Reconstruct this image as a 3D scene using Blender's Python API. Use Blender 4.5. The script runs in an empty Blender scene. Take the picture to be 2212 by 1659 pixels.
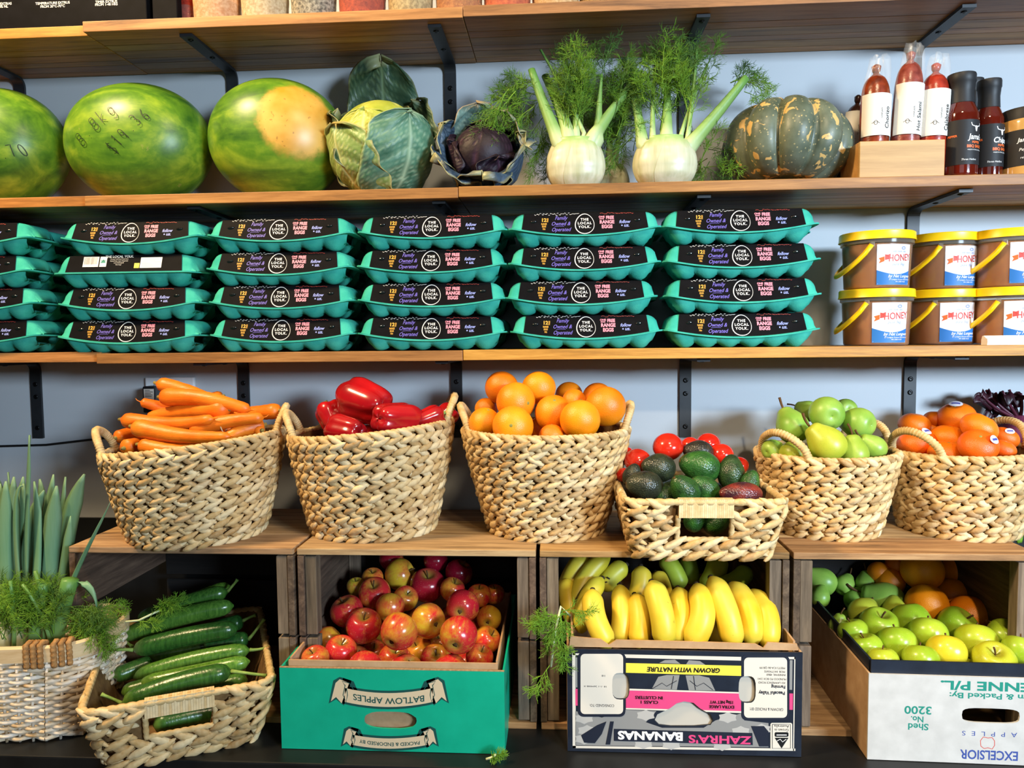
import bpy, bmesh, math, random
from mathutils import Vector, Matrix, noise
R = math.radians
S = bpy.context.scene
COL = S.collection
random.seed(7)
# ------------------------------------------------------------------ camera
EYE = Vector((0, 0, 1.40))
YAW, PITCH, ROLL = 0.0640, 0.0615, -0.0100
FPX = 1598.0
cam_d = bpy.data.cameras.new('camera')
cam_d.sensor_width = 36.0
cam_d.lens = 36.0 * FPX / 2212.0
cam_d.clip_start = 0.05
cam = bpy.data.objects.new('camera', cam_d)
COL.objects.link(cam)
CR = Matrix.Rotation(YAW, 3, 'Z') @ Matrix.Rotation(math.pi/2 - PITCH, 3, 'X') @ Matrix.Rotation(ROLL, 3, 'Z')
cam.matrix_world = Matrix.Translation(EYE) @ CR.to_4x4()
S.camera = cam
# ------------------------------------------------------------------ world, lights, exposure
W = bpy.data.worlds.new('world'); S.world = W; W.use_nodes = True
W.node_tree.nodes['Background'].inputs[0].default_value = (0.60, 0.70, 0.82, 1)
W.node_tree.nodes['Background'].inputs[1].default_value = 0.025
def area(name, loc, aim, sx, sy, power, col):
    d = bpy.data.lights.new(name, 'AREA'); d.shape = 'RECTANGLE'; d.size = sx; d.size_y = sy
    d.energy = power; d.color = col
    o = bpy.data.objects.new(name, d); COL.objects.link(o); o.location = loc
    o.rotation_euler = (Vector(aim) - Vector(loc)).to_track_quat('-Z', 'Y').to_euler()
    return o
area('window_daylight', (2.7, -1.9, 2.05), (0.75, 1.6, 1.42), 1.0, 0.55, 46, (0.63, 0.81, 1.0)).data.spread = R(75)
area('added_front_fill', (-0.3, -3.4, 2.1), (-0.2, 1.6, 1.2), 2.4, 1.2, 7, (0.80, 0.90, 1.0))  # added cool fill from the front, stands for no particular source
area('warm_ceiling_lamp', (-1.45, 0.62, 2.9), (-0.35, 1.5, 1.2), 0.26, 0.26, 60, (1.0, 0.72, 0.40))
area('warm_track_lamp', (0.40, 0.18, 2.85), (0.55, 1.4, 0.9), 0.24, 0.24, 17, (1.0, 0.78, 0.50))
sd = bpy.data.lights.new('warm_track_spot', 'SPOT'); sd.energy = 170; sd.color = (1.0, 0.80, 0.55); sd.spot_size = R(30); sd.spot_blend = 1.0; sd.shadow_soft_size = 0.05
so_ = bpy.data.objects.new('warm_track_spot', sd); COL.objects.link(so_); so_.location = (0.75, -1.0, 2.65)
so_.rotation_euler = (Vector((0.42, 1.35, 0.86)) - Vector(so_.location)).to_track_quat('-Z', 'Y').to_euler()
S.view_settings.view_transform = 'Standard'
S.view_settings.look = 'None'
S.view_settings.exposure = 0.15
S.view_settings.gamma = 1.0
S.view_settings.use_curve_mapping = False

# ------------------------------------------------------------------ helpers
def at(px, py, Y):
    """world point on the plane y=Y seen at a photo pixel"""
    d = CR @ Vector(((px - 1106.0) / FPX, (829.5 - py) / FPX, -1.0))
    return EYE + d * ((Y - EYE.y) / d.y)
def rad(px, Y):
    return px * Y / FPX
def H(h, a=1.0):
    h = h.lstrip('#')
    f = lambda c: c/12.92 if c <= 0.04045 else ((c+0.055)/1.055)**2.4
    return tuple(f(int(h[i:i+2], 16)/255.0) for i in (0, 2, 4)) + (a,)

class MB:
    """collects geometry, builds one mesh"""
    def __init__(s):
        s.v = []; s.f = []; s.a = {}; s.fm = []; s.cm = 0
    def add(s, vs, fs, M=None, a=None):
        b = len(s.v)
        s.v += [tuple(M @ Vector(p)) for p in vs] if M is not None else [tuple(p) for p in vs]
        s.f += [tuple(i + b for i in f) for f in fs]
        s.fm += [s.cm] * len(fs)
        if a:
            for k, vals in a.items():
                L = s.a.setdefault(k, [])
                L += [0.0] * (b - len(L)) + list(vals)
        return s
    def box(s, c, d, M=None, bev=0.0):
        x, y, z = (q / 2 for q in d)
        if bev <= 0:
            vs = [(c[0]+i*x, c[1]+j*y, c[2]+k*z) for i in (-1, 1) for j in (-1, 1) for k in (-1, 1)]
            return s.add(vs, [(0,1,3,2),(4,6,7,5),(0,4,5,1),(2,3,7,6),(0,2,6,4),(1,5,7,3)], M)
        bm = bmesh.new(); bmesh.ops.create_cube(bm, size=1.0)
        bmesh.ops.scale(bm, vec=d, verts=bm.verts); bmesh.ops.translate(bm, vec=c, verts=bm.verts)
        bmesh.ops.bevel(bm, geom=bm.edges[:], offset=bev, segments=2, affect='EDGES', profile=0.6)
        bm.verts.index_update()
        s.add([v.co[:] for v in bm.verts], [[v.index for v in f.verts] for f in bm.faces], M); bm.free(); return s
    def grid(s, fn, nu, nv, M=None, cu=False, cv=False, a=None):
        """fn(u,v)->xyz ; cu/cv: closed"""
        NU = nu if cu else nu + 1; NV = nv if cv else nv + 1
        vs = []; av = {}
        for j in range(NV):
            for i in range(NU):
                p = fn(i / nu, j / nv)
                if isinstance(p, tuple) and len(p) == 2 and isinstance(p[1], dict):
                    for k, q in p[1].items(): av.setdefault(k, []).append(q)
                    p = p[0]
                vs.append(p)
        fs = []
        for j in range(nv):
            for i in range(nu):
                i2 = (i + 1) % NU; j2 = (j + 1) % NV
                fs.append((j*NU+i, j*NU+i2, j2*NU+i2, j2*NU+i))
        return s.add(vs, fs, M, av or None)
    def lathe(s, prof, n=32, M=None, fn=None, cap=True, par=False):
        """prof: (r,z) list; fn(x,y,z,th,t)->xyz optional deform"""
        vs = []; fs = []; at_ = []
        m = len(prof)
        for j, (r, z) in enumerate(prof):
            for i in range(n):
                th = 2*math.pi*i/n
                p = (r*math.cos(th), r*math.sin(th), z)
                if fn: p = fn(*p, th, j/(m-1))
                vs.append(p); at_.append(j/(m-1))
        for j in range(m-1):
            for i in range(n):
                i2 = (i+1) % n
                fs.append((j*n+i, j*n+i2, (j+1)*n+i2, (j+1)*n+i))
        if cap:
            fs.append(tuple(range(n))[::-1]); fs.append(tuple((m-1)*n+i for i in range(n)))
        return s.add(vs, fs, M, {'t': at_} if par else None)
    def tube(s, pts, rad_, n=8, M=None, cap=True, par=False, squash=1.0):
        pts = [Vector(p) for p in pts]; m = len(pts)
        if not hasattr(rad_, '__len__'): rad_ = [rad_]*m
        up = None; vs = []; at_ = []
        for j, p in enumerate(pts):
            t = (pts[min(j+1, m-1)] - pts[max(j-1, 0)])
            if t.length < 1e-9: t = Vector((0, 0, 1))
            t.normalize()
            if up is None:
                up = t.orthogonal().normalized()
            up = (up - t*up.dot(t))
            up = up.normalized() if up.length > 1e-6 else t.orthogonal().normalized()
            w = t.cross(up)
            for i in range(n):
                th = 2*math.pi*i/n
                vs.append(p + up*(rad_[j]*math.cos(th)) + w*(rad_[j]*squash*math.sin(th))); at_.append(j/(m-1))
        fs = [(j*n+i, j*n+(i+1) % n, (j+1)*n+(i+1) % n, (j+1)*n+i) for j in range(m-1) for i in range(n)]
        if cap: fs += [tuple(range(n))[::-1], tuple((m-1)*n+i for i in range(n))]
        return s.add(vs, fs, M, {'t': at_} if par else None)
    def poly(s, pts2, M=None, z=0.0, th=0.0):
        """flat outline polygon (convex or simple); th: extrude depth"""
        n = len(pts2)
        if th == 0:
            return s.add([(x, y, z) for x, y in pts2], [tuple(range(n))], M)
        vs = [(x, y, z) for x, y in pts2] + [(x, y, z-th) for x, y in pts2]
        fs = [tuple(range(n)), tuple(range(2*n-1, n-1, -1))] + [(i, n+i, n+(i+1) % n, (i+1) % n) for i in range(n)]
        return s.add(vs, fs, M)
    def mesh(s, name, mats, smooth=True, weld=False):
        me = bpy.data.meshes.new(name); me.from_pydata(s.v, [], s.f)
        for m in (mats if isinstance(mats, (list, tuple)) else [mats]): me.materials.append(m)
        if any(s.fm): me.polygons.foreach_set('material_index', s.fm)
        for k, vals in s.a.items():
            vals = vals + [0.0]*(len(s.v)-len(vals))
            me.attributes.new(k, 'FLOAT', 'POINT').data.foreach_set('value', vals)
        me.polygons.foreach_set('use_smooth', [smooth]*len(me.polygons))
        if weld:
            bm = bmesh.new(); bm.from_mesh(me); bmesh.ops.remove_doubles(bm, verts=bm.verts, dist=1e-5)
            bmesh.ops.recalc_face_normals(bm, faces=bm.faces); bm.to_mesh(me); bm.free()
        me.update(); return me
    def build(s, name, mats, parent=None, smooth=True, sharp=None, weld=False, loc=None, M=None, kind=None):
        o = bpy.data.objects.new(name, s.mesh(name, mats, smooth, weld)); COL.objects.link(o)
        if sharp is not None and smooth:
            try: o.data.set_sharp_from_angle(angle=R(sharp))
            except Exception: pass
        if parent is not None: o.parent = parent
        if loc is not None: o.location = loc
        if M is not None: o.matrix_local = M
        if kind: o['kind'] = kind
        return o

def tag(o, label, cat, group=None, kind=None):
    o['label'] = label
    if cat: o['category'] = cat
    if group: o['group'] = group
    if kind: o['kind'] = kind
    return o
def empty(name, loc=(0, 0, 0), rot=(0, 0, 0), label=None, cat=None, group=None):
    o = bpy.data.objects.new(name, None); COL.objects.link(o); o.location = loc; o.rotation_euler = rot
    o.empty_display_size = 0.05
    if label: tag(o, label, cat, group)
    return o
def ref(name, me, parent=None, M=None, kind=None):
    o = bpy.data.objects.new(name, me); COL.objects.link(o)
    if parent is not None: o.parent = parent
    if M is not None: o.matrix_local = M
    if kind: o['kind'] = kind
    return o
def copy_tree(o, parent=None):
    c = o.copy(); COL.objects.link(c); c.parent = parent
    for ch in o.children: copy_tree(ch, c)
    return c
def T(x, y, z): return Matrix.Translation((x, y, z))
def RX(a): return Matrix.Rotation(a, 4, 'X')
def RY(a): return Matrix.Rotation(a, 4, 'Y')
def RZ(a): return Matrix.Rotation(a, 4, 'Z')
def SC(x, y, z): return Matrix.Diagonal((x, y, z, 1))

# ------------------------------------------------------------------ materials
MAT = {}
class NT:
    def __init__(s, name):
        s.m = bpy.data.materials.new(name); s.m.use_nodes = True; s.t = s.m.node_tree; s.n = s.t.nodes; s.b = s.n['Principled BSDF']
        s.rnd = None; MAT[name] = s.m
    def new(s, typ, **k):
        q = s.n.new(typ)
        for a, b in k.items():
            if a.startswith('i_'):
                key = a[2:]; key = int(key) if key.isdigit() else key.replace('_', ' ')
                q.inputs[key].default_value = b
            else: setattr(q, a, b)
        return q
    def link(s, a, b): s.t.links.new(a, b)
    def coord(s, scale=(1, 1, 1), rnd=True, gen=False):
        tc = s.new('ShaderNodeTexCoord'); mp = s.new('ShaderNodeMapping'); mp.inputs['Scale'].default_value = scale
        src = tc.outputs['Generated' if gen else 'Object']
        if rnd:
            oi = s.new('ShaderNodeObjectInfo'); mu = s.new('ShaderNodeMath', operation='MULTIPLY', i_1=37.0)
            s.link(oi.outputs['Random'], mu.inputs[0]); ad = s.new('ShaderNodeVectorMath', operation='ADD')
            s.link(src, ad.inputs[0]); s.link(mu.outputs[0], ad.inputs[1]); src = ad.outputs[0]
        s.link(src, mp.inputs['Vector']); return mp.outputs[0]
    def noise(s, co, scale, detail=3, rough=0.5, dist=0.0):
        q = s.new('ShaderNodeTexNoise'); q.inputs['Scale'].default_value = scale; q.inputs['Detail'].default_value = detail
        q.inputs['Roughness'].default_value = rough; q.inputs['Distortion'].default_value = dist
        if co is not None: s.link(co, q.inputs['Vector'])
        return q.outputs['Fac']
    def ramp(s, fac, stops, interp='LINEAR'):
        q = s.new('ShaderNodeValToRGB'); cr = q.color_ramp; cr.interpolation = interp
        while len(cr.elements) < len(stops): cr.elements.new(0.5)
        for e, (p, c) in zip(cr.elements, stops): e.position = p; e.color = H(c) if isinstance(c, str) else c
        s.link(fac, q.inputs[0]); return q.outputs[0]
    def attr(s, name):
        return s.new('ShaderNodeAttribute', attribute_name=name).outputs['Fac']
    def mix(s, fac, a, b, mode='MIX'):
        q = s.new('ShaderNodeMix', data_type='RGBA', blend_type=mode)
        for sock, v in ((q.inputs[0], fac), (q.inputs[6], a), (q.inputs[7], b)):
            if isinstance(v, str): sock.default_value = H(v)
            elif isinstance(v, (int, float, tuple)): sock.default_value = v
            else: s.link(v, sock)
        return q.outputs[2]
    def math(s, op, a, b=0.0, clamp=False):
        q = s.new('ShaderNodeMath', operation=op); q.use_clamp = clamp
        for i, v in ((0, a), (1, b)):
            if isinstance(v, (int, float)): q.inputs[i].default_value = v
            else: s.link(v, q.inputs[i])
        return q.outputs[0]
    def vary(s, col, dv=0.15, dh=0.0, ds=0.0):
        oi = s.new('ShaderNodeObjectInfo'); hs = s.new('ShaderNodeHueSaturation')
        def m(lo, hi, sc):
            q = s.new('ShaderNodeMath', operation='FRACT'); w = s.new('ShaderNodeMath', operation='MULTIPLY', i_1=sc)
            s.link(oi.outputs['Random'], w.inputs[0]); s.link(w.outputs[0], q.inputs[0])
            r = s.new('ShaderNodeMapRange'); r.inputs[3].default_value = lo; r.inputs[4].default_value = hi
            s.link(q.outputs[0], r.inputs[0]); return r.outputs[0]
        s.link(m(1-dv, 1+dv, 1.0), hs.inputs['Value'])
        if dh: s.link(m(.5-dh, .5+dh, 7.31), hs.inputs['Hue'])
        if ds: s.link(m(1-ds, 1+ds, 13.7), hs.inputs['Saturation'])
        s.link(col, hs.inputs['Color']); return hs.outputs[0]
    def bump(s, h, strength=0.3, dist=0.002):
        q = s.new('ShaderNodeBump'); q.inputs['Strength'].default_value = strength; q.inputs['Distance'].default_value = dist
        s.link(h, q.inputs['Height']); s.link(q.outputs[0], s.b.inputs['Normal']); return q
    def out(s, col=None, rough=0.5, spec=0.5, **k):
        if col is not None:
            if isinstance(col, str): s.b.inputs['Base Color'].default_value = H(col)
            else: s.link(col, s.b.inputs['Base Color'])
        if isinstance(rough, (int, float)): s.b.inputs['Roughness'].default_value = rough
        else: s.link(rough, s.b.inputs['Roughness'])
        s.b.inputs['Specular IOR Level'].default_value = spec
        for a, b in k.items(): s.b.inputs[a.replace('_', ' ')].default_value = b
        return s.m
def plain(name, col, rough=0.5, spec=0.5, dv=0.0, **k):
    q = NT(name)
    if dv:
        rgb = q.new('ShaderNodeRGB'); rgb.outputs[0].default_value = H(col)
        return q.out(q.vary(rgb.outputs[0], dv), rough, spec, **k)
    return q.out(col, rough, spec, **k)
def noisy(name, stops, scale=8, rough=0.5, spec=0.5, detail=4, stretch=(1, 1, 1), bump=0.0, bscale=None, bdist=0.002, dv=0.0, dh=0.0, dist=0.0, **k):
    q = NT(name); co = q.coord(stretch); f = q.noise(co, scale, detail, 0.55, dist)
    c = q.ramp(f, stops)
    if dv or dh: c = q.vary(c, dv, dh)
    if bump: q.bump(q.noise(co, bscale or scale*4, 3), bump, bdist)
    return q.out(c, rough, spec, **k)

def wood(name, dark, mid, light, axis='x', rough=0.55, scale=6.0, dv=0.18, bump=0.25):
    q = NT(name); st = {'x': (0.6, 9, 9), 'y': (9, 0.6, 9), 'z': (9, 9, 0.6)}[axis]
    co = q.coord(st)
    f = q.noise(co, scale, 5, 0.62, 0.6); g = q.noise(co, scale*4.5, 4, 0.7)
    h = q.math('ADD', q.math('MULTIPLY', f, 0.7), q.math('MULTIPLY', g, 0.3))
    c = q.ramp(h, [(0.30, dark), (0.5, mid), (0.68, light)])
    q.bump(h, bump, 0.001)
    return q.out(q.vary(c, dv, 0.008, 0.08), rough, 0.35)

M_wall = NT('painted_wall')
co = M_wall.coord((1, 1, 1), False)
M_wall.bump(M_wall.noise(co, 160, 3), 0.08, 0.001)
M_wall.out(M_wall.ramp(M_wall.noise(co, 1.7, 3), [(0.3, '#b4b9bd'), (0.7, '#c0c4c7')]), 0.6, 0.3); M_wall = M_wall.m
M_shelf = wood('oak_shelf', '#664422', '#a8763c', '#cb9654', 'x', 0.5, 5.0, 0.2)
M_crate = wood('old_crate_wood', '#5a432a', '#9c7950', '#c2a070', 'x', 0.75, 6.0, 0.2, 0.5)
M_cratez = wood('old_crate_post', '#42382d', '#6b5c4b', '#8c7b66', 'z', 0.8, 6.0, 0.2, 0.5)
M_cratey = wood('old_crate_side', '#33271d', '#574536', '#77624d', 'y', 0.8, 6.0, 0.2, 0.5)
M_black = noisy('black_board', [(0.3, '#0b0c0d'), (0.7, '#16181a')], 12, 0.45, 0.4)
M_iron = noisy('black_iron', [(0.3, '#17191b'), (0.7, '#232629')], 30, 0.5, 0.5)
M_screw = plain('dark_screw', '#0d0e0f', 0.35, 0.6, Metallic=0.6)

# ------------------------------------------------------------------ structure
WY = 1.70          # wall
SF = 1.46          # shelf front
PZ = 0.685          # black display base top
CT = 1.018         # crate top
w = MB().box((0, WY + 0.06, 1.5), (7.0, 0.12, 3.0)).build('wall_back', M_wall, smooth=False)
tag(w, 'pale blue-grey painted wall behind the shelves', None, kind='structure')
f = MB().box((0, -1.0, -0.03), (7.0, 6.4, 0.06)).build('floor', plain('shop_floor', '#5d564f', 0.5), smooth=False)
tag(f, 'shop floor below the display', None, kind='structure')
cl = MB().box((0, -1.0, 3.04), (7.0, 6.4, 0.08)).build('ceiling', plain('shop_ceiling', '#c9c7c2', 0.7), smooth=False)
tag(cl, 'shop ceiling above the shelves', None, kind='structure')
base = empty('display_base', (0.3, 1.3, 0), label='low black display base carrying the cartons and wooden crates', cat='display stand')
MB().box((0, 0.14, PZ - 0.02), (4.4, 0.51, 0.04), bev=0.003).build('top_board', M_black, base, smooth=False)
MB().box((0, 0.17, (PZ - 0.04)/2), (4.3, 0.43, PZ - 0.04)).build('plinth', M_black, base, smooth=False)
lw = MB().box((0.3, 1.69, PZ + 0.1475), (4.4, 0.008, 0.294)).build('wall_lower', M_black, smooth=False)
tag(lw, 'black board low on the wall behind the crates', None, kind='structure')

# shelves: laminated boards
ZS = {}
def xz(px, py, Y): p = at(px, py, Y); return p.x, p.z
rows = [('top', at(1000, 14, SF).z), ('middle', at(1000, 404, SF).z), ('bottom', at(1000, 757, SF).z)]
joins = [(at(176, 27, SF).x, at(1000, 14, SF).x), (at(181, 412, SF).x, at(990, 405, SF).x), (at(207, 765, SF).x, at(1000, 757, SF).x)]
THK = 0.0205
def shelf_board(x0, x1, z, yf, label, group):
    o = empty('shelf_board', ((x0+x1)/2, yf, z - THK), label=label, cat='shelf', group=group)
    dpt = WY - 0.002 - yf; ws = [0.30, 0.13, 0.17, 0.12, 0.16, 0.12]; y0 = 0.0
    for k, wf in enumerate(ws):
        wd = wf*dpt; y0 += wd
        MB().box((0, y0-wd/2, THK/2), (x1-x0-0.0014, wd-0.0010, THK - (0.0 if k == 0 else 0.0002*(k % 2))), bev=0.0012 if k == 0 else 0.0006).build('plank', M_shelf, o, smooth=False)
    return o
names = ['top', 'middle', 'bottom']
what = ['under the spice jars', 'holding the whole vegetables', 'holding the egg cartons']
for (nm, z), (j1, j2), wh in zip(rows, joins, what):
    ZS[nm] = z
    shelf_board(-2.1, j1, z + (0.003 if nm != 'top' else -0.001), SF + 0.016, f'short left-hand oak board of the {nm} shelf {wh}', f'{nm} shelf boards')
    shelf_board(j1, j2, z, SF, f'middle oak board of the {nm} shelf {wh}', f'{nm} shelf boards')
    shelf_board(j2, 2.1, z + 0.001, SF - 0.002, f'right-hand oak board of the {nm} shelf {wh}', f'{nm} shelf boards')

def bracket_master():
    o = empty('shelf_bracket')
    w = 0.026; t = 0.006; arm = 0.215; leg = 0.185; rr = 0.022
    pts = [(-arm, 0)]  # (y,z) centreline: arm tip -> bend -> leg bottom
    path = [Vector((0, -arm, -t/2)), Vector((0, -rr, -t/2))]
    for k in range(1, 7):
        a = k/6*math.pi/2
        path.append(Vector((0, -rr + (rr-t/2)*math.sin(a), -t/2 - (rr-t/2)*(1-math.cos(a)))))
    path.append(Vector((0, -t/2, -leg)))
    def strap(seg):
        mb = MB(); m = len(seg); vs = []
        for j, p in enumerate(seg):
            tg = (seg[min(j+1, m-1)] - seg[max(j-1, 0)]).normalized(); nn = Vector((0, tg.z, -tg.y)) * -1
            for sx, sn in ((-1, -1), (1, -1), (1, 1), (-1, 1)):
                vs.append((sx*w/2, p.y + nn.y*sn*t/2, p.z + nn.z*sn*t/2))
        fs = [(j*4+i, j*4+(i+1) % 4, j*4+4+(i+1) % 4, j*4+4+i) for j in range(m-1) for i in range(4)]
        fs += [(3, 2, 1, 0), tuple((m-1)*4+i for i in range(4))]
        return mb.add(vs, fs)
    a = strap(path[:5]).build('arm', M_iron, o, smooth=False)
    b = strap(path[4:]).build('upright', M_iron, o, smooth=False)
    sc = MB().lathe([(0.0055, 0), (0.0055, 0.0012), (0.0035, 0.0022), (0.0018, 0.0014)], 12)
    me = sc.mesh('screw', M_screw)
    for z in (-0.055, -0.085, -0.160):
        ref('screw', me, o, T(0, -t, z) @ RX(R(90)))
    for y in (-0.195, -0.10):
        ref('screw', me, o, T(0, y, -t) @ RX(R(180)))
    return o
br = bracket_master(); first = True
bpx = [(44, 160), (502, 160), (974, 150), (1478, 120), (1974, 110)]
bnames = ['far left end', 'left, near the socket', 'middle', 'right of the middle', 'far right, above the honey']
for r, (nm, z) in enumerate(rows):
    for k in range(5):
        o = br if first else copy_tree(br); first = False
        x = at(*[(44, 170), (503, 165), (973, 150), (1479, 112), (1976, 105)][k], WY).x + [0.0, 0.003, 0.004][r]
        o.location = (x, WY - 0.0005, z - THK - 0.0002)
        pos = ['leftmost', 'second from the left', 'middle one', 'second from the right', 'rightmost'][k]
        tag(o, f'black iron shelf bracket under the {nm} shelf, {pos} of five', 'bracket', 'black shelf brackets')
# ------------------------------------------------------------------ lettering
_tc = {}
def text(body, size=0.01, bold=0.0, shear=0.0, space=1.0, line=1.0, align='CENTER', sx=1.0):
    key = (body, round(bold, 4), shear, space, line, align)
    if key not in _tc:
        cu = bpy.data.curves.new('lettering', 'FONT'); cu.body = body; cu.size = 1.0; cu.align_x = align; cu.align_y = 'CENTER'
        cu.offset = bold; cu.shear = shear; cu.space_character = space; cu.space_line = line; cu.resolution_u = 3; cu.fill_mode = 'FRONT'
        o = bpy.data.objects.new('lettering', cu); COL.objects.link(o)
        dg = bpy.context.evaluated_depsgraph_get(); dg.update()
        me = o.evaluated_get(dg).to_mesh()
        _tc[key] = ([v.co[:2] for v in me.vertices], [tuple(p.vertices) for p in me.polygons])
        o.evaluated_get(dg).to_mesh_clear()
        bpy.data.objects.remove(o); bpy.data.curves.remove(cu)
    vs, fs = _tc[key]
    return [(x*size*sx, y*size, 0.0) for x, y in vs], fs
def put(mb, body, size, x, y, rot=0.0, **k):
    vs, fs = text(body, size, **k)
    return mb.add(vs, fs, T(x, y, 0) @ RZ(rot))
def ring(mb, fn, w, n=40, a0=0.0, a1=2*math.pi):
    """flat stroke along closed/open curve fn(a)->(x,y)"""
    P = [Vector(fn(a0 + (a1-a0)*i/n)) for i in range(n+1)]
    vs = []
    for i, p in enumerate(P):
        t = P[min(i+1, n)] - P[max(i-1, 0)]
        if i in (0, n) and abs((a1-a0) - 2*math.pi) < 1e-6: t = P[1] - P[n-1]
        t.normalize(); q = Vector((-t.y, t.x))*w/2
        vs += [(p.x+q.x, p.y+q.y, 0), (p.x-q.x, p.y-q.y, 0)]
    return mb.add(vs, [(2*i, 2*i+1, 2*i+3, 2*i+2) for i in range(n)])
def stroke(mb, pts, w):
    n = len(pts)-1
    return ring(mb, lambda a: pts[int(round(a))], w, n, 0, n)
def rect(mb, x0, y0, x1, y1, z=0.0):
    return mb.add([(x0, y0, z), (x1, y0, z), (x1, y1, z), (x0, y1, z)], [(0, 1, 2, 3)])
def warp(mb, fn):
    mb.v = [tuple(fn(*p)) for p in mb.v]; return mb

INK = {k: plain('ink_'+k, c, 0.5, 0.4) for k, c in dict(white='#eceae6', gold='#d9a23c', violet='#6b5fc0', pink='#ef8fa2', lilac='#8f9be0', red='#c8473c',
       darkgreen='#144a46', cream='#cdbb9b', yellow='#e6d84a', hotpink='#d8467c', navy='#1b2130', grey='#8a8a88', green='#1d8474', blue='#3a4f96', black='#111214',
       orange='#e2682c', skyblue='#2b6fb5', ivory='#d9d2c4', ltgrey='#b2b0ab', marker='#1a2c18').items()}

# ------------------------------------------------------------------ egg cartons
q = NT('moulded_pulp'); co = q.coord((1, 1, 1))
q.bump(q.noise(co, 420, 4), 0.35, 0.0012)
q.out(q.ramp(q.noise(co, 30, 4), [(0.3, '#2b9d8c'), (0.7, '#45b59f')]), 0.85, 0.2); M_pulp = q.m
M_sleeve = noisy('black_card_sleeve', [(0.3, '#0e0e10'), (0.7, '#131316')], 40, 0.5, 0.03)
def carton_zb(x, smile=True):
    return 0.019 + (0.015*(2*x/0.28)**2 if smile else 0.010)
def carton_parts(smile):
    hw = 0.145
    def prof(x):
        ax = abs(x)
        e = max(0.0, (ax-0.117)/(hw-0.117))
        k = math.sqrt(max(0.0, 1 - e**2.2))
        zb = carton_zb(x, smile)
        zt = zb + 0.004 + (0.0660 - zb - 0.004)*k
        yt = 0.036*(0.72 + 0.28*k)
        yb = 0.053 - 0.351*(zb-0.019) - 0.006*e**3
        zbb = 0.034
        f = (zt - zb)/(0.066 - zb)
        return zb, zt, yt, yb, zbb
    lid = MB()
    def lf(u, v):
        s = 2*u-1; x = hw*math.copysign(abs(s)**0.8, s)
        zb, zt, yt, yb, zbb = prof(x)
        P = [(-yb, zb), (-(yb*0.62+yt*0.38), zb+(zt-zb)*0.38), (-(yb*0.2+yt*0.8), zb+(zt-zb)*0.80), (-yt-0.0005, zt-0.0035), (-yt+0.003, zt-0.0003), (-yt*.45, zt), (yt*.45, zt), (yt-0.003, zt-0.0003),
             (yt+0.0005, zt-0.0035), (yb*0.2+yt*0.8, zbb+(zt-zbb)*0.8), (yb*0.62+yt*0.38, zbb+(zt-zbb)*0.38), (yb, min(zbb, zt))]
        i = min(int(round(v*11)), 11); return (x, *P[i])
    lid.grid(lf, 44, 11)
    # ends closed
    n = 45
    for s in (0, 44):
        lid.f.append(tuple(j*n+s for j in range(12))); lid.fm.append(0)
    fl = MB()
    def ff(top):
        def g(u, v):
            x = (2*u-1)*0.151; y = (2*v-1)*0.0575
            r = 0.02
            cx = max(0, abs(x)-(0.151-r)); cy = max(0, abs(y)-(0.0575-r)); d = math.hypot(cx, cy)
            if cx > 0 and cy > 0 and d > r:
                x = math.copysign(0.151-r + cx*r/d, x); y = math.copysign(0.0575-r + cy*r/d, y)
            z = carton_zb(x, smile)*(1-v) + 0.034*v
            return (x, y, z + (0.0016 if top else -0.0014) - 0.0012*max(0, abs(x)-0.14)/0.011)
        return g
    fl.grid(ff(True), 36, 8); fl.grid(ff(False), 36, 8)
    nn = 37*9
    edge = [i for i in range(37)] + [j*37+36 for j in range(1, 9)] + [8*37+i for i in range(35, -1, -1)] + [j*37 for j in range(7, 0, -1)]
    for a, b in zip(edge, edge[1:]+edge[:1]): fl.f.append((a, b, nn+b, nn+a)); fl.fm.append(0)
    bs = MB(); hb = 0.139; pit = 2*hb/6
    def bf(u, v):
        x0 = (2*u-1)*hb; ph = ((x0+hb)/pit) % 1.0; c = math.sin(math.pi*ph)**0.55 if 0 < ph < 1 else 0.0
        zt = carton_zb(x0, smile); 
        P = [(-0.050, zt, 0), (-0.050+0.004*(1-c), zt*0.72, .3), (-0.046+0.012*(1-c), zt*0.38, .65), (-0.041+0.017*(1-c), zt*0.12+0.009*(1-c), .9), (-0.034+0.014*(1-c), 0.0+0.012*(1-c), 1), (-0.018, 0.0+.014*(1-c), 1), (0, 0.012, .9)]
        P = P + [(-a, (b if k else 0.032)*1.0, t) for k, (a, b, t) in list(enumerate(P[:6]))[::-1]]
        y, z, t = P[int(round(v*12))]
        e = max(0, (abs(x0)-hb*0.86)/(hb*0.14))
        x = x0*(1-0.075*t); y *= (1-0.22*e*e); z += 0.004*e*e*t
        return (x, y, z)
    bs.grid(bf, 72, 12)
    for s in (0, 72):
        bs.f.append(tuple(j*73+s for j in range(13))); bs.fm.append(0)
    # sleeve
    sl = MB()
    nrm = Vector((0, -0.94, 0.34))
    def sf(u, v):
        i = int(round(v*9))
        if i <= 5:
            fr = i/5; xh = 0.1235 - 0.0045*fr; x = (2*u-1)*xh; zb = carton_zb(x, smile) + 0.0022
            z = zb + (0.0655-zb)*fr; y = -0.053 + (z-0.019)/(0.047)*0.0165 - 0.0010
            return (x, y, z)
        xh = 0.119; x = (2*u-1)*xh
        if i == 6: return (x, -0.0335, 0.0664)
        if i == 7: return (x, 0.0335, 0.0664)
        if i == 8: return (x, 0.0385, 0.0635)
        return (x*1.05, 0.0545, 0.037)
    sl.grid(sf, 30, 9)
    return lid, fl, bs, sl
LBL = T(0, -0.0546, 0.019) @ RX(math.atan2(0.047, 0.0165))   # plane of the sleeve front
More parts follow.
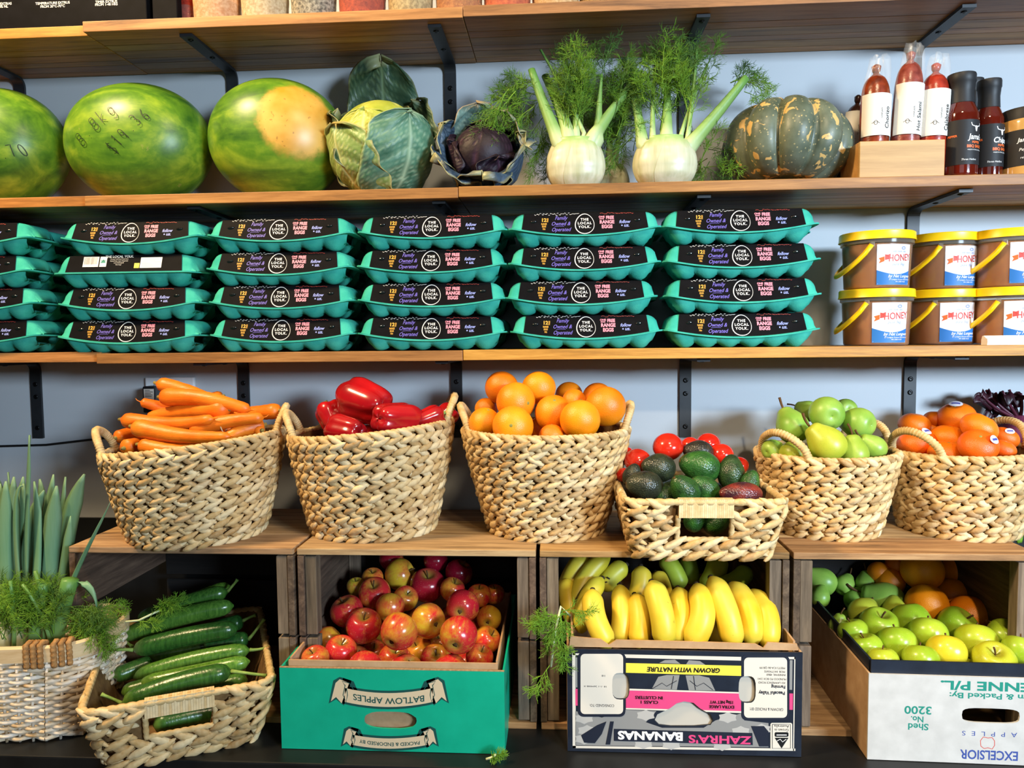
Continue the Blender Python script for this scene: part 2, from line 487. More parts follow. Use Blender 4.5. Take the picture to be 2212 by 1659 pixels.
def carton_master(front=True):
    lid, fl, bs, sl = carton_parts(front)
    o = empty('egg_carton')
    lo = lid.build('lid', M_pulp, o); fl.build('flange', M_pulp, o, sharp=40); bs.build('egg_tray', M_pulp, o)
    so = sl.build('card_sleeve', M_sleeve, o, sharp=30)
    def ink(color, fn):
        mb = MB(); fn(mb); mb.build('lettering', INK[color], so, smooth=False, M=LBL)
    if front:
        rng = random.Random(3)
        def white(mb):
            egg = lambda k, dx: (lambda a: (0.0185*k*math.cos(a)*(1-0.13*math.sin(a))+dx, 0.0255+0.0215*k*math.sin(a)))
            ring(mb, egg(1.0, 0), 0.0009); ring(mb, egg(0.965, 0.0004), 0.0006)
            for t_, y in (('THE', 0.0345), ('LOCAL', 0.0265), ('YOLK.', 0.0185)): put(mb, t_, 0.0074, 0, y, bold=0.03, space=1.25)
            for k in range(26):
                x = -0.098 + k*0.0034 + rng.uniform(-.001, .001); y = 0.047 + rng.uniform(-0.0015, 0.0015)
                a = rng.uniform(-1, 1)*0.6 + (0.9 if k % 2 else -0.5)
                stroke(mb, [(x, y), (x+.0022*math.cos(a), y+.0022*math.sin(a)), (x+.0034, y+.001*math.sin(a*2))], 0.0006)
        ink('white', white)
        def gold(mb):
            put(mb, '12', 0.0105, -0.080, 0.0345, bold=0.04); put(mb, 'FREE', 0.0042, -0.0722, 0.0345, rot=R(90), bold=0.02)
            put(mb, 'RANGE', 0.0055, -0.0795, 0.0262, rot=0, bold=0.03, sx=.6); put(mb, 'EGGS', 0.0055, -0.0795, 0.0208, bold=0.03, sx=.6)
            put(mb, '700g', 0.005, -0.0795, 0.0152, bold=0.02, sx=.6)
        ink('gold', gold)
        def violet(mb):
            put(mb, 'Family', 0.0112, -0.0465, 0.0385, shear=0.35, bold=0.008, sx=.85); put(mb, 'Owned &', 0.0112, -0.047, 0.0262, shear=0.35, bold=0.008, sx=.85)
            put(mb, 'Operated', 0.0112, -0.0465, 0.0135, shear=0.35, bold=0.008, sx=.85)
            stroke(mb, [(-0.059, .0205), (-0.05, .0212), (-0.040, .0206)], 0.0006)
        ink('violet', violet)
        def pink(mb):
            put(mb, 'ONE', 0.0055, 0.0335, 0.0395, bold=0.04); rect(mb, 0.0290, 0.0345, 0.038, 0.0362)
            put(mb, 'FREE', 0.0094, 0.0495, 0.0378, bold=0.045, sx=.8); put(mb, 'RANGE', 0.0102, 0.0436, 0.0282, bold=0.045, sx=.85); put(mb, 'EGGS', 0.0102, 0.0436, 0.0183, bold=0.045, sx=.85)
        ink('pink', pink)
        def lil(mb):
            put(mb, 'follow', 0.0098, 0.0775, 0.0282, shear=0.3, bold=0.02, sx=.85); put(mb, 'us.', 0.0098, 0.0812, 0.0205, shear=0.3, bold=0.02); rect(mb, .0712, .019, .0738, .0218)
        ink('lilac', lil)
        def red(mb):
            for k in range(18):
                x = 0.030 + k*0.0036 + rng.uniform(-.001, .001); y = 0.0473 + rng.uniform(-0.001, 0.001)
                stroke(mb, [(x, y), (x+.0018, y+rng.uniform(-.0015, .0015)), (x+.0034, y+rng.uniform(-.001, .001))], 0.0006)
        ink('red', red)
        pg = MB().lathe([(0.0001, 0.0022), (0.004, 0.0018), (0.0065, 0.0006), (0.007, -0.001)], 14, SC(1, 0.42, 1), cap=False)
        me = pg.mesh('locking_tab', plain('sleeve_gloss', '#141416', 0.08, 0.9))
        for x in (-0.100, 0.103): ref('locking_tab', me, so, LBL @ T(x, 0.032, 0.0) @ RZ(0.15))
    else:
        def white(mb):
            put(mb, 'THE LOCAL YOLK.', 0.0072, -0.012, 0.0465, bold=0.03)
            for k in range(4): put(mb, ['12 Local Yolk Road, Fresh Farm', 'Packed fresh, keep refrigerated', 'www.thelocalyolk', 'free range'][k], 0.0030, -0.012, 0.041-0.0042*k)
            rect(mb, -0.088, 0.0245, -0.055, 0.047); rect(mb, -0.0525, 0.0245, -0.038, 0.047); rect(mb, 0.034, 0.0205, 0.079, 0.044)
        ink('white', white)
        def blk(mb):
            x = -0.0860; rng = random.Random(5)
            while x < -0.058:
                w_ = rng.choice([.0005, .0009, .0014]); rect(mb, x, 0.030, x+w_, 0.0458, 0.0003); x += w_ + rng.choice([.0006, .001])
            for k in range(6): rect(mb, 0.037, 0.0235+0.0032*k, 0.037+[.03, .038, .033, .039, .028, .036][k], 0.0239+0.0032*k, 0.0003)
        ink('grey', blk)
        def gr(mb): rect(mb, -0.0505, 0.037, -0.040, 0.0385, 0.0003); mb.add([(-0.051, .033, .0003), (-0.0395, .033, .0003), (-0.045, .0415, .0003)], [(0, 1, 2)])
        ink('green', gr)
        def ye(mb): rect(mb, 0.0215, 0.0205, 0.0325, 0.0315)
        ink('yellow', ye)
    return o
ZE = ZS['bottom'] + 0.0012
cA = carton_master(True); cB = carton_master(False)
usedA = [False]; usedB = [False]
def place_carton(x, y, z, rz, label, group, back=False):
    m, u = (cB, usedB) if back else (cA, usedA)
    o = copy_tree(m) if u[0] else m
    u[0] = True
    o.location = (x, y, z); o.rotation_euler = (0, 0, rz)
    tag(o, label, 'egg carton', group); return o
lv = ['bottom', 'second from the bottom', 'second from the top', 'top']
# x of the carton centres in the photo, bottom to top
cols = [
    [(-68, 720), (-76, 645), (-92, 573), (-90, 500)],
    [(272, 715), (273, 643), (265, 573), (279, 500)],
    [(606, 722), (604, 650), (599, 580), (601, 505)],
    [(931, 722), (931, 650), (930, 578), (932, 503)],
    [(1266, 722), (1255, 650), (1262, 578), (1263, 503)],
    [(1603, 718), (1606, 645), (1604, 573), (1600, 495)]]
cn = ['at the left picture edge', 'left of the socket bracket', 'third from the left', 'just left of the middle', 'second from the honey', 'next to the honey tubs']
rg = random.Random(11)
PITCH_C = 0.0672
ordn = ['first', 'second', 'third', 'fourth', 'fifth', 'sixth']
for ci, col in enumerate(cols):
    for k, (px, py) in enumerate(col):
        yc = SF + 0.0585 + rg.uniform(-0.001, 0.0005)
        x = at(px, py, yc - 0.05).x
        isb = (ci == 1 and k == 2)
        lab = f'teal egg carton, {lv[k]} of front stack {cn[ci]}'
        if isb: lab = 'teal egg carton turned to show its barcode, in the stack above the socket'
        place_carton(x, yc, ZE + (0.0035 if ci == 0 else 0.0) + PITCH_C*k, rg.uniform(-0.004, 0.004), lab, 'egg cartons stacked on the bottom shelf', isb)
# the back row, seen dimly in the gaps between the front stacks
for ci in range(6):
    for k in range(4):
        px, py = cols[ci][k]; yc = SF + 0.0585 + 0.1168
        x = at(px, py, SF + 0.05).x + 0.012
        place_carton(x, yc, ZE + (0.0035 if ci == 0 else 0.0) + PITCH_C*k, 0, f'shaded teal egg carton, {lv[k]}, in the {ordn[ci]} rear stack from the left', 'egg cartons of the rear row')

# ------------------------------------------------------------------ honey tubs
M_honey = NT('honey'); co = M_honey.coord((1, 1, 0.2))
M_honey.out(M_honey.vary(M_honey.ramp(M_honey.noise(co, 14, 2), [(0.3, '#8f4c0c'), (0.7, '#bb701c')]), 0.1), 0.10, 0.6, Subsurface_Weight=0.25, Subsurface_Scale=0.02); M_honey.b.inputs['Subsurface Radius'].default_value = (1, .5, .1); M_honey = M_honey.m
M_tub = plain('clear_tub_plastic', '#e8e0cf', 0.15, 0.5, Transmission_Weight=0.85, IOR=1.2, Alpha=0.75)
M_ylid = plain('yellow_plastic', '#f4c90b', 0.35, 0.5)
M_hlabel = plain('paper_label_white', '#e4e6ea', 0.45, 0.3)
def honey_master():
    o = empty('honey_tub'); rb, rt, h = 0.0600, 0.0640, 0.098
    hz = 0.087
    MB().lathe([(0.02, 0.002), (rb-0.004, 0.002), (rb-0.0012, 0.005), (rb+(rt-rb)*hz/h-0.0012, hz), (0.02, hz+0.0005)], 56).build('honey_fill', M_honey, o, sharp=50)
    MB().lathe([(0.03, 0.0), (rb-0.003, 0.0), (rb, 0.003), (rt, h-0.012), (rt+0.0035, h-0.010), (rt+0.0035, h)], 56, cap=False).build('tub', M_tub, o, sharp=50)
    rl = 0.0705
    lo = MB().lathe([(0.02, h+0.0115), (rl-0.007, h+0.0115), (rl-0.005, h+0.0135), (rl-0.002, h+0.0135), (rl-0.0005, h+0.012), (rl, h), (rl+0.001, h-0.003), (rl-0.001, h-0.0035), (rl-0.002, h+0.001)], 56).build('lid', M_ylid, o, sharp=40)
    pts = []
    for k in range(15):
        a = R(-62) - R(180)*0 ; t = k/14
        th = R(-112) - t*R(136)          # from front-left round to back-left
        sag = math.sin(math.pi*t)
        rr = rt + 0.006 + 0.006*sag
        pts.append((rr*math.cos(th), rr*math.sin(th), h-0.014 - 0.056*sag**0.8))
    ho = MB().tube(pts, 0.0026, 6, squash=2.2).build('handle', M_ylid, o)
    for p in (pts[0], pts[-1]):
        MB().box((p[0]*0.96, p[1]*0.96, h-0.014), (0.008, 0.008, 0.011), bev=0.0012).build('handle_lug', M_tub, ho, smooth=False)
    # label wrapped on the front right
    th0 = R(-72); rw = 0.0635
    def wrap(x, y, z):
        a = th0 + x/rw; r_ = rb + (rt-rb)*(y/h) + 0.0006 + z
        return (r_*math.cos(a), r_*math.sin(a), y)
    lb = MB(); lb.grid(lambda u, v: wrap(-0.036+0.072*u, 0.006+0.078*v, 0), 18, 4)
    lab = lb.build('paper_label', M_hlabel, o)
    def ink(c, fn, dz=0.0004):
        mb = MB(); fn(mb); warp(mb, lambda x, y, z: wrap(x, y, z+dz)); mb.build('lettering', INK[c], lab, smooth=False)
    bl = MB(); bl.grid(lambda u, v: (-0.036+0.072*u, 0.0062 + v*(0.0285 - 0.0085*math.sin(math.pi*u*0.95)), 0), 20, 3)
    warp(bl, lambda x, y, z: wrap(x, y, 0.0002)); bl.build('blue_band', INK['skyblue'], lab)
    def red(mb):
        put(mb, 'HONEY', 0.0185, 0.010, 0.0575, bold=0.015, sx=.8, rot=0.05)
        mb.add([(-0.0215, .0535, 0), (-.0115, .0555, 0), (-.0115, .0655, 0), (-.0165, .0635, 0), (-.0215, .0645, 0)], [(0, 1, 2, 3, 4)])
    ink('red', red)
    ink('orange', lambda mb: mb.add([(-.0325, .0475, 0), (-.0225, .0515, 0), (-.0225, .0605, 0), (-.0325, .0575, 0), (-.0295, .053, 0)], [(0, 1, 2, 3, 4)]))
    def wh(mb):
        put(mb, 'by Nat Lungwe', 0.0082, 0.010, 0.0225, shear=0.35, bold=0.012); put(mb, '27 Lungwe Avenue Beechmont', 0.0040, 0.012, 0.0162); put(mb, 'PH 3300 4150', 0.004, 0.012, 0.0118)
        rect(mb, -.034, .0078, .034, .0084); rect(mb, .002, .029, .010, .032)
    ink('white', wh, 0.0006)
    def bl2(mb):
        ring(mb, lambda a: (0.016+.0040*math.cos(a), 0.0765+.0024*math.sin(a)), .0022, 16); put(mb, 'VERY RAW 100%', 0.005, 0.008, 0.0695, sx=.8)
        put(mb, 'pure 3kg', 0.0075, 0.006, 0.0455, shear=.2)
    ink('lilac', bl2)
    return o
hm = honey_master(); hfirst = True
hp = [(1892, 1893), (2034, 2036), (2177, 2180)]
hl = ['nearest the egg cartons', 'in the middle column', 'at the right edge']
for c, (xb, xt) in enumerate(hp):
    for lev, px in ((0, xb), (1, xt)):
        o = hm if hfirst else copy_tree(hm); hfirst = False
        yc = SF + 0.088 + [0, 0.047, 0][c]
        p = at(px, 690 if lev == 0 else 570, yc); o.location = (p.x, yc, ZS['bottom'] + 0.0013 + lev*0.1122)
        o.rotation_euler = (0, 0, -p.x/yc*0.6 + [0.0, 0.04, -0.03][c] + (0.12 if lev else 0.0))
        tag(o, f"{'lower' if lev == 0 else 'upper'} yellow-lidded honey tub {hl[c]}", 'honey tub', 'honey tubs stacked two high')
# cream strip of moulding lying on the shelf front
mo = empty('moulding_strip', (at(2170, 738, SF+.02).x + 0.05, SF + 0.014, ZS['bottom'] + 0.0012), (0, 0, 0), 'short cream painted moulding strip lying on the shelf before the honey', 'moulding strip')
MB().add(*(lambda pr: ([(x, y, z) for x in (-0.09, 0.09) for y, z in pr], [tuple(range(len(pr)))[::-1], tuple(range(len(pr), 2*len(pr)))] + [(i, (i+1) % len(pr), len(pr)+(i+1) % len(pr), len(pr)+i) for i in range(len(pr))]))([(-.008, 0), (.012, 0), (.012, .010), (.009, .017), (.004, .018), (-.004, .013), (-.008, .012), (-.0095, .006)])).build('moulding', plain('cream_paint', '#efe3cf', 0.5), mo, smooth=False)
from mathutils.geometry import tessellate_polygon
# ------------------------------------------------------------------ wooden crates lying on their sides
M_shadewood = wood('shade_darkened_wood', '#0d0b09', '#181411', '#241d18', 'x', 0.8, 6.0, 0.1, 0.4)  # shade inside the crates put into the back slats' near-black colour
CF = 1.312; CB = 1.64
def crate(x0, x1, label, left='full'):
    o = empty('wooden_crate', ((x0+x1)/2, CF, PZ), label=label, cat='crate', group='old wooden crates on their sides')
    w = x1-x0; d = CB-CF; h = CT-PZ; t = 0.012
    rg = random.Random(int(x0*1000))
    ws = [0.105, 0.110, 0.108]; y = 0.0
    for k, q in enumerate(ws):
        MB().box((0, y+q/2, h-t/2-0.0006*k), (w-rg.uniform(0.001, 0.004), q-0.002, t), bev=0.0016).build('top_plank', M_crate, o, smooth=False); y += q
    y = 0.0
    for k, q in enumerate(ws):
        MB().box((0, y+q/2, t/2), (w-0.004, q-0.003, t), bev=0.0012).build('bottom_plank', M_crate, o, smooth=False); y += q
    hh = h - 2*t
    for s in (-1, 1):
        for part in (0, 1):
            if s == -1 and left == 'upper' and part == 0: continue
            bh = hh/2 - 0.004
            zc = t + hh/4 + part*hh/2
            if s == -1 and left == 'upper': bh = hh*0.36; zc = h - t - bh/2 - 0.001
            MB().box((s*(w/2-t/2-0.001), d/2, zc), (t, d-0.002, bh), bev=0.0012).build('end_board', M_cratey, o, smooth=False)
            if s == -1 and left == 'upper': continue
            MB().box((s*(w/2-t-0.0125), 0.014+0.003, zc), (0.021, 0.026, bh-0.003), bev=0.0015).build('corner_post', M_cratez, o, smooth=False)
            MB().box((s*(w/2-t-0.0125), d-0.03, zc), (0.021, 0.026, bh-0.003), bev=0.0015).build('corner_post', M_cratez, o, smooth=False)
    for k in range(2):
        MB().box((0, d-0.008, t + hh*(0.27+0.5*k)), (w-2*t-0.004, 0.010, hh*0.46), bev=0.0012).build('back_slat', M_shadewood, o, smooth=False)
    return o
cx = lambda px: at(px, 1192, CF).x
crate(cx(146), cx(634), 'wooden crate behind the cucumber basket, under the carrots', 'upper')
crate(cx(640), cx(1158), 'wooden crate around the red apples, under the capsicums and oranges')
crate(cx(1164), cx(1708), 'wooden crate around the bananas, under the avocado basket')
crate(cx(1714), cx(2250), 'wooden crate around the green apples, under the pears and mandarins')

# ------------------------------------------------------------------ woven baskets
q = NT('water_hyacinth'); co = q.coord((1, 1, 1)); oi = q.attr('leaf')
c1 = q.ramp(oi, [(0.0, '#976f3a'), (0.25, '#be975a'), (0.6, '#d7b780'), (1.0, '#e8d2a6')])
c1 = q.mix(q.math('MULTIPLY', q.math('GREATER_THAN', q.noise(co, 11, 2), 0.64), 0.45), c1, '#8a6346')
q.bump(q.noise(q.coord((1, 1, 1), False), 260, 3), 0.4, 0.001)
q.out(q.mix(0.35, c1, q.ramp(q.noise(co, 120, 3), [(0.3, '#b08e5c'), (0.7, '#e2cda2')])), 0.62, 0.3); M_hy = q.m
M_hyin = noisy('hyacinth_lining', [(0.3, '#5f452a'), (0.7, '#8a6b42')], 40, 0.8, 0.2, bump=0.5, bscale=150)
M_cord = noisy('rim_cord', [(0.3, '#b8975f'), (0.7, '#d9bf8d')], 60, 0.65, 0.3, bump=0.4, bscale=200)
LEAF_R = [(0.0, 0.10), (0.14, 0.62), (0.38, 1.0), (0.68, 0.86), (0.90, 0.45), (1.0, 0.06)]
def leaf(mb, c, d, n, L, Wd, Th, shade, curl=0.0):
    """a flattened spindle centred at c along d, face normal n"""
    d = d.normalized(); n = (n - d*n.dot(d)).normalized(); b = d.cross(n)
    vs = []; K = 6
    for t, r_ in LEAF_R:
        p = c + d*(L*(t-0.5)) + n*(Th*0.35*math.sin(math.pi*t))
        for k in range(K):
            a = 2*math.pi*k/K
            vs.append(p + b*(Wd/2*r_*math.cos(a)) + n*(Th/2*(0.35+0.65*r_)*math.sin(a)))
    fs = [(j*K+i, j*K+(i+1) % K, (j+1)*K+(i+1) % K, (j+1)*K+i) for j in range(len(LEAF_R)-1) for i in range(K)]
    fs += [tuple(range(K))[::-1], tuple((len(LEAF_R)-1)*K+i for i in range(K))]
    mb.add(vs, fs, None, {'leaf': [shade]*len(vs)})
def rrect(a, b, r):
    """rounded-rect outline: returns fn(s in 0..1)->(pos2,tan2) & length"""
    segs = []
    for (cx_, cy_, a0) in ((a-r, -(b-r), -90), (a-r, b-r, 0), (-(a-r), b-r, 90), (-(a-r), -(b-r), 180)):
        segs.append((cx_, cy_, a0))
    lens = []; pts = []
    N = 6
    for cx_, cy_, a0 in segs:
        for k in range(N+1):
            an = R(a0 + 90*k/N); pts.append(Vector((cx_ + r*math.cos(an), cy_ + r*math.sin(an))))
    pts.append(pts[0].copy())
    cum = [0.0]
    for p, q_ in zip(pts, pts[1:]): cum.append(cum[-1] + (q_-p).length)
    tot = cum[-1]
    def fn(s):
        s = (s % 1.0)*tot
        lo = 0
        for i in range(len(pts)-1):
            if cum[i+1] >= s: lo = i; break
        f_ = (s-cum[lo])/max(1e-9, cum[lo+1]-cum[lo])
        return pts[lo].lerp(pts[lo+1], f_), (pts[lo+1]-pts[lo]).normalized()
    return fn, tot
def circ(r):
    def fn(s):
        a = 2*math.pi*s
        return Vector((r*math.cos(a), r*math.sin(a))), Vector((-math.sin(a), math.cos(a)))
    return fn, 2*math.pi*r
def weave(o, outline, h, n_braid, pitch, slope_dir, rg, skip=None, dz=None, inset=0.0035, thick=0.011, lw=1.0):
    """braid rows; outline(z)->(fn,len)"""
    bh = h/n_braid
    dz = dz or (lambda p, z: 0.0)
    for k in range(n_braid):
        mb = MB(); z0 = (k+0.5)*bh
        fn, tot = outline(z0); fn2, _ = outline(z0+0.01)
        n = max(6, int(round(tot/pitch))); off = rg.random()
        for half in (0, 1):
            zc = z0 + (0.25 if half else -0.25)*bh
            for i in range(n):
                s = (i + off + rg.uniform(-0.10, 0.10) + (0.5 if half else 0.0)*0.15)/n
                p, t = fn(s); p2, _ = fn2(s)
                out = Vector((t.y, -t.x, 0))
                fl = Vector((p2.x-p.x, p2.y-p.y, 0.01)).normalized()      # up the wall
                nr = (out - fl*out.dot(fl)).normalized()
                c = Vector((p.x, p.y, 0)) + fl*0 + nr*inset; c.z = zc + dz(p, zc)
                if skip and skip(c): continue
                sl = (-1 if half else 1)*0.52
                d = Vector((t.x, t.y, 0)) + fl*(sl + rg.uniform(-.09, .09))
                ca = rg.random()
                leaf(mb, c, d, nr, pitch*1.55*rg.uniform(.92, 1.12), bh*0.74*lw*rg.uniform(.88, 1.1), thick*rg.uniform(.8, 1.15), ca)
        mb.build('braid', M_hy, o, kind='stuff')
def wrapped_cord(name, o, pts, r, mat, closed=False, wraps=0.006):
    """a cord with visible turns of wrapping"""
    P = [Vector(p) for p in pts]; out = []; rr = []
    for a, b in zip(P, P[1:]):
        n = max(2, int((b-a).length/(wraps/3)))
        for k in range(n): out.append(a.lerp(b, k/n))
    out.append(P[-1])
    for i in range(len(out)): rr.append(r*(1.0 + (0.10 if i % 3 else -0.10)))
    return MB().tube(out, rr, 7).build(name, mat, o)
def round_basket(px, yc, rb, rt, zrim, slant, label, hang, tilt_r=1.0, name='round_basket', nb=10, pitch=0.0255, rot=0.0):
    p = at(px, 1100, yc); o = empty(name, (p.x, yc, CT + 0.001), (0, 0, rot), label, 'basket', 'woven baskets on the crates')
    h = zrim - CT - 0.001
    rz = lambda z: rb + (rt-rb)*(max(0, z/h))**0.80
    rg = random.Random(int(px))
    sl = lambda p_, z: slant*(p_.x/rt)*(z/h)
    weave(o, lambda z: circ(rz(z)), h, nb, pitch, 1, rg, dz=sl)
    ln = MB(); N = 40
    ln.grid(lambda u, v: ((rz(h*v)-0.002)*math.cos(2*math.pi*u), (rz(h*v)-0.002)*math.sin(2*math.pi*u), 0.003 + (h-0.003)*v + slant*v*math.cos(2*math.pi*u)), N, 8, cu=True)
    ln.f.append(tuple(range(N))); ln.fm.append(0)
    ln.build('lining', M_hyin, o)
    rim = [((rt+0.001)*math.cos(a), (rt+0.001)*math.sin(a), h + slant*math.cos(a)) for a in [2*math.pi*k/72 for k in range(73)]]
    wrapped_cord('rim_cord', o, rim, 0.0052, M_cord, wraps=0.010)
    bs = [((rb+0.003)*math.cos(a), (rb+0.003)*math.sin(a), 0.0065) for a in [2*math.pi*k/48 for k in range(49)]]
    wrapped_cord('base_cord', o, bs, 0.0058, M_cord, wraps=0.014)
    for a0 in (hang, hang + math.pi):
        pts = []
        span = 0.115/rt/2
        for k in range(17):
            t = k/16; a = a0 - span + 2*span*t
            up = math.sin(math.pi*t)**0.55
            r_ = rt + 0.010*up
            pts.append((r_*math.cos(a), r_*math.sin(a), h + slant*math.cos(a) + 0.046*up))
        wrapped_cord('handle', o, pts, 0.0072, M_cord, wraps=0.005)
    return o
B_car = round_basket(428, 1.424, 0.117, 0.165, 1.203, 0.018, 'tall woven basket heaped with carrots', R(200), nb=10)
B_cap = round_basket(808, 1.474, 0.115, 0.158, 1.224, 0.014, 'tall woven basket of red capsicums', R(192), nb=10)
B_org = round_basket(1180, 1.477, 0.104, 0.160, 1.221, 0.0, 'tall woven basket heaped with oranges', R(183), nb=11)
B_pea = round_basket(1781, 1.481, 0.087, 0.1255, 1.174, 0.002, 'small woven basket heaped with green pears', R(212), nb=8, pitch=0.024)
B_man = round_basket(2068, 1.490, 0.094, 0.1255, 1.176, 0.004, 'small woven basket heaped with mandarins', R(205), nb=8, pitch=0.024)

def rect_basket(loc, rot, a, b, h, flare, label, hole, name='rectangular_basket', pitch=0.032, nb=5, group=None, z=0):
    """a,b: rim half width / half depth"""
    o = empty(name, loc, (0, 0, rot), label, 'basket', group)
    rg = random.Random(int(loc[0]*777))
    dims = lambda zz: (a - flare*(1-zz/h), b - flare*(1-zz/h))
    def outl(zz):
        A, B = dims(zz); return rrect(A, B, 0.022)
    hx, hz0, hz1 = hole
    ycut = lambda zz: -(dims(zz)[1])
    skip = lambda c: abs(c.x) < hx + 0.012 and hz0 < c.z < hz1 + 0.03 and c.y < 0
    weave(o, outl, h, nb, pitch, 1, rg, skip=skip, lw=1.05, thick=0.012)
    ln = MB(); NU = 96; NV = 12
    fn, tot = outl(h)
    fns = [outl(h*j/NV)[0] for j in range(NV+1)]
    def g(u, v):
        j = int(round(v*NV)); p_, t = fns[j](u); out = Vector((t.y, -t.x)); p_ = p_ - out*0.003
        return (p_.x, p_.y, 0.003 + (h-0.003)*v)
    ln.grid(g, NU, NV, cu=True)
    keep = []
    for f_ in ln.f:
        c = sum((Vector(ln.v[i]) for i in f_), Vector())/len(f_)
        if not (abs(c.x) < hx and hz0 < c.z < hz1 and c.y < 0): keep.append(f_)
    ln.f = keep + [tuple(range(NU))]; ln.fm = [0]*len(ln.f)
    ln.build('lining', M_hyin, o)
    def path(zz, s0=0.0, s1=1.0, n=90, outw=0.002):
        f2, _ = outl(zz); r_ = []
        for k in range(n+1):
            p_, t = f2(s0+(s1-s0)*k/n); out = Vector((t.y, -t.x)); p_ = p_ + out*outw; r_.append((p_.x, p_.y, zz))
        return r_
    wrapped_cord('rim_cord', o, path(h), 0.0062, M_cord, wraps=0.012)
    wrapped_cord('base_cord', o, path(0.006), 0.0060, M_cord, wraps=0.02)
    # grip: wrapped bar above the hand hole and a corded lower lip
    Bh = dims(hz1+0.004)[1]; B0 = dims(hz0)[1]
    gp = MB(); gn = 26
    for k in range(gn):
        x0 = -hx-0.004 + (2*hx+0.008)*k/gn; wd = (2*hx+0.008)/gn
        gp.box((x0+wd/2, -dims(h-0.010)[1]-0.002, (hz1+h)/2+0.002), (wd*0.94, 0.015, h-hz1+0.008), M=None, bev=0)
    gp.a = {'leaf': []}
    for k in range(gn): gp.a['leaf'] += [rg.uniform(.5, 1.0)]*8
    gp.build('grip_wrap', M_hy, o, smooth=False, kind='stuff')
    wrapped_cord('grip_lip', o, [(-hx-.004, -Bh-.002, hz1), (-hx-0.004, -B0-0.003, hz0), (hx+0.004, -B0-0.003, hz0), (hx+.004, -Bh-.002, hz1)], 0.0048, M_cord, wraps=0.012)
    return o
pL = at(1341, 1085, 1.262); pR = at(1697, 1083, 1.262)
B_avo = rect_basket(((pL.x+pR.x)/2+0.004, 1.262+0.130, CT+0.001), R(0.5), (pR.x-pL.x)/2-0.005, 0.130, 0.100, 0.022, 'shallow rectangular woven basket of avocados and tomatoes', (0.042, 0.032, 0.076), group='rectangular woven baskets')
ccx, ccy = -0.724, 1.347
B_cuc = rect_basket((ccx, ccy, PZ+0.001), R(25.5), 0.146, 0.192, 0.116, 0.032, 'rectangular woven basket of cucumbers on the black base', (0.050, 0.050, 0.094), group='rectangular woven baskets', nb=5)

# willow basket with the spring onions
def willow_basket():
    rot = R(7); a, b, h = 0.19, 0.105, 0.180
    RCW = 0.07; c = Vector((-1.037, 1.308))
    o = empty('willow_basket', (c.x, c.y, PZ+0.001), (0, 0, rot), 'pale willow basket with a wooden rim holding leeks and fennel', 'basket')
    q = NT('peeled_willow'); co = q.coord((1, 1, 1)); q.bump(q.noise(co, 200, 3), 0.3, 0.001)
    q.out(q.ramp(q.noise(co, 28, 4), [(0.25, '#b08a58'), (0.42, '#dcc4a0'), (0.65, '#f0e6d6')]), 0.5, 0.35); Mw = q.m
    dims = lambda z: (a-0.018*(1-z/h), b-0.018*(1-z/h))
    nr = 22; ns = 40
    for k in range(nr):
        z = 0.006 + (h-0.036)*k/(nr-1); A, B = dims(z); fn, tot = rrect(A, B, RCW)
        pts = []
        N = ns*5
        for i in range(N+1):
            s = i/N; p_, t = fn(s); out = Vector((t.y, -t.x)); w_ = 0.0042*math.cos(math.pi*ns*s*1.0 + (math.pi if k % 2 else 0))
            p_ = p_ + out*w_; pts.append((p_.x, p_.y, z + 0.0012*math.sin(s*60+k)))
        MB().tube(pts, 0.0042, 6, cap=False).build('willow_rod', Mw, o)
    for i in range(ns):
        s = (i)/ns; p0, t0 = rrect(*dims(0), RCW)[0](s); p1, t1 = rrect(*dims(h-.02), RCW)[0](s)
        MB().tube([(p0.x, p0.y, 0), (p1.x, p1.y, h-0.02)], 0.0028, 5).build('willow_stake', Mw, o)
    bm = MB(); fn, tot = rrect(a+0.004, b+0.004, 0.075); fi, _ = rrect(a-0.006, b-0.006, 0.064); N = 80
    vs = []
    for i in range(N):
        p_, _ = fn(i/N); q_, _ = fi(i/N)
        for (w_, z) in ((p_, h-0.027), (p_, h-0.002), ((p_+q_)/2, h+0.002), (q_, h-0.002), (q_, h-0.027)): vs.append((w_.x, w_.y, z))
    bm.add(vs, [(i*5+j, ((i+1) % N)*5+j, ((i+1) % N)*5+(j+1) % 5, i*5+(j+1) % 5) for i in range(N) for j in range(5)])
    bm.build('wooden_rim', noisy('pale_wood_rim', [(0.3, '#c9a878'), (0.7, '#e0c79c')], 20, 0.5, 0.35, stretch=(1, 1, 6)), o, sharp=40)
    Mr = noisy('jute_rope', [(0.3, '#8c6236'), (0.7, '#b98f5c')], 90, 0.8, 0.2, bump=0.6, bscale=220)
    for cxs, off in ((1, 0.0), (1, 0.012), (1, 0.024), (1, 0.046), (1, 0.058), (1, .07)):
        s = (a*2-0.06 + 0.02 + off - RCW)/ (rrect(a, b, .07)[1])  # near the front right corner
        A2, B2 = a+0.007, b+0.007
        f2, L2 = rrect(A2, B2, 0.078); f3, _ = rrect(a-0.010, b-0.010, .06)
        # corner arc starts s=0 at front right
        ss = (off - 0.030)/L2
        p_, t = f2(ss % 1.0); q_, _ = f3(ss % 1.0)
        lp = [(p_.x, p_.y, h-0.036), (p_.x, p_.y, h-0.010), (p_.x*.99, p_.y*.99, h+0.005), ((p_.x+q_.x)/2, (p_.y+q_.y)/2, h+0.008), (q_.x, q_.y, h+0.004), (q_.x, q_.y, h-0.03)]
        wrapped_cord('binding_rope', o, lp, 0.0046, Mr, wraps=0.008)
    MB().box((0, 0, 0.004), (2*a-0.06, 2*b-0.06, 0.006)).build('base_board', Mw, o, smooth=False)
    return o
B_wil = willow_basket()

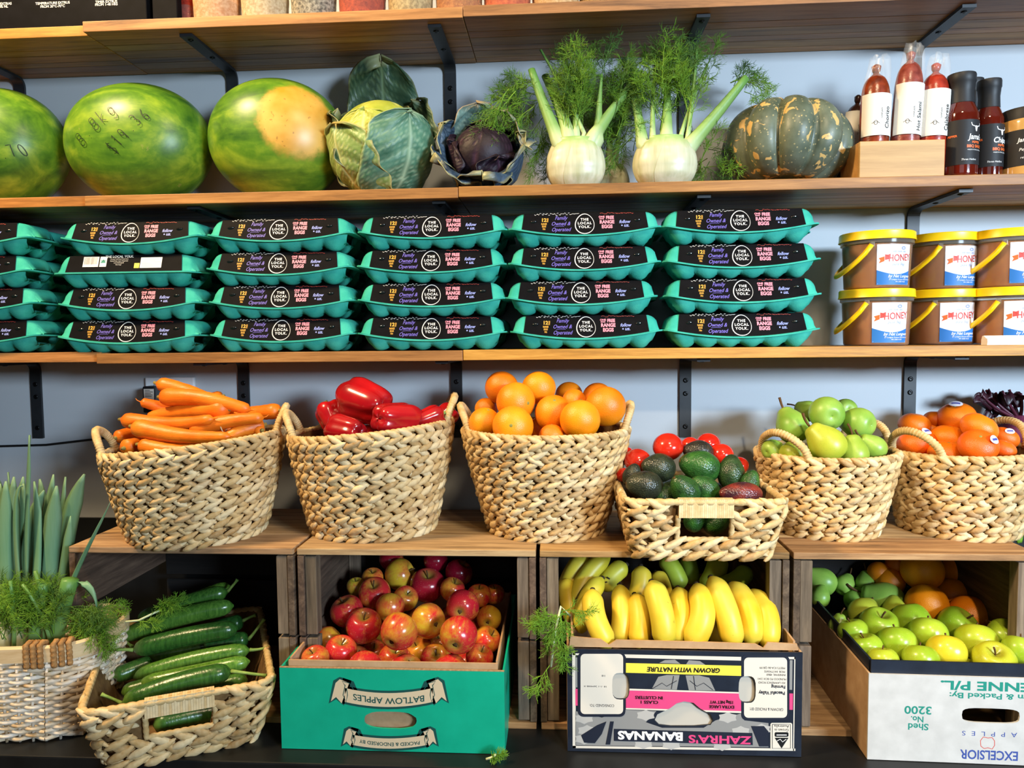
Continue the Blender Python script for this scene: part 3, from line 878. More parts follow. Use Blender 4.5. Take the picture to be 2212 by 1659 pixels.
# ------------------------------------------------------------------ printed cartons
def holed(outer, holes, th):
    """flat panel in xy with holes, front at z=0, thickness going -z"""
    loops = [[Vector((x, y, 0)) for x, y in L] for L in [outer]+holes]
    tris = tessellate_polygon(loops)
    flat = [p for L in loops for p in L]; n = len(flat)
    mb = MB()
    vs = [(p.x, p.y, 0) for p in flat] + [(p.x, p.y, -th) for p in flat]
    fs = []
    for t in tris:
        a, b, c = (flat[i] for i in t)
        t = t if (b-a).cross(c-a).z > 0 else t[::-1]
        fs += [tuple(t), tuple(i+n for i in t[::-1])]
    b0 = 0
    for L in loops:
        m = len(L)
        fs += [(b0+i, b0+(i+1) % m, n+b0+(i+1) % m, n+b0+i) for i in range(m)]; b0 += m
    mb.add(vs, fs); return mb
def oval(cx_, cy_, a, b, n=24, pw=2.6, wob=0.0, rg=None):
    r_ = []
    for k in range(n):
        t = 2*math.pi*k/n; c, s = math.cos(t), math.sin(t)
        w_ = 1 + (rg.uniform(-wob, wob) if rg else 0)
        r_.append((cx_ + a*math.copysign(abs(c)**(2/pw), c)*w_, cy_ + b*math.copysign(abs(s)**(2/pw), s)*w_))
    return r_
M_kraft = noisy('brown_cardboard', [(0.3, '#a98560'), (0.7, '#bf9d78')], 30, 0.8, 0.2, bump=0.15, bscale=120)
M_kraftedge = noisy('cardboard_edge', [(0.3, '#8f7150'), (0.7, '#b59671')], 200, 0.85, 0.15)
M_tealcard = noisy('green_printed_card', [(0.3, '#0c9c7c'), (0.7, '#10a584')], 25, 0.38, 0.35)
M_whitecard = noisy('grey_white_card', [(0.3, '#b9b8b4'), (0.7, '#c8c7c3')], 35, 0.6, 0.3)
M_navycard = noisy('navy_printed_card', [(0.3, '#161c28'), (0.7, '#1f2735')], 30, 0.45, 0.35)
FP = RX(R(90))
def carton(name, loc, w, d, h, rot, mats, label, holes, hole_back=True):
    """mats: front, side ; loc = front-left-bottom... centre of front bottom edge"""
    o = empty(name, loc, (0, 0, rot), label, 'carton'); t = 0.0035
    outer = [(-w/2, 0), (w/2, 0), (w/2, h), (-w/2, h)]
    fr = holed(outer, holes, t).build('front_panel', [mats[0]], o, smooth=False, M=FP)
    MB().box((0, d-t/2, h/2), (w, t, h)).build('back_panel', mats[1], o, smooth=False)
    for s in (-1, 1): MB().box((s*(w/2-t/2), d/2, h/2), (t, d-2*t-0.0004, h)).build('side_panel', mats[1], o, smooth=False)
    MB().box((0, d/2, 0.0025), (w-2*t-0.0004, d-2*t-0.0004, 0.004)).build('bottom_panel', M_kraft, o, smooth=False)
    return o, fr
def clip(P, a, b, keep_left):
    out = []; n = len(P)
    sd = lambda p: ((b[0]-a[0])*(p[1]-a[1]) - (b[1]-a[1])*(p[0]-a[0]))*(1 if keep_left else -1)
    for i in range(n):
        p, q_ = P[i], P[(i+1) % n]; s0, s1 = sd(p), sd(q_)
        if s0 >= 0: out.append(p)
        if (s0 > 0 and s1 < 0) or (s0 < 0 and s1 > 0):
            t_ = s0/(s0-s1); out.append((p[0]+(q_[0]-p[0])*t_, p[1]+(q_[1]-p[1])*t_))
    return out
def subtract(mb, tris):
    """cut triangles (hand holes) out of flat printed shapes"""
    pieces = []
    for f_ in mb.f:
        pts = [mb.v[i][:2] for i in f_]
        if len(pts) > 3:
            tt = tessellate_polygon([[Vector((x, y, 0)) for x, y in pts]]); polys = [[pts[i] for i in t_] for t_ in tt]
        else: polys = [pts]
        for tri in tris:
            nxt = []
            for P in polys:
                cur = P
                if max(p[0] for p in P) < min(p[0] for p in tri) or min(p[0] for p in P) > max(p[0] for p in tri) or max(p[1] for p in P) < min(p[1] for p in tri) or min(p[1] for p in P) > max(p[1] for p in tri):
                    nxt.append(P); continue
                for a, b in zip(tri, tri[1:]+tri[:1]):
                    o_ = clip(cur, a, b, False)
                    if len(o_) >= 3: nxt.append(o_)
                    cur = clip(cur, a, b, True)
                    if len(cur) < 3: break
            polys = nxt
        pieces += polys
    mb.v = []; mb.f = []; mb.fm = []; mb.a = {}
    for P in pieces: mb.add([(x, y, 0) for x, y in P], [tuple(range(len(P)))])
def hole_tris(holes):
    r_ = []
    for L in holes:
        for t_ in tessellate_polygon([[Vector((x, y, 0)) for x, y in L]]):
            P = [L[i] for i in t_]
            ar = (P[1][0]-P[0][0])*(P[2][1]-P[0][1]) - (P[1][1]-P[0][1])*(P[2][0]-P[0][0])
            r_.append(P if ar > 0 else P[::-1])
    return r_
class Print:
    """prints onto a front panel given in photo pixels"""
    def __init__(s, o, fr, Y):
        s.o, s.fr, s.Y = o, fr, Y; s.inv = o.matrix_world.inverted() if False else (T(*o.location) @ RZ(o.rotation_euler[2])).inverted(); s.layer = 0
    def p(s, px, py):
        w_ = s.inv @ at(px, py, s.Y); return (w_.x, w_.z)
    cuts = ()
    def ink(s, color, fn, name='print_pattern', lift=1):
        mb = MB(); fn(mb)
        if s.cuts: subtract(mb, s.cuts)
        mb.v = [(x, y, z + 0.00012*lift) for x, y, z in mb.v]
        return mb.build(name, INK[color], s.fr, smooth=False)
    def poly(s, mb, pts): mb.poly([s.p(*q) for q in pts])
    def rect(s, mb, x0, y0, x1, y1):
        a = s.p(x0, y1); b = s.p(x1, y0); rect(mb, a[0], a[1], b[0], b[1])
    def rrect(s, mb, x0, y0, x1, y1, r):
        P = []
        for cx_, cy_, a0 in ((x1-r, y1-r, 0), (x0+r, y1-r, 90), (x0+r, y0+r, 180), (x1-r, y0+r, 270)):
            for k in range(5): an = R(a0+90*k/4); P.append((cx_+r*math.cos(an), cy_+r*math.sin(an)))
        s.poly(mb, P[::-1])
    def stroke(s, mb, pts, w): stroke(mb, [s.p(*q) for q in pts], w*s.Y/FPX)
    def put(s, mb, body, px, py, hpx, wpx=None, rot=180, **k):
        """hpx: cap height in px; wpx: wanted width in px"""
        size = hpx*s.Y/FPX/0.70; sx = 1.0
        if wpx:
            vs, _ = text(body, size, **k); w0 = max(v[0] for v in vs)-min(v[0] for v in vs); sx = wpx*s.Y/FPX/w0
        x, y = s.p(px, py); put(mb, body, size, x, y, rot=R(rot), sx=sx, **k)

# --- green apple carton
Yb = 1.228
a0 = at(609, 1624, Yb); a1 = at(1091, 1624, Yb); wA = a1.x-a0.x; hA = at(850, 1447, Yb).z - PZ - 0.001
locA = ((a0.x+a1.x)/2, Yb, PZ+0.001)
pp = lambda px, py: (at(px, py, Yb).x-locA[0], at(px, py, Yb).z-locA[2])
rg = random.Random(2)
hcx, hcy = pp(843, 1556)
BA, frA = carton('apple_carton', locA, wA, 0.385, hA, 0, (M_tealcard, M_tealcard), 'green printed cardboard carton of red apples', [oval(hcx, hcy, 0.0455, 0.0155, 28, 2.8, 0.02, rg)])
t = 0.0035
for s_, nm in ((-1, 'l'), (1, 'r')):
    MB().box((s_*(wA/2-0.014), 0.385/2+0.002, hA/2+0.007), (0.0035, 0.352, hA+0.008)).build('liner_side', M_kraft, BA, smooth=False)
MB().box((0, 0.0135, hA/2+0.006), (wA-0.024, 0.0035, hA+0.006)).build('liner_front', M_kraft, BA, smooth=False)
MB().box((0, 0.385-0.016, hA/2+0.006), (wA-0.024, 0.0035, hA+0.006)).build('liner_back', M_kraft, BA, smooth=False)
MB().box((0, 0.0018, hA+0.0009), (wA, 0.0034, 0.0016)).build('torn_edge', M_kraftedge, BA, smooth=False)
pr = Print(BA, frA, Yb)
def banner(cx_, cy_, hw, hh, tail, sag, body, th_, tw):
    arc = lambda x, off: cy_ + off - sag*((x)/hw)**2
    def body_poly(g):
        top = [(cx_+x, arc(x, -hh-g)) for x in [hw*(-1+2*k/12)*(1+g/hw) for k in range(13)]]
        bot = [(cx_+x, arc(x, hh+g)) for x in [hw*(1-2*k/12)*(1+g/hw) for k in range(13)]]
        return top + bot
    def tail_poly(s_, g):
        x0 = hw*0.90
        P = [(x0-g, -sag-hh-tail*0.55-g), (hw+tail*0.55, -sag-hh-tail*0.95-g), (hw+tail+g, -sag-hh-tail*0.55-g), (hw+tail*1.5+g, -sag+hh*0.9+g), (hw+tail*0.95, -sag+hh*0.3+g), (hw+tail*.35-g, -sag+hh*1.2+g)]
        return [(cx_+s_*x, cy_+y) for x, y in P]
    def curl(s_, g):
        P = [(hw*0.70, -sag*.6-hh+g), (hw*0.80, -sag-hh-tail*0.50-g), (hw+tail*0.2, -sag-hh-tail*.9-g), (hw+tail*0.35, -sag-hh-tail*.5+g), (hw*0.97, -sag-hh+g)]
        return [(cx_+s_*x, cy_+y) for x, y in P]
    def dk(mb):
        pr.poly(mb, body_poly(5))
        for s_ in (-1, 1): pr.poly(mb, tail_poly(s_, 5)); pr.poly(mb, curl(s_, 4))
    pr.ink('darkgreen', dk, lift=1)
    def cr(mb):
        pr.poly(mb, body_poly(0))
        for s_ in (-1, 1): pr.poly(mb, tail_poly(s_, 0))
    pr.ink('cream', cr, lift=3)
    def ln(mb):
        for s_ in (-1, 1):
            P = [(hw*0.99, -sag-hh-tail*.35), (hw*1.04, -sag), (hw*0.97, -sag+hh), (hw*0.94, -sag), (hw*.96, -sag-hh)]
            pr.stroke(mb, [(cx_+s_*x, cy_+y) for x, y in P], 1.6)
            pr.stroke(mb, [(cx_+s_*hw*.80, cy_-sag*.7-hh), (cx_+s_*hw*.9, cy_-sag-hh-tail*.55), (cx_+s_*(hw+tail*.3), cy_-sag-hh-tail*.75), (cx_+s_*(hw*1.0), cy_-sag-hh-tail*.3)], 1.6)
        b0 = len(mb.v)
        pr.put(mb, body, cx_, cy_+1, th_, tw, bold=0.01)
        X, Yc = pr.p(cx_, cy_); k_ = sag*Yb/FPX/(hw*Yb/FPX)**2
        mb.v = mb.v[:b0] + [(x, y + k_*(x-X)**2, z) for x, y, z in mb.v[b0:]]
    pr.ink('darkgreen', ln, 'lettering', lift=5)
banner(840, 1512, 95, 15, 20, 11, 'BATLOW APPLES', 14, 162)
banner(842, 1606, 80, 11, 14, 8, 'PACKED & ENDORSED BY', 8, 138)

# --- banana carton
Yn = 1.243
n0 = at(1226, 1620, Yn); n1 = at(1731, 1620, Yn); wN = n1.x-n0.x; hN = at(1480, 1406, Yn).z-PZ-0.001
locN = ((n0.x+n1.x)/2, Yn, PZ+0.001)
pn = lambda px, py: (at(px, py, Yn).x-locN[0], at(px, py, Yn).z-locN[2])
mh = [pn(*q) for q in ((1414, 1556), (1420, 1543), (1447, 1530), (1462, 1519), (1478, 1515), (1498, 1518), (1512, 1530), (1535, 1543), (1541, 1556), (1535, 1566), (1500, 1569), (1450, 1569), (1424, 1566))]
h1 = oval(*pn(1341, 1482), 0.0148, 0.0235, 20, 3.2); h2 = oval(*pn(1614, 1489), 0.0142, 0.0235, 20, 3.2)
BN, frN = carton('banana_carton', locN, wN, 0.385, hN, 0, (M_navycard, M_kraft), 'printed cardboard carton full of bananas', [mh[::-1], h1, h2])
# inner tray
MB().box((0, 0.0075, hN/2), (wN-0.012, 0.0035, hN-0.006)).build('inner_panel', plain('inner_white_card', '#bdb7aa', 0.7), BN, smooth=False)
MB().poly([(-wN/2+.004, hN), (wN/2-.004, hN), (wN/2-.006, hN+.011), (wN/2-.055, hN+.013), (wN/2-.062, hN+.003), (wN/2-.075, hN+.010), (0.03, hN+.012), (-wN/2+.085, hN+.013), (-wN/2+.072, hN+.004), (-wN/2+.058, hN+.014), (-wN/2+.006, hN+.018)], th=0.0035).build('torn_top_edge', M_kraft, BN, smooth=False, M=T(0, 0.0105, -0.0005) @ FP)
for s_ in (-1, 1):
    MB().box((s_*(wN/2-0.0095), 0.19, hN/2+0.008), (0.0035, 0.35, hN+0.012)).build('tray_side', M_kraft, BN, smooth=False)
MB().box((0, 0.372, hN/2+0.008), (wN-0.03, 0.0035, hN+0.012)).build('tray_back', M_kraft, BN, smooth=False)
pr = Print(BN, frN, Yn); pr.cuts = hole_tris([mh, h1, h2])
def frame(mb):
    for (x0, y0, x1, y1) in ((1237, 1411, 1243, 1616), (1713, 1419, 1718, 1622)): pr.rect(mb, x0, y0, x1, y1)
    pr.poly(mb, [(1237, 1611), (1718, 1617), (1718, 1622), (1237, 1616)])
    pr.poly(mb, [(1237, 1411), (1601, 1419), (1601, 1427), (1352, 1421), (1352, 1418), (1237, 1415)])
    pr.poly(mb, [(1700, 1419), (1718, 1419), (1718, 1424), (1700, 1424)])
pr.ink('ivory', frame)
pr.ink('yellow', lambda mb: pr.poly(mb, [(1352, 1432), (1601, 1438), (1601, 1460), (1352, 1453)]), lift=3)
pr.ink('hotpink', lambda mb: (pr.poly(mb, [(1352, 1491), (1601, 1498), (1601, 1536), (1352, 1529)]), pr.rect(mb, 1243, 1488, 1252, 1524), pr.rect(mb, 1704, 1498, 1713, 1533)), lift=2)
def lines(mb):
    pr.poly(mb, [(1352, 1487), (1601, 1495), (1601, 1498), (1352, 1491)]); pr.poly(mb, [(1352, 1529), (1601, 1536), (1601, 1540), (1352, 1532)])
pr.ink('ivory', lines, lift=4)
def grey(mb):
    pr.poly(mb, [(1352, 1533), (1418, 1536), (1395, 1560), (1430, 1572), (1520, 1572), (1546, 1556), (1601, 1541), (1608, 1556), (1660, 1562), (1660, 1614), (1243, 1610), (1243, 1536), (1300, 1550)])
    pr.poly(mb, [(1408, 1488), (1422, 1462), (1440, 1458), (1468, 1458), (1462, 1490)]); pr.poly(mb, [(1481, 1459), (1510, 1459), (1532, 1464), (1545, 1492), (1488, 1491)])
    pr.poly(mb, [(1424, 1432), (1436, 1426), (1458, 1425), (1470, 1434)]); pr.poly(mb, [(1482, 1435), (1488, 1426), (1512, 1428), (1525, 1437)])
    pr.rect(mb, 1243, 1420, 1247, 1485); pr.rect(mb, 1705, 1426, 1712, 1490)
pr.ink('grey', grey, lift=1)
def leafy(mb):
    rgx = random.Random(9)
    for (cx_, cy_, s_) in ((1262, 1552, 1), (1268, 1578, 1), (1395, 1545, 1), (1572, 1550, -1), (1262, 1596, -1), (1390, 1606, 1), (1600, 1580, 1), (1645, 1575, -1), (1560, 1610, 1), (1450, 1608, -1)):
        P = [(cx_+s_*rr*math.cos(t), cy_+0.55*rr*math.sin(t)) for t, rr in [(2*math.pi*k/12, 17+5*(k % 2)) for k in range(12)]]
        pr.poly(mb, P)
pr.ink('ltgrey', leafy, lift=2)
def navy(mb):
    for (xa, ya, xb, yb) in ((1352, 1438, 1408, 1490), (1545, 1460, 1601, 1497)): pass
    pr.poly(mb, [(1255, 1588), (1290, 1566), (1310, 1558), (1300, 1585), (1285, 1605), (1262, 1604)]); pr.poly(mb, [(1622, 1568), (1650, 1568), (1660, 1580), (1660, 1612), (1640, 1612)])
    pr.poly(mb, [(1326, 1574), (1625, 1583), (1626, 1609), (1326, 1600)])
    pr.poly(mb, [(1318, 1558), (1326, 1558), (1318, 1608), (1308, 1608)])
    # frames of the two address panels
    pr.rrect(mb, 1248, 1408, 1351, 1548, 12); pr.rrect(mb, 1601, 1414, 1705, 1556, 12)
    pr.stroke(mb, [(1408, 1488), (1430, 1475), (1440, 1482), (1462, 1470)], 1.2); pr.stroke(mb, [(1490, 1470), (1505, 1482), (1520, 1475), (1540, 1490)], 1.2)
    pr.stroke(mb, [(1455, 1460), (1450, 1488)], 1.5); pr.stroke(mb, [(1498, 1460), (1502, 1490)], 1.5)
pr.ink('navy', navy, lift=5)
pr.ink('ivory', lambda mb: (pr.rrect(mb, 1254, 1412, 1346, 1542, 9), pr.rrect(mb, 1607, 1420, 1700, 1550, 9)), lift=7)
pr.ink('black', lambda mb: (pr.put(mb, 'GROWN WITH NATURE', 1477, 1446, 10, 158, bold=0.03, shear=.15), pr.put(mb, 'CLASS 1', 1402, 1516, 6.5, 38, bold=.03), pr.put(mb, 'IN CLUSTERS', 1402, 1506, 6.5, 60, bold=.03),
    pr.put(mb, 'EXTRA LARGE', 1559, 1526, 6.5, 54, bold=.03), pr.put(mb, '15kg NET WT', 1559, 1516, 6.5, 50, bold=.03)), 'lettering', lift=9)
pr.ink('navy', lambda mb: (pr.put(mb, 'CONSIGNED TO:', 1300, 1523, 6, 54), pr.put(mb, 'GROWN & PACKED BY:', 1655, 1531, 6.5, 72), pr.put(mb, 'Peaceful Valley', 1667, 1496, 7.5, 56, bold=.03), pr.put(mb, 'Farming', 1681, 1483, 7, 30, bold=.03),
    pr.put(mb, '303 LAWRENCE ROAD', 1667, 1474, 4.6, 58), pr.put(mb, 'MUNDOO PO BOX 2341', 1667, 1466, 4.6, 60), pr.put(mb, 'INNISFAIL 4860', 1676, 1457, 4.6, 40), pr.put(mb, 'MOB. 0417743692', 1673, 1450, 4.6, 44), pr.put(mb, 'MEETS ICA-06 Q8199', 1668, 1442, 4.6, 54),
    pr.put(mb, '18 -1-1 26M00B X', 1286, 1482, 3.5, 50), pr.put(mb, '18', 1304, 1459, 4, 7)), 'lettering', lift=9)
pr.ink('hotpink', lambda mb: pr.put(mb, "ZAHRA'S", 1554, 1596, 17, 136, bold=.03), 'lettering', lift=9)
pr.ink('white', lambda mb: pr.put(mb, 'BANANAS', 1405, 1588, 18, 142, bold=.045), 'lettering', lift=9)
pr.ink('ivory', lambda mb: pr.rrect(mb, 1664, 1561, 1711, 1619, 4), lift=6)
def emb(mb):
    pr.stroke(mb, [(1668, 1564), (1707, 1564), (1707, 1616), (1668, 1616), (1668, 1564)], 1.2)
    pr.put(mb, 'Grown in', 1688, 1576, 6, 30); pr.put(mb, 'Australia', 1688, 1568, 6, 32)
    pr.rrect(mb, 1673, 1581, 1703, 1591, 3); pr.poly(mb, [(1673, 1593), (1703, 1593), (1688, 1616)])
pr.ink('black', emb, 'lettering', lift=8)
pr.ink('white', lambda mb: (pr.stroke(mb, [(1678, 1600), (1685, 1596), (1690, 1602), (1698, 1596)], 1.5), pr.stroke(mb, [(1677, 1587), (1699, 1587)], 2)), lift=9)

# --- white and navy apple carton at the right
Ye = 1.236
e0 = at(1876, 1645, Ye); wE = 0.375; hE = at(1876, 1458, Ye).z-PZ-0.001
rotE = R(-1.5)
locE = (e0.x + wE/2*math.cos(rotE), Ye, PZ+0.001)
Hl = lambda px, py: ((T(*locE) @ RZ(rotE)).inverted() @ at(px, py, Ye))
hc = Hl(2140, 1546)
BE, frE = carton('green_apple_carton', locE, wE, 0.385, hE, rotE, (M_whitecard, M_kraft), 'white and navy cardboard carton of green apples, pears and oranges', [oval(hc.x, hc.z, 0.0455, 0.0125, 20, 4)])
for s_ in (-1, 1):
    MB().box((s_*(wE/2-0.0062), 0.1915, hE/2+0.0105), (0.0035, 0.357, hE+0.021)).build('liner_side', M_navycard, BE, smooth=False)
MB().box((0, 0.0062, hE+0.006), (wE-0.010, 0.0035, 0.031)).build('liner_front', M_navycard, BE, smooth=False)
MB().box((0, 0.0062, 0.018), (wE-0.010, 0.0035, 0.036)).build('liner_front', M_navycard, BE, smooth=False)
MB().box((0, 0.376, hE/2+0.0105), (wE-0.010, 0.0035, hE+0.021)).build('liner_back', M_navycard, BE, smooth=False)
pr = Print(BE, frE, Ye)
pr.ink('green', lambda mb: (pr.put(mb, 'J. LENNE P/L.', 2156, 1482, 19, 240, bold=.03), pr.put(mb, 'Grown & Packed By:', 2162, 1504, 12, 210, bold=.02), pr.put(mb, '3200', 1985, 1535, 17, 56, bold=.02), pr.put(mb, 'No.', 1983, 1555, 13, 26, bold=.02), pr.put(mb, 'Shed', 1985, 1571, 14, 42, bold=.02)), 'lettering')
pr.ink('blue', lambda mb: (pr.put(mb, 'APPLES', 2137, 1585, 10, 112, space=2.2), pr.put(mb, 'EXCELSIOR', 2137, 1630, 20, 118, bold=.02)), 'lettering')
ap = [(2134, 1594), (2124, 1592), (2118, 1600), (2119, 1612), (2126, 1617), (2134, 1615), (2143, 1618), (2148, 1610), (2148, 1600), (2143, 1593), (2134, 1594)]
pr.ink('red', lambda mb: pr.stroke(mb, ap, 1.4))
lf = MB()
for k, ch in enumerate('APPLES'):
    put(lf, ch, 0.030, 0.30-0.040*(5-k)-0.03, 0.0, rot=R(180), bold=.01)
lf.build('lettering', INK['black'], BE.children[2], smooth=False, M=T(-wE/2-0.0003, 0, hE*0.62) @ RZ(R(-90)) @ FP)
# ------------------------------------------------------------------ fruit and vegetable materials
def colbias(q):
    """per-object bias carried by the object colour (r, g, b)"""
    oi = q.new('ShaderNodeObjectInfo'); sp = q.new('ShaderNodeSeparateColor'); q.link(oi.outputs['Color'], sp.inputs[0]); return sp.outputs
q = NT('apple_skin'); co = q.coord((1, 1, 0.25)); b_ = colbias(q); c2 = q.coord((1, 1, 1))
m1 = q.math('ADD', q.math('MULTIPLY', q.math('SUBTRACT', q.noise(c2, 0.75, 2), 0.5), 2.2), q.math('ADD', b_[0], 0.18))
m2 = q.math('ADD', m1, q.math('MULTIPLY', q.math('SUBTRACT', q.noise(co, 5.0, 3, 0.7), 0.5), 1.3), True)
cav = q.attr('cavity')
base_c = q.mix(b_[1], '#d9a32e', '#8fae2c')
redc = q.mix(b_[2], '#c62a2a', '#8f0f2c')
c = q.mix(m2, base_c, redc)
c = q.mix(q.math('MULTIPLY', cav, 0.85), c, '#8c8a35')
dots = q.new('ShaderNodeTexVoronoi'); dots.inputs['Scale'].default_value = 11; q.link(c2, dots.inputs['Vector'])
c = q.mix(q.math('MULTIPLY', q.math('LESS_THAN', dots.outputs['Distance'], 0.13), 0.30), c, '#e6c48a')
q.out(c, 0.22, 0.5, Coat_Weight=0.25, Coat_Roughness=0.12); M_apple = q.m
q = NT('green_apple_skin'); co = q.coord((1, 1, 1)); b_ = colbias(q)
c = q.ramp(q.noise(co, 0.7, 3), [(0.3, '#7fa51f'), (0.7, '#a8bf33')]); c = q.mix(b_[0], c, '#d6c22c'); c = q.mix(q.math('MULTIPLY', q.attr('cavity'), 0.6), c, '#7d7a33')
dots = q.new('ShaderNodeTexVoronoi'); dots.inputs['Scale'].default_value = 9; q.link(co, dots.inputs['Vector'])
c = q.mix(q.math('MULTIPLY', q.math('LESS_THAN', dots.outputs['Distance'], 0.13), 0.4), c, '#d7dca0'); q.out(c, 0.28, 0.5, Coat_Weight=0.15); M_gapple = q.m
def citrus(name, lo, hi, bs=26):
    q = NT(name); co = q.coord((1, 1, 1)); v = q.new('ShaderNodeTexVoronoi'); v.inputs['Scale'].default_value = bs; q.link(co, v.inputs['Vector'])
    q.bump(v.outputs['Distance'], 0.30, 0.0010)
    q.out(q.vary(q.ramp(q.noise(co, 0.6, 2), [(0.3, lo), (0.7, hi)]), 0.10, 0.012), 0.38, 0.5); return q.m
M_orange = citrus('orange_peel', '#dd7b08', '#ee9414'); M_mand = citrus('mandarin_peel', '#dd5f06', '#ee7a12', 24)
q = NT('pear_skin'); co = q.coord((1, 1, 1)); b_ = colbias(q)
c = q.ramp(q.noise(co, 0.7, 3), [(0.3, '#6f9a35'), (0.7, '#93b34c')]); c = q.mix(b_[0], c, '#b9b52a')
dots = q.new('ShaderNodeTexVoronoi'); dots.inputs['Scale'].default_value = 13; q.link(co, dots.inputs['Vector'])
c = q.mix(q.math('MULTIPLY', q.math('LESS_THAN', dots.outputs['Distance'], 0.2), 0.35), c, '#55702a'); q.out(c, 0.38, 0.45); M_pear = q.m
q = NT('avocado_skin'); co = q.coord((1, 1, 1)); b_ = colbias(q); v = q.new('ShaderNodeTexVoronoi'); v.inputs['Scale'].default_value = 9; q.link(co, v.inputs['Vector'])
n_ = q.noise(co, 1.3, 3)
c = q.mix(b_[0], q.ramp(n_, [(0.3, '#173317'), (0.6, '#2c5a22'), (0.8, '#4b7a2c')]), q.ramp(n_, [(0.3, '#1c1618'), (0.6, '#2e2024'), (0.8, '#4a2a26')]))
c = q.mix(b_[1], c, q.ramp(n_, [(0.35, '#3c1420'), (0.7, '#8a2a22')]))
c = q.mix(q.math('MULTIPLY', q.math('LESS_THAN', v.outputs['Distance'], 0.16), 0.25), c, '#6d7d3c')
q.bump(v.outputs['Distance'], 0.45, 0.0016); q.out(c, 0.33, 0.5); M_avo = q.m
M_tom = noisy('tomato_skin', [(0.3, '#b81a10'), (0.7, '#d4301a')], 0.6, 0.16, 0.55, dv=0.12, Coat_Weight=0.3)
q = NT('capsicum_skin'); co = q.coord((1, 1, 1)); q.out(q.vary(q.ramp(q.noise(co, 0.8, 2), [(0.3, '#8a0b14'), (0.7, '#b8171c')]), 0.12), 0.2, 0.55, Coat_Weight=0.35, Coat_Roughness=0.08); M_cap = q.m
q = NT('carrot_skin'); co = q.coord((1, 1, 1)); t_ = q.attr('t')
w_ = q.new('ShaderNodeTexWave'); w_.bands_direction = 'Z'; w_.inputs['Scale'].default_value = 3.0; w_.inputs['Distortion'].default_value = 9; w_.inputs['Detail'].default_value = 3; w_.inputs['Detail Scale'].default_value = 3; q.link(q.coord((6, 6, 30)), w_.inputs['Vector'])
c = q.ramp(q.noise(co, 22, 3), [(0.3, '#d9650c'), (0.7, '#ee8620')]); c = q.mix(q.math('MULTIPLY', w_.outputs['Fac'], 0.16), c, '#b3520f')
q.bump(w_.outputs['Fac'], 0.12, 0.0012); q.out(q.vary(c, 0.08), 0.42, 0.4); M_carrot = q.m
q = NT('cucumber_skin'); co = q.coord((9, 9, 0.8)); t_ = q.attr('t')
n_ = q.noise(co, 22, 4, 0.6); b_ = colbias(q)
c = q.mix(b_[0], q.ramp(n_, [(0.3, '#173a18'), (0.7, '#2c5c24')]), q.ramp(n_, [(0.3, '#3d6d22'), (0.7, '#6f9a3a')]))
c = q.mix(q.math('MULTIPLY', q.ramp(t_, [(0.0, '#ffffff'), (0.14, '#000000'), (1, '#000000')]), 0.5), c, '#7f9d45')
v = q.noise(q.coord((1, 1, 1)), 160, 3); q.bump(q.math('ADD', v, n_), 0.25, 0.0016); q.out(c, 0.25, 0.5); M_cuc = q.m
q = NT('banana_skin'); co = q.coord((1, 1, 1)); t_ = q.attr('t'); b_ = colbias(q)
c = q.mix(b_[0], q.ramp(q.noise(co, 15, 3), [(0.3, '#e2b21c'), (0.7, '#f0cf4a')]), q.ramp(q.noise(co, 15, 3), [(0.3, '#5f9a2c'), (0.7, '#8fbc3c')]))
c = q.mix(q.math('MULTIPLY', q.math('ABSOLUTE', q.math('SUBTRACT', t_, 0.5)), 0.7), c, '#a9b83a')
c = q.mix(q.math('MULTIPLY', q.math('GREATER_THAN', q.noise(co, 90, 2), 0.74), 0.6), c, '#5a3d14')
q.out(c, 0.42, 0.4); M_ban = q.m
M_stem = noisy('woody_stem', [(0.3, '#3f2a18'), (0.7, '#6a4c2a')], 60, 0.8, 0.2)
M_gstem = noisy('green_stem', [(0.3, '#5d7d33'), (0.7, '#93ad59')], 60, 0.6, 0.3)
M_bantip = plain('banana_tip', '#2a2114', 0.8)
M_stick = plain('fruit_sticker', '#c9cfe0', 0.35); M_stickb = plain('sticker_print', '#4a4f9e', 0.4)

# ------------------------------------------------------------------ produce meshes (unit size, axis +z = stem)
def P_apple():
    mb = MB(); pr_ = []
    n = 22
    vs = []; N = 26; cav = []
    for j in range(n+1):
        t = j/n; a = math.pi*t   # 0 bottom .. pi top
        r = math.sin(a)**0.92 * (1 + 0.04*math.cos(a)*-1)
        z = -0.93*math.cos(a)
        dtop = math.exp(-(r/0.30)**2)
        if a > math.pi/2: z -= 0.42*dtop
        else: z += 0.26*dtop
        for i in range(N):
            th = 2*math.pi*i/N; lob = 1 + 0.025*math.cos(5*th)*(1-t)
            vs.append((r*lob*math.cos(th)*(1.0+0.05*(z)), r*lob*math.sin(th)*(1.0+0.05*z), z)); cav.append(math.exp(-(r/0.33)**2))
    fs = [(j*N+i, j*N+(i+1) % N, (j+1)*N+(i+1) % N, (j+1)*N+i) for j in range(n) for i in range(N)]
    mb.add(vs, fs, None, {'cavity': cav}); return mb
def P_sphere(flat=1.0, n=18, N=28, dim=0.0):
    mb = MB(); vs = []
    for j in range(n+1):
        a = math.pi*j/n; r = math.sin(a); z = -flat*math.cos(a)
        z -= dim*math.exp(-(r/0.22)**2)*(1 if a > math.pi/2 else -0.6)
        for i in range(N):
            th = 2*math.pi*i/N; vs.append((r*math.cos(th), r*math.sin(th), z))
    mb.add(vs, [(j*N+i, j*N+(i+1) % N, (j+1)*N+(i+1) % N, (j+1)*N+i) for j in range(n) for i in range(N)]); return mb
def P_prof(prof, N=26): 
    mb = MB(); mb.lathe(prof, N, cap=False, par=True); return mb
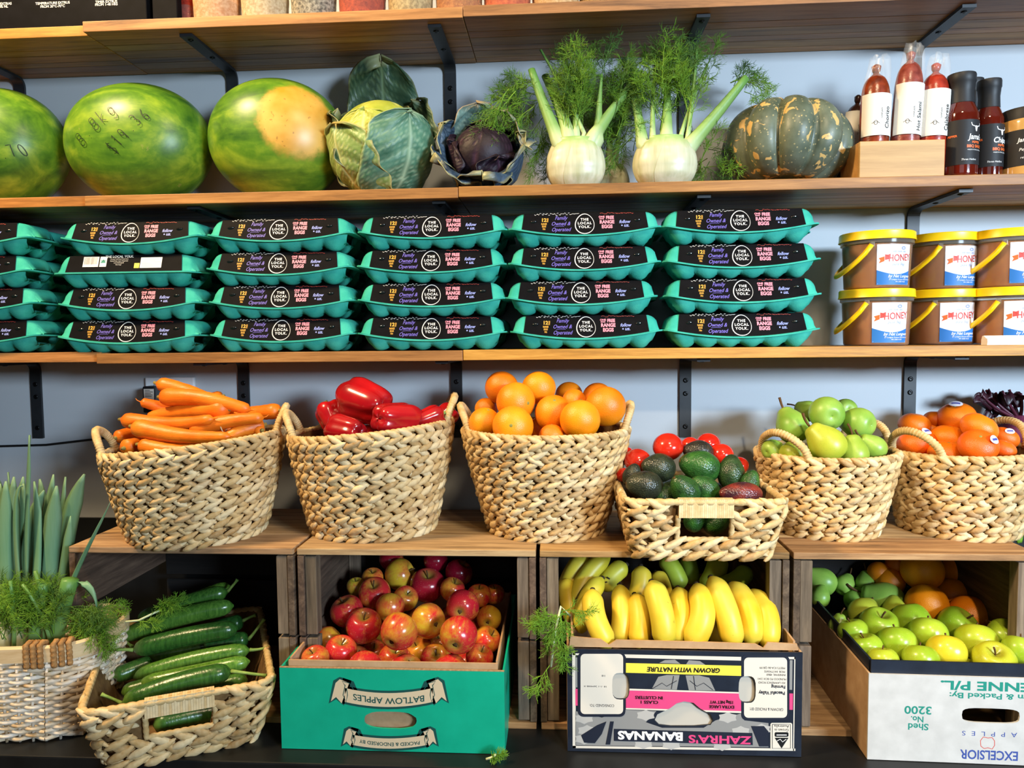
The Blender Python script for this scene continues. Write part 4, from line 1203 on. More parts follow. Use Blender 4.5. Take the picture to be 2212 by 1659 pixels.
def smooth_prof(ctrl, n=28):
    """catmull-rom through (r,z)"""
    out = []; m = len(ctrl)-1
    for k in range(n+1):
        x = k/n*m; i = min(int(x), m-1); f_ = x-i
        p0 = ctrl[max(i-1, 0)]; p1 = ctrl[i]; p2 = ctrl[i+1]; p3 = ctrl[min(i+2, m)]
        out.append(tuple(0.5*((2*p1[d]) + (-p0[d]+p2[d])*f_ + (2*p0[d]-5*p1[d]+4*p2[d]-p3[d])*f_**2 + (-p0[d]+3*p1[d]-3*p2[d]+p3[d])*f_**3) for d in (0, 1)))
    return [(max(r, 0.0005), z) for r, z in out]
PEAR = smooth_prof([(0.0, -0.86), (0.12, -0.92), (0.5, -0.93), (0.86, -0.60), (1.0, -0.12), (0.94, 0.32), (0.76, 0.70), (0.58, 1.00), (0.46, 1.22), (0.26, 1.34), (0.0, 1.33)])
AVO = smooth_prof([(0.0, -1.22), (0.4, -1.14), (0.80, -0.78), (1.0, -0.20), (0.95, 0.32), (0.72, 0.82), (0.47, 1.18), (0.22, 1.36), (0.0, 1.38)])
def P_capsicum():
    mb = MB(); n = 26; N = 40; vs = []
    ctrl = smooth_prof([(0.0, -1.02), (0.30, -1.12), (0.66, -1.05), (0.86, -0.65), (0.96, 0.0), (1.02, 0.55), (0.86, 0.95), (0.48, 1.0), (0.2, 0.86), (0.0, 0.82)], n)
    for j, (r, z) in enumerate(ctrl):
        t = j/n
        for i in range(N):
            th = 2*math.pi*i/N
            lob = 1 - (0.15-0.05*t)*(0.5-0.5*math.cos(4*th))**3 + 0.03*math.cos(th+1)
            zz = z - 0.10*(1-t)*(0.5-0.5*math.cos(4*th+0))*-1 if z < -.6 else z
            if z > 0.8: zz = z + 0.06*math.cos(4*th)
            vs.append((r*lob*math.cos(th), r*lob*math.sin(th), zz))
    mb.add(vs, [(j*N+i, j*N+(i+1) % N, (j+1)*N+(i+1) % N, (j+1)*N+i) for j in range(n) for i in range(N)]); return mb
ME = {}
ME['apple'] = P_apple().mesh('apple', M_apple); ME['green_apple'] = P_apple().mesh('green_apple', M_gapple)
ME['orange'] = P_sphere(0.97, dim=0.03).mesh('orange', M_orange); ME['mandarin'] = P_sphere(0.78, dim=0.09).mesh('mandarin', M_mand)
ME['tomato'] = P_sphere(0.86, dim=0.10).mesh('tomato', M_tom)
ME['pear'] = P_prof(PEAR).mesh('pear', M_pear); ME['avocado'] = P_prof(AVO).mesh('avocado', M_avo); ME['capsicum'] = P_capsicum().mesh('capsicum', M_cap)
def stem_me(r0, r1, L, mat, bend=0.2, nm='stem'):
    return MB().tube([(bend*L*(k/5)**2, 0, L*k/5) for k in range(6)], [r0+(r1-r0)*k/5 for k in range(6)], 7).mesh(nm, mat)
ME['apple_stem'] = stem_me(0.035, 0.05, 0.55, M_stem); ME['pear_stem'] = stem_me(0.06, 0.085, 0.85, M_stem, 0.3)
ME['calyx_nub'] = MB().lathe([(0.02, 0.0), (0.13, 0.05), (0.10, -0.08), (0.02, -0.10)], 8, fn=lambda x, y, z, th, t: (x*(1+.3*math.cos(5*th)), y*(1+.3*math.cos(5*th)), z)).mesh('calyx', M_stem)
ME['citrus_button'] = MB().lathe([(0.01, 0.03), (0.075, 0.022), (0.10, -0.01)], 9, cap=False).mesh('stem_button', noisy('citrus_button', [(0.3, '#6c7a2f'), (0.7, '#a5924a')], 40, 0.8))
ME['avo_button'] = MB().lathe([(0.01, 0.05), (0.10, 0.04), (0.12, -0.03)], 9, cap=False).mesh('stem_button', M_stem)
def star():
    mb = MB()
    for k in range(6):
        a = 2*math.pi*k/6
        mb.add([(0.07*math.cos(a-.6), 0.07*math.sin(a-.6), 0.02), (0.07*math.cos(a+.6), 0.07*math.sin(a+.6), 0.02), (0.48*math.cos(a+.1), 0.48*math.sin(a+.1), 0.05), (0.25*math.cos(a), 0.25*math.sin(a), 0.06)], [(0, 1, 3), (0, 3, 2), (1, 2, 3)])
    mb.tube([(0, 0, 0), (0.03, 0, 0.2), (0.07, 0, 0.32)], [0.06, 0.05, 0.06], 7); return mb
ME['calyx_star'] = star().mesh('calyx', M_gstem)
ME['cap_stem'] = MB().tube([(0, 0, -0.12), (0, 0, 0.0), (0.02, 0, 0.18), (0.08, 0, 0.42)], [0.34, 0.22, 0.13, 0.15], 9).mesh('stem', M_gstem)
def patch_me(rad_=0.34, flat=1.0):
    """small curved sticker on the unit sphere at +x"""
    mb = MB()
    def g(u, v):
        a = 2*math.pi*u; r_ = rad_*v; y = r_*math.cos(a); z = r_*0.72*math.sin(a); return (math.sqrt(max(0, 1-y*y-z*z))*1.006, y, z)
    mb.grid(g, 16, 3, cu=True); mb.cm = 1
    mb.grid(lambda u, v: (lambda y, z: (math.sqrt(1-y*y-z*z)*1.010, y, z))((u-.5)*0.42, (v-.5)*0.12), 4, 1)
    return mb
ME['sticker'] = patch_me().mesh('sticker', [M_stick, M_stickb])

def aim(axis, roll=0.0):
    """rotation taking +z to axis"""
    q_ = Vector(axis).normalized().to_track_quat('Z', 'Y'); return q_.to_matrix().to_4x4() @ RZ(roll)
CAMR = CR
def view_dir(dx, dy, dz):
    """direction given in picture terms: right, up, towards the viewer"""
    return CAMR @ Vector((dx, dy, dz))
_cnt = {}
PILES = {}
def fruit(kind, P, r, axis, label, cat, group, col=(0.5, 0.5, 0.5), roll=None, stem=True, bottom=False, sticker=None, sc=(1, 1, 1)):
    k = _cnt.get(kind, 0); _cnt[kind] = k+1
    rg = random.Random(hash((kind, k)) & 0xffff) if False else random.Random(k*31 + len(kind)*7)
    if roll is None: roll = rg.uniform(0, 6.28)
    o = empty(kind, P, label=label, cat=cat, group=group)
    Mx = aim(axis, roll) @ SC(r*sc[0], r*sc[1], r*sc[2])
    sk = ref('flesh' if kind != 'capsicum' else 'body', ME[kind], o, Mx); sk.color = (*col, 1)
    if kind in ('apple', 'green_apple'):
        if stem: ref('stem', ME['apple_stem'], o, Mx @ T(0, 0, 0.46))
        ref('calyx', ME['calyx_nub'], o, Mx @ T(0, 0, -0.68) @ RX(math.pi))
    elif kind == 'pear':
        if stem: ref('stem', ME['pear_stem'], o, Mx @ T(0, 0, 1.28))
        ref('calyx', ME['calyx_nub'], o, Mx @ T(0, 0, -0.86) @ RX(math.pi) @ SC(1.3, 1.3, 1))
    elif kind in ('orange', 'mandarin'):
        ref('stem_button', ME['citrus_button'], o, Mx @ T(0, 0, 0.93 if kind == 'orange' else 0.69) @ SC(1.0, 1, 1))
    elif kind == 'avocado': ref('stem_button', ME['avo_button'], o, Mx @ T(0, 0, 1.36))
    elif kind == 'tomato': ref('calyx', ME['calyx_star'], o, Mx @ T(0, 0, 0.72))
    elif kind == 'capsicum': ref('stem', ME['cap_stem'], o, Mx @ T(0, 0, 0.88))
    if sticker is not None:
        d = view_dir(*sticker).normalized(); fl = (0.80 if kind == 'mandarin' else 1.0)
        q_ = d.to_track_quat('X', 'Z').to_matrix().to_4x4()
        so = ref('sticker', ME['sticker'], o, SC(r*1.0, r*1.0, r*1.0) @ q_ @ T(-0.03, 0, 0)); so.scale = so.scale
    return o
def relax(items, lo, hi, it=120, slack=0.97):
    """items: [px,py,Y,rpx]; shift along the line of sight until the fruit no longer interpenetrate"""
    for _ in range(it):
        worst = 0
        for i in range(len(items)):
            for j in range(i+1, len(items)):
                a, b = items[i], items[j]
                pa, pb = at(a[0], a[1], a[2]), at(b[0], b[1], b[2]); need = (rad(a[3], a[2]) + rad(b[3], b[2]))*slack
                d = (pa-pb).length
                if d < need:
                    s = (need-d)*0.35 + 0.0003; worst = max(worst, need-d)
                    if a[2] <= b[2]: a[2] -= s*0.5; b[2] += s
                    else: b[2] -= s*0.5; a[2] += s
        for a in items: a[2] = min(max(a[2], lo), hi)
        if worst < 0.0008: break
    return items
def pile(kind, spec, Yfn, lo, hi, cat, group, extra=(), slack=0.97):
    """spec: (px,py,rpx,axis_in_view,label,col,kw)"""
    it = [[s[0], s[1], s[6].get('Y', Yfn(s[1])) if len(s) > 6 else Yfn(s[1]), s[2]] for s in spec]
    n = len(it); relax(it, lo, hi, slack=slack)
    res = []
    for s, a in zip(spec, it):
        kw = dict(s[6]) if len(s) > 6 else {}; kw.pop('Y', None); kk = kw.pop('kind', kind); ct = kw.pop('cat', cat); gp_ = kw.pop('group', group)
        p = at(a[0], a[1], a[2]); r = rad(a[3], a[2])
        fruit(kk, p, r, view_dir(*s[3]), s[4], ct, gp_, s[5], **kw); res.append((p, r))
    return res
def fill(kind, placed, region, zmax, zmin, r, n, label, cat, group, col=(0.5, .5, .5), seed=1, tries=4000, contact=0.96):
    """more of the same below the rim, where there is room"""
    rg = random.Random(seed); got = 0; L = list(placed)
    for z in [zmax - (zmax-zmin)*k/3 for k in range(4)]:
        for _ in range(tries//4):
            if got >= n: return
            p = region(rg, z)
            if p is None: continue
            p = Vector(p)
            if all((p-q_).length > (r+rr)*contact for q_, rr in L):
                L.append((p, r)); got += 1
                fruit(kind, p, r, (rg.uniform(-1, 1), rg.uniform(-1, 1), rg.uniform(-.5, 1)), label, cat, group, col)

# ------------------------------------------------------------------ red apples
G = 'red apples heaped in the green carton'
up = (0, 1, .3)
ap = [
 (750, 1321, 37, (-.3, .8, .2), 'rosy red apple at the left of the heap beside a darker pink one', (.85, .2, .35)),
 (786, 1353, 40, (.1, .9, .5), 'large dusky pink apple at the left front of the heap', (.9, .2, .55)),
 (809, 1282, 36, (.0, .8, .5), 'orange-red apple with its stem pointing up, left of the yellow one', (.75, .2, .2)),
 (864, 1242, 36, (.7, .35, .1), 'yellow apple near the top of the red apple heap', (-.15, .25, .2)),
 (923, 1265, 39, (.1, .9, .4), 'deep crimson apple topmost in the middle of the heap', (1.15, .0, .75)),
 (991, 1238, 31, (.4, .7, .1), 'dark crimson shiny apple at the upper right of the heap', (1.15, .0, .95)),
 (843, 1313, 33, (.1, .75, -.7), 'orange streaked apple showing its dark blossom end', (.35, .2, .1)),
 (876, 1293, 28, (.3, .6, .4), 'small orange apple tucked left of the crimson one', (.45, .1, .1)),
 (926, 1342, 39, (-.65, .0, -.75), 'yellow and red apple with a greenish blossom end in mid heap', (.18, .35, .2)),
 (861, 1365, 42, (.4, .5, -.75), 'large pink striped apple at the front with its blossom end lower left', (.68, .3, .25)),
 (999, 1311, 37, (.15, .1, -.97), 'red apple facing forward with its blossom end, right of centre', (.95, .2, .5)),
 (990, 1373, 42, (.15, .35, -.9), 'large red apple with a wide green blossom end at the right front', (.7, .6, .25)),
 (1056, 1336, 28, (.1, .1, -.97), 'orange-yellow apple against the right liner', (.1, .1, .1)),
 (977, 1274, 28, (.3, .7, .2), 'pale pink apple behind the forward-facing red one', (.6, .1, .2)),
 (1052, 1382, 30, (.5, .6, .3), 'plain orange apple low at the right liner', (.35, .05, .05)),
 (710, 1382, 31, (-.6, -.6, .2), 'yellow-orange apple at the left edge with its stalk down', (.2, .2, .1)),
 (736, 1407, 36, (.2, .8, .3), 'orange-red apple at the left front above the rim', (.7, .1, .1)),
 (681, 1425, 32, (-.2, .8, .3), 'pale orange-red apple in the front left corner', (.55, .2, .1)),
 (769, 1428, 33, (.2, .8, .4), 'peach-red apple half hidden by the front liner, second in the row', (.6, .2, .15)),
 (808, 1408, 27, (.1, .7, .5), 'small glossy orange apple between pink ones at the front', (.5, .1, .1)),
 (851, 1425, 36, (.2, .8, .3), 'bright red apple half hidden by the front liner in the middle', (.8, .2, .15)),
 (906, 1407, 32, (-.3, .7, .3), 'brownish orange apple below the yellow and red one', (.35, .1, .1)),
 (941, 1425, 35, (.1, .75, .6), 'red and cream apple with its stem end up at the front', (.55, .5, .2)),
 (1035, 1420, 31, (.3, .8, .3), 'orange-red apple in the front right corner', (.7, .05, .05)),
 (805, 1249, 24, (0, .8, .3), 'small orange apple behind the orange-red one at the upper left', (.35, .1, .1)),
 (845, 1209, 27, (.2, .8, .1), 'dark shaded apple at the back behind the yellow one', (1.0, .1, .8)),
 (941, 1212, 27, (0, .9, .1), 'dark shaded apple at the back above the crimson one', (1.0, .1, .9)),
 (948, 1391, 24, (0, .9, .2), 'small apple glimpsed left of the large red one', (.4, .2, .1)),
 (1035, 1287, 27, (0, .9, .2), 'dim brownish apple at the back right in shadow', (.6, .1, .3)),
 (1068, 1284, 23, (0, .9, .2), 'dim apple against the right liner in shadow', (.6, .1, .3)),
 (769, 1267, 21, (0, .9, .2), 'dim greenish apple at the back left in shadow', (.1, .5, .3)),
]
apY = {0: 1.40, 1: 1.345, 2: 1.455, 6: 1.41, 8: 1.36, 9: 1.297, 10: 1.385, 11: 1.297, 12: 1.43, 14: 1.355, 15: 1.37, 16: 1.335, 17: 1.312, 18: 1.338, 19: 1.36, 20: 1.342, 21: 1.375, 22: 1.345, 23: 1.338, 27: 1.38}
ap = [t_ + ({'Y': apY[i]},) if i in apY else t_ for i, t_ in enumerate(ap)]
R_app = pile('apple', ap, lambda py: 1.285 + 0.00122*(1425-py), 1.283, 1.575, 'apple', G)
axc = locA[0]
fill('apple', R_app, lambda rg, z: (axc + rg.uniform(-wA/2+.052, wA/2-.052), Yb + rg.uniform(.055, .33), z), PZ+0.115, PZ+0.042, 0.034, 16, 'apple buried low in the green carton under the heap', 'apple', G, (.6, .2, .2), 3)

# ------------------------------------------------------------------ oranges in the basket
G = 'oranges heaped in the tall basket'
og = [
 (1084, 838, 37, (.3, .6, -.3), 'orange topmost at the left of the basket heap', (0, 0, 0), {'Y': 1.49}),
 (1114, 868, 43, (.65, -.05, .75), 'big orange with its stem button at its right, upper left of the heap', (0, 0, 0), {'Y': 1.42}),
 (1164, 838, 37, (.2, .7, -.3), 'orange topmost in the middle of the basket heap', (0, 0, 0), {'Y': 1.48}),
 (1229, 854, 30, (0, .8, -.3), 'shaded orange at the back right of the middle one', (0, 0, 0), {'Y': 1.56}),
 (1240, 866, 26, (.5, .1, .8), 'small orange showing its stem button between larger ones', (0, 0, 0), {'Y': 1.48}),
 (1196, 893, 41, (.0, .75, .65), 'orange with a dimpled top in the middle of the heap', (0, 0, 0), {'Y': 1.42}),
 (1291, 859, 33, (.2, .7, -.4), 'shaded orange behind the rightmost one', (0, 0, 0), {'Y': 1.52}),
 (1308, 878, 44, (.1, .6, -.5), 'big rightmost orange resting over the basket rim', (0, 0, 0), {'Y': 1.44}),
 (1253, 907, 44, (.1, .5, -.6), 'bright smooth orange at the front right of the heap', (0, 0, 0), {'Y': 1.38}),
 (1108, 921, 45, (-.1, .10, .98), 'orange with a star-shaped stem end facing forward at the rim', (0, 0, 0), {'Y': 1.38}),
 (1047, 914, 35, (.2, .7, .3), 'orange at the front left against the handle', (0, 0, 0), {'Y': 1.42}),
 (1050, 883, 25, (0, .8, 0), 'half-hidden orange above the left front one', (0, 0, 0), {'Y': 1.50}),
 (1164, 925, 24, (0, .8, 0), 'dark orange in the gap beside the star-ended one', (0, 0, 0), {'Y': 1.45}),
 (1192, 944, 29, (0, .8, 0), 'orange just peeping over the basket rim', (0, 0, 0), {'Y': 1.38}),
]
R_org = pile('orange', og, lambda py: 1.45, 1.365, 1.60, 'orange', G)
def in_basket(o, rt_, rb_, zt):
    def reg(rg, z):
        f_ = max(0, min(1, (z-CT)/(zt-CT))); rr = (rb_ + (rt_-rb_)*f_**.8) - 0.046
        a = rg.uniform(0, 6.283); d = rr*math.sqrt(rg.random()); return (o.location.x + d*math.cos(a), o.location.y + d*math.sin(a), z)
    return reg
fill('orange', R_org, in_basket(B_org, .160, .104, 1.221), 1.185, 1.065, 0.037, 16, 'orange buried in the tall basket under the heap', 'orange', G, seed=5)

# ------------------------------------------------------------------ mandarins
G = 'mandarins heaped in the small basket'
mg = [
 (1975, 918, 32, (.1, .9, .1), 'mandarin at the upper left of the mandarin heap', (0, 0, 0), {'Y': 1.50}),
 (2066, 902, 38, (-.3, .8, .3), 'flattened mandarin topmost with a dark sticker edge', (0, 0, 0), {'Y': 1.50, 'sticker': (-.3, .8, .45)}),
 (1979, 957, 38, (-.2, .8, .1), 'big mandarin with a blue sticker at the left front', (0, 0, 0), {'Y': 1.44, 'sticker': (.3, .75, .6)}),
 (2048, 946, 35, (.1, .9, .1), 'plain deep orange mandarin in the middle of the heap', (0, 0, 0), {'Y': 1.45}),
 (2115, 924, 37, (.4, .8, .2), 'bright mandarin upper right below the topmost', (0, 0, 0), {'Y': 1.46}),
 (2113, 963, 39, (-.2, .75, .6), 'bright front mandarin with a stem dimple and a sticker', (0, 0, 0), {'Y': 1.41, 'sticker': (.42, .42, .8)}),
 (2170, 946, 28, (.3, .8, .1), 'shaded mandarin with a sticker by the right handle', (0, 0, 0), {'Y': 1.50, 'sticker': (-.1, .6, .8)}),
 (2167, 971, 25, (.2, .8, .2), 'small bright mandarin at the right rim', (0, 0, 0), {'Y': 1.43}),
 (2044, 981, 36, (.1, .95, .2), 'mandarin half hidden by the rim at the front', (0, 0, 0), {'Y': 1.405}),
 (2019, 906, 23, (0, .9, 0), 'mandarin at the back left of the topmost', (0, 0, 0), {'Y': 1.56}),
 (1944, 975, 22, (0, .9, 0), 'dark mandarin seen through the left handle', (0, 0, 0), {'Y': 1.46}),
 (2007, 928, 20, (0, .9, 0), 'mandarin glimpsed behind the middle one', (0, 0, 0), {'Y': 1.54}),
]
R_man = pile('mandarin', mg, lambda py: 1.45, 1.425, 1.59, 'mandarin', G)
fill('mandarin', R_man, in_basket(B_man, .1255, .094, 1.176), 1.145, 1.06, 0.034, 12, 'mandarin buried in the small basket under the heap', 'mandarin', G, seed=6)

# ------------------------------------------------------------------ pears in the basket
G = 'green pears heaped in the small basket'
pg = [
 (1785, 893, 36, (.05, .15, -.98), 'green pear topmost with its round end and blossom facing forward', (.0, 0, 0), {'Y': 1.47, 'sticker': (-.1, .95, .3)}),
 (1787, 960, 38, (-.62, .72, -.25), 'yellow-green pear at the front leaning left with a long stem', (.65, 0, 0), {'Y': 1.405}),
 (1712, 922, 34, (-.2, .8, -.6), 'green pear at the left with its stem up against the wall', (.0, 0, 0), {'Y': 1.47}),
 (1854, 914, 33, (-.5, .1, -.85), 'green pear at the upper right of the pear heap', (.0, 0, 0), {'Y': 1.47}),
 (1845, 980, 30, (-.05, .93, -.1), 'upright light green pear at the front right', (.25, 0, 0), {'Y': 1.405}),
 (1887, 967, 26, (-.75, .6, .0), 'small bright green pear at the right rim pointing left', (.1, 0, 0), {'Y': 1.43}),
 (1668, 971, 22, (.7, .2, -.5), 'green pear seen through the left handle', (.1, 0, 0), {'Y': 1.44}),
 (1714, 982, 29, (.8, .2, -.4), 'yellowish pear low behind the left handle', (.5, 0, 0), {'Y': 1.42}),
 (1826, 886, 24, (.1, -.2, -.95), 'green pear half hidden at the back right of the topmost', (.0, 0, 0), {'Y': 1.56}),
 (1747, 888, 22, (-.7, .35, -.5), 'green pear with an upright stem at the back left', (.0, 0, 0), {'Y': 1.55}),
]
R_pea = pile('pear', pg, lambda py: 1.45, 1.40, 1.57, 'pear', G, slack=0.9)
fill('pear', R_pea, in_basket(B_pea, .1255, .087, 1.174), 1.135, 1.06, 0.032, 9, 'green pear buried in the small basket under the heap', 'pear', G, seed=8, contact=1.05)

# ------------------------------------------------------------------ tomatoes and avocados
G = 'tomatoes in the rectangular basket'
tg = [
 (1443, 965, 33, (.1, -.85, -.4), 'red tomato topmost at the back of the avocado basket', (0, 0, 0), {'Y': 1.455}),
 (1377, 995, 29, (.1, -.85, -.4), 'red tomato at the left back of the avocado basket', (0, 0, 0), {'Y': 1.44}),
 (1350, 984, 22, (.1, -.85, -.4), 'tomato at the far left corner by the orange basket', (0, 0, 0), {'Y': 1.48}),
 (1530, 959, 26, (.1, -.85, -.4), 'tomato at the back behind the dark avocado', (0, 0, 0), {'Y': 1.50}),
 (1559, 981, 25, (.1, -.85, -.4), 'bright tomato right of the big green avocado', (0, 0, 0), {'Y': 1.47}),
 (1491, 962, 20, (.1, -.85, -.4), 'tomato half hidden between the back ones', (0, 0, 0), {'Y': 1.51}),
 (1597, 1005, 20, (.1, -.85, -.4), 'dark tomato against the right rim', (0, 0, 0), {'Y': 1.49}),
 (1347, 1026, 17, (.1, -.85, -.4), 'small shaded tomato beside the left rim', (0, 0, 0), {'Y': 1.42}),
]
ag = [
 (1424, 1010, 31, (-.9, .1, .2), 'dark purple-green avocado at the upper left', (.75, 0, 0), {'Y': 1.405, 'sc': (1, 1, .95)}),
 (1514, 1008, 35, (-.93, .25, .1), 'big glossy green avocado in the middle of the heap', (.0, 0, 0), {'Y': 1.40}),
 (1394, 1048, 31, (-.95, .1, .1), 'dark brown-green avocado at the left front', (.8, 0, 0), {'Y': 1.345}),
 (1480, 1060, 30, (-.62, .70, .30), 'olive green avocado with its stem button up at the front', (.12, 0, 0), {'Y': 1.325}),
 (1524, 1056, 27, (-.80, .55, .15), 'bright green avocado beside the olive one', (.0, 0, 0), {'Y': 1.345}),
 (1579, 1022, 29, (.1, .95, -.2), 'dull dark green avocado at the right', (.45, 0, 0), {'Y': 1.39}),
 (1603, 1066, 25, (-.97, .03, .1), 'reddish purple avocado lying at the right front', (.5, .9, 0), {'Y': 1.315, 'sc': (1, 1, 1.45)}),
 (1510, 976, 25, (-.9, .1, 0), 'dark avocado behind the big green one', (.9, 0, 0), {'Y': 1.46}),
 (1620, 1042, 20, (.3, .8, 0), 'green avocado tucked by the right rim', (.0, 0, 0), {'Y': 1.37}),
 (1365, 1028, 20, (.3, .8, 0), 'dark avocado by the left rim under the tomatoes', (.8, 0, 0), {'Y': 1.38}),
 (1437, 1072, 22, (.9, .2, 0), 'shaded olive avocado between the front ones', (.4, 0, 0), {'Y': 1.345}),
 (1500, 1122, 23, (.2, .9, .1), 'green avocado seen at the left of the hand hole', (.0, 0, 0), {'Y': 1.335}),
 (1547, 1130, 24, (.8, .5, .1), 'green avocado filling the right of the hand hole', (.0, 0, 0), {'Y': 1.335}),
]
both = [tuple(s[:6]) + (dict(s[6], kind='tomato', cat='tomato', group='tomatoes in the rectangular basket'),) for s in tg] + [tuple(s[:6]) + (dict(s[6], kind='avocado', cat='avocado', group='avocados in the rectangular basket'),) for s in ag]
R_avo = pile('avocado', both, lambda py: 1.4, 1.312, 1.50, 'avocado', G, slack=0.95)
fill('avocado', R_avo, lambda rg, z: (B_avo.location.x + rg.uniform(-.085, .085), B_avo.location.y + rg.uniform(-.05, .085), z), 1.085, 1.058, 0.03, 10, 'avocado buried low in the rectangular basket', 'avocado', 'avocados in the rectangular basket', (.5, 0, 0), 4, contact=1.08)

# ------------------------------------------------------------------ capsicums
G = 'red capsicums in the tall basket'
cg = [
 (791, 868, 49, (-.80, .25, -.5), 'large dark red capsicum on top of the capsicum heap', (0, 0, 0), {'Y': 1.47, 'sc': (1.0, 1.0, 1.12), 'roll': .4}),
 (857, 908, 46, (.62, -.1, -.70), 'big glossy bright red capsicum at the front right', (0, 0, 0), {'Y': 1.40, 'sc': (.92, .92, 1.08), 'roll': .9}),
 (748, 930, 38, (-.8, .1, -.5), 'bright red capsicum low at the front left', (0, 0, 0), {'Y': 1.385, 'sc': (.9, .9, 1.05), 'roll': 1.3}),
 (718, 902, 32, (-.4, .8, -.3), 'dark shaded capsicum at the left back', (0, 0, 0), {'Y': 1.50}),
 (925, 906, 27, (.8, .3, -.4), 'small glossy capsicum at the right', (0, 0, 0), {'Y': 1.43, 'sc': (1, 1, 1.2)}),
 (957, 902, 27, (.6, .5, -.5), 'dark shaded capsicum by the right handle', (0, 0, 0), {'Y': 1.51}),
]
R_cap = pile('capsicum', cg, lambda py: 1.45, 1.38, 1.56, 'capsicum', G, slack=0.98)
fill('capsicum', R_cap, in_basket(B_cap, .158, .115, 1.224), 1.17, 1.075, 0.040, 8, 'capsicum buried in the tall basket under the heap', 'capsicum', G, seed=9, contact=1.05)

# ------------------------------------------------------------------ long vegetables between two photo points
def long_frame(a, b):
    A, B = at(*a), at(*b); d = B-A; L = d.length; return A, d.normalized(), L
def carrot_obj(a, b, r0, r1, label, group, seed, thread=False):
    A, d, L = long_frame(a, b); rg = random.Random(seed)
    o = empty('carrot', A, label=label, cat='carrot', group=group)
    side = d.cross(Vector((0, 0, 1))).normalized(); up_ = side.cross(d)
    bx, bz = rg.uniform(-.02, .02)*L*2, rg.uniform(-.03, .03)*L*2
    pts = []; rr = []
    n = 22
    for k in range(n+1):
        t = k/n; e = t
        p = d*(L*t) + side*(bx*math.sin(math.pi*t)) + up_*(bz*math.sin(math.pi*t)); pts.append(p)
        r_ = r0 + (r1-r0)*t**1.1
        if t < 0.10: r_ *= math.sqrt(max(0.06, 1-((0.10-t)/0.10)**2))
        if t > 0.93: r_ *= math.sqrt(max(0.03, 1-((t-0.93)/0.07)**2))
        rr.append(r_*(1+rg.uniform(-.025, .025)))
    MB().tube(pts, rr, 16, par=True).build('root', M_carrot, o)
    MB().tube([-d*0.006, d*0.006], [0.003, 0.0055], 8).build('crown', noisy_crown, o)
    tip = pts[-1]
    MB().tube([tip-d*0.002, tip+d*0.006+up_*0.001, tip+d*0.010+up_*0.004], [0.0016, 0.0009, 0.0004], 5).build('root_tip', M_carrot, o)
    return o
noisy_crown = noisy('carrot_crown', [(0.3, '#6d5a26'), (0.7, '#9a8a3e')], 80, 0.8)
G = 'carrots heaped in the tall basket'
cr = [
 ((338, 828, 1.47), (505, 892, 1.46), .0160, .0100, 'shaded carrot topmost, its blunt end high at the left'),
 ((346, 858, 1.425), (542, 886, 1.41), .0185, .0110, 'bright thick carrot sloping down to the right near the top'),
 ((400, 894, 1.47), (303, 868, 1.43), .0150, .0090, 'short-looking carrot poking out at the left, thin end outward'),
 ((262, 906, 1.40), (462, 905, 1.372), .0165, .0100, 'carrot with a curled root tip lying across the left middle'),
 ((495, 884, 1.405), (318, 902, 1.44), .0195, .0110, 'thick carrot across the middle with its blunt end at the right'),
 ((410, 932, 1.385), (570, 902, 1.40), .0160, .0110, 'carrot with a pale thread, pointing up to the right'),
 ((285, 921, 1.37), (498, 943, 1.335), .0190, .0090, 'large carrot along the front rim with its tip at the right'),
 ((570, 918, 1.425), (490, 946, 1.385), .0165, .0120, 'carrot at the right front under the threaded one'),
 ((604, 887, 1.46), (500, 893, 1.50), .0165, .0120, 'shaded brownish carrot end at the right handle'),
 ((268, 968, 1.37), (330, 950, 1.45), .0165, .0120, 'carrot end with its crown showing through the left handle'),
 ((250, 946, 1.42), (320, 925, 1.49), .0140, .0110, 'dark carrot end at the left handle'),
 ((566, 930, 1.40), (520, 945, 1.46), .0110, .0090, 'small carrot end at the right rim'),
 ((480, 856, 1.50), (400, 880, 1.52), .0130, .0100, 'carrot barely showing behind the top ones'),
 ((430, 935, 1.45), (330, 930, 1.43), .0160, .0110, 'carrot in the shade beneath the middle ones'),
 ((300, 960, 1.36), (470, 965, 1.36), .0160, .0110, 'carrot lying just inside the front rim'),
 ((540, 955, 1.40), (360, 960, 1.43), .0160, .0110, 'carrot deep in the basket in the middle'),
 ((530, 940, 1.47), (350, 925, 1.50), .0165, .0110, 'carrot deep in the basket at the back'),
]
for k, (a, b, r0, r1, lab) in enumerate(cr):
    o = carrot_obj(a, b, r0, r1, lab, G, k+1)
    if k == 5:
        A, d, L = long_frame(a, b); rr_ = r0 + (r1-r0)*.45 + 0.0012; sd = d.cross(Vector((0, 0, 1))).normalized(); u2 = sd.cross(d)
        MB().tube([d*L*.45 + (sd*math.cos(t)+u2*math.sin(t))*rr_ for t in [2*math.pi*i/20 for i in range(21)]], 0.0011, 5, cap=False).build('pale_thread', plain('pale_thread', '#d9c9a0', .7), o)

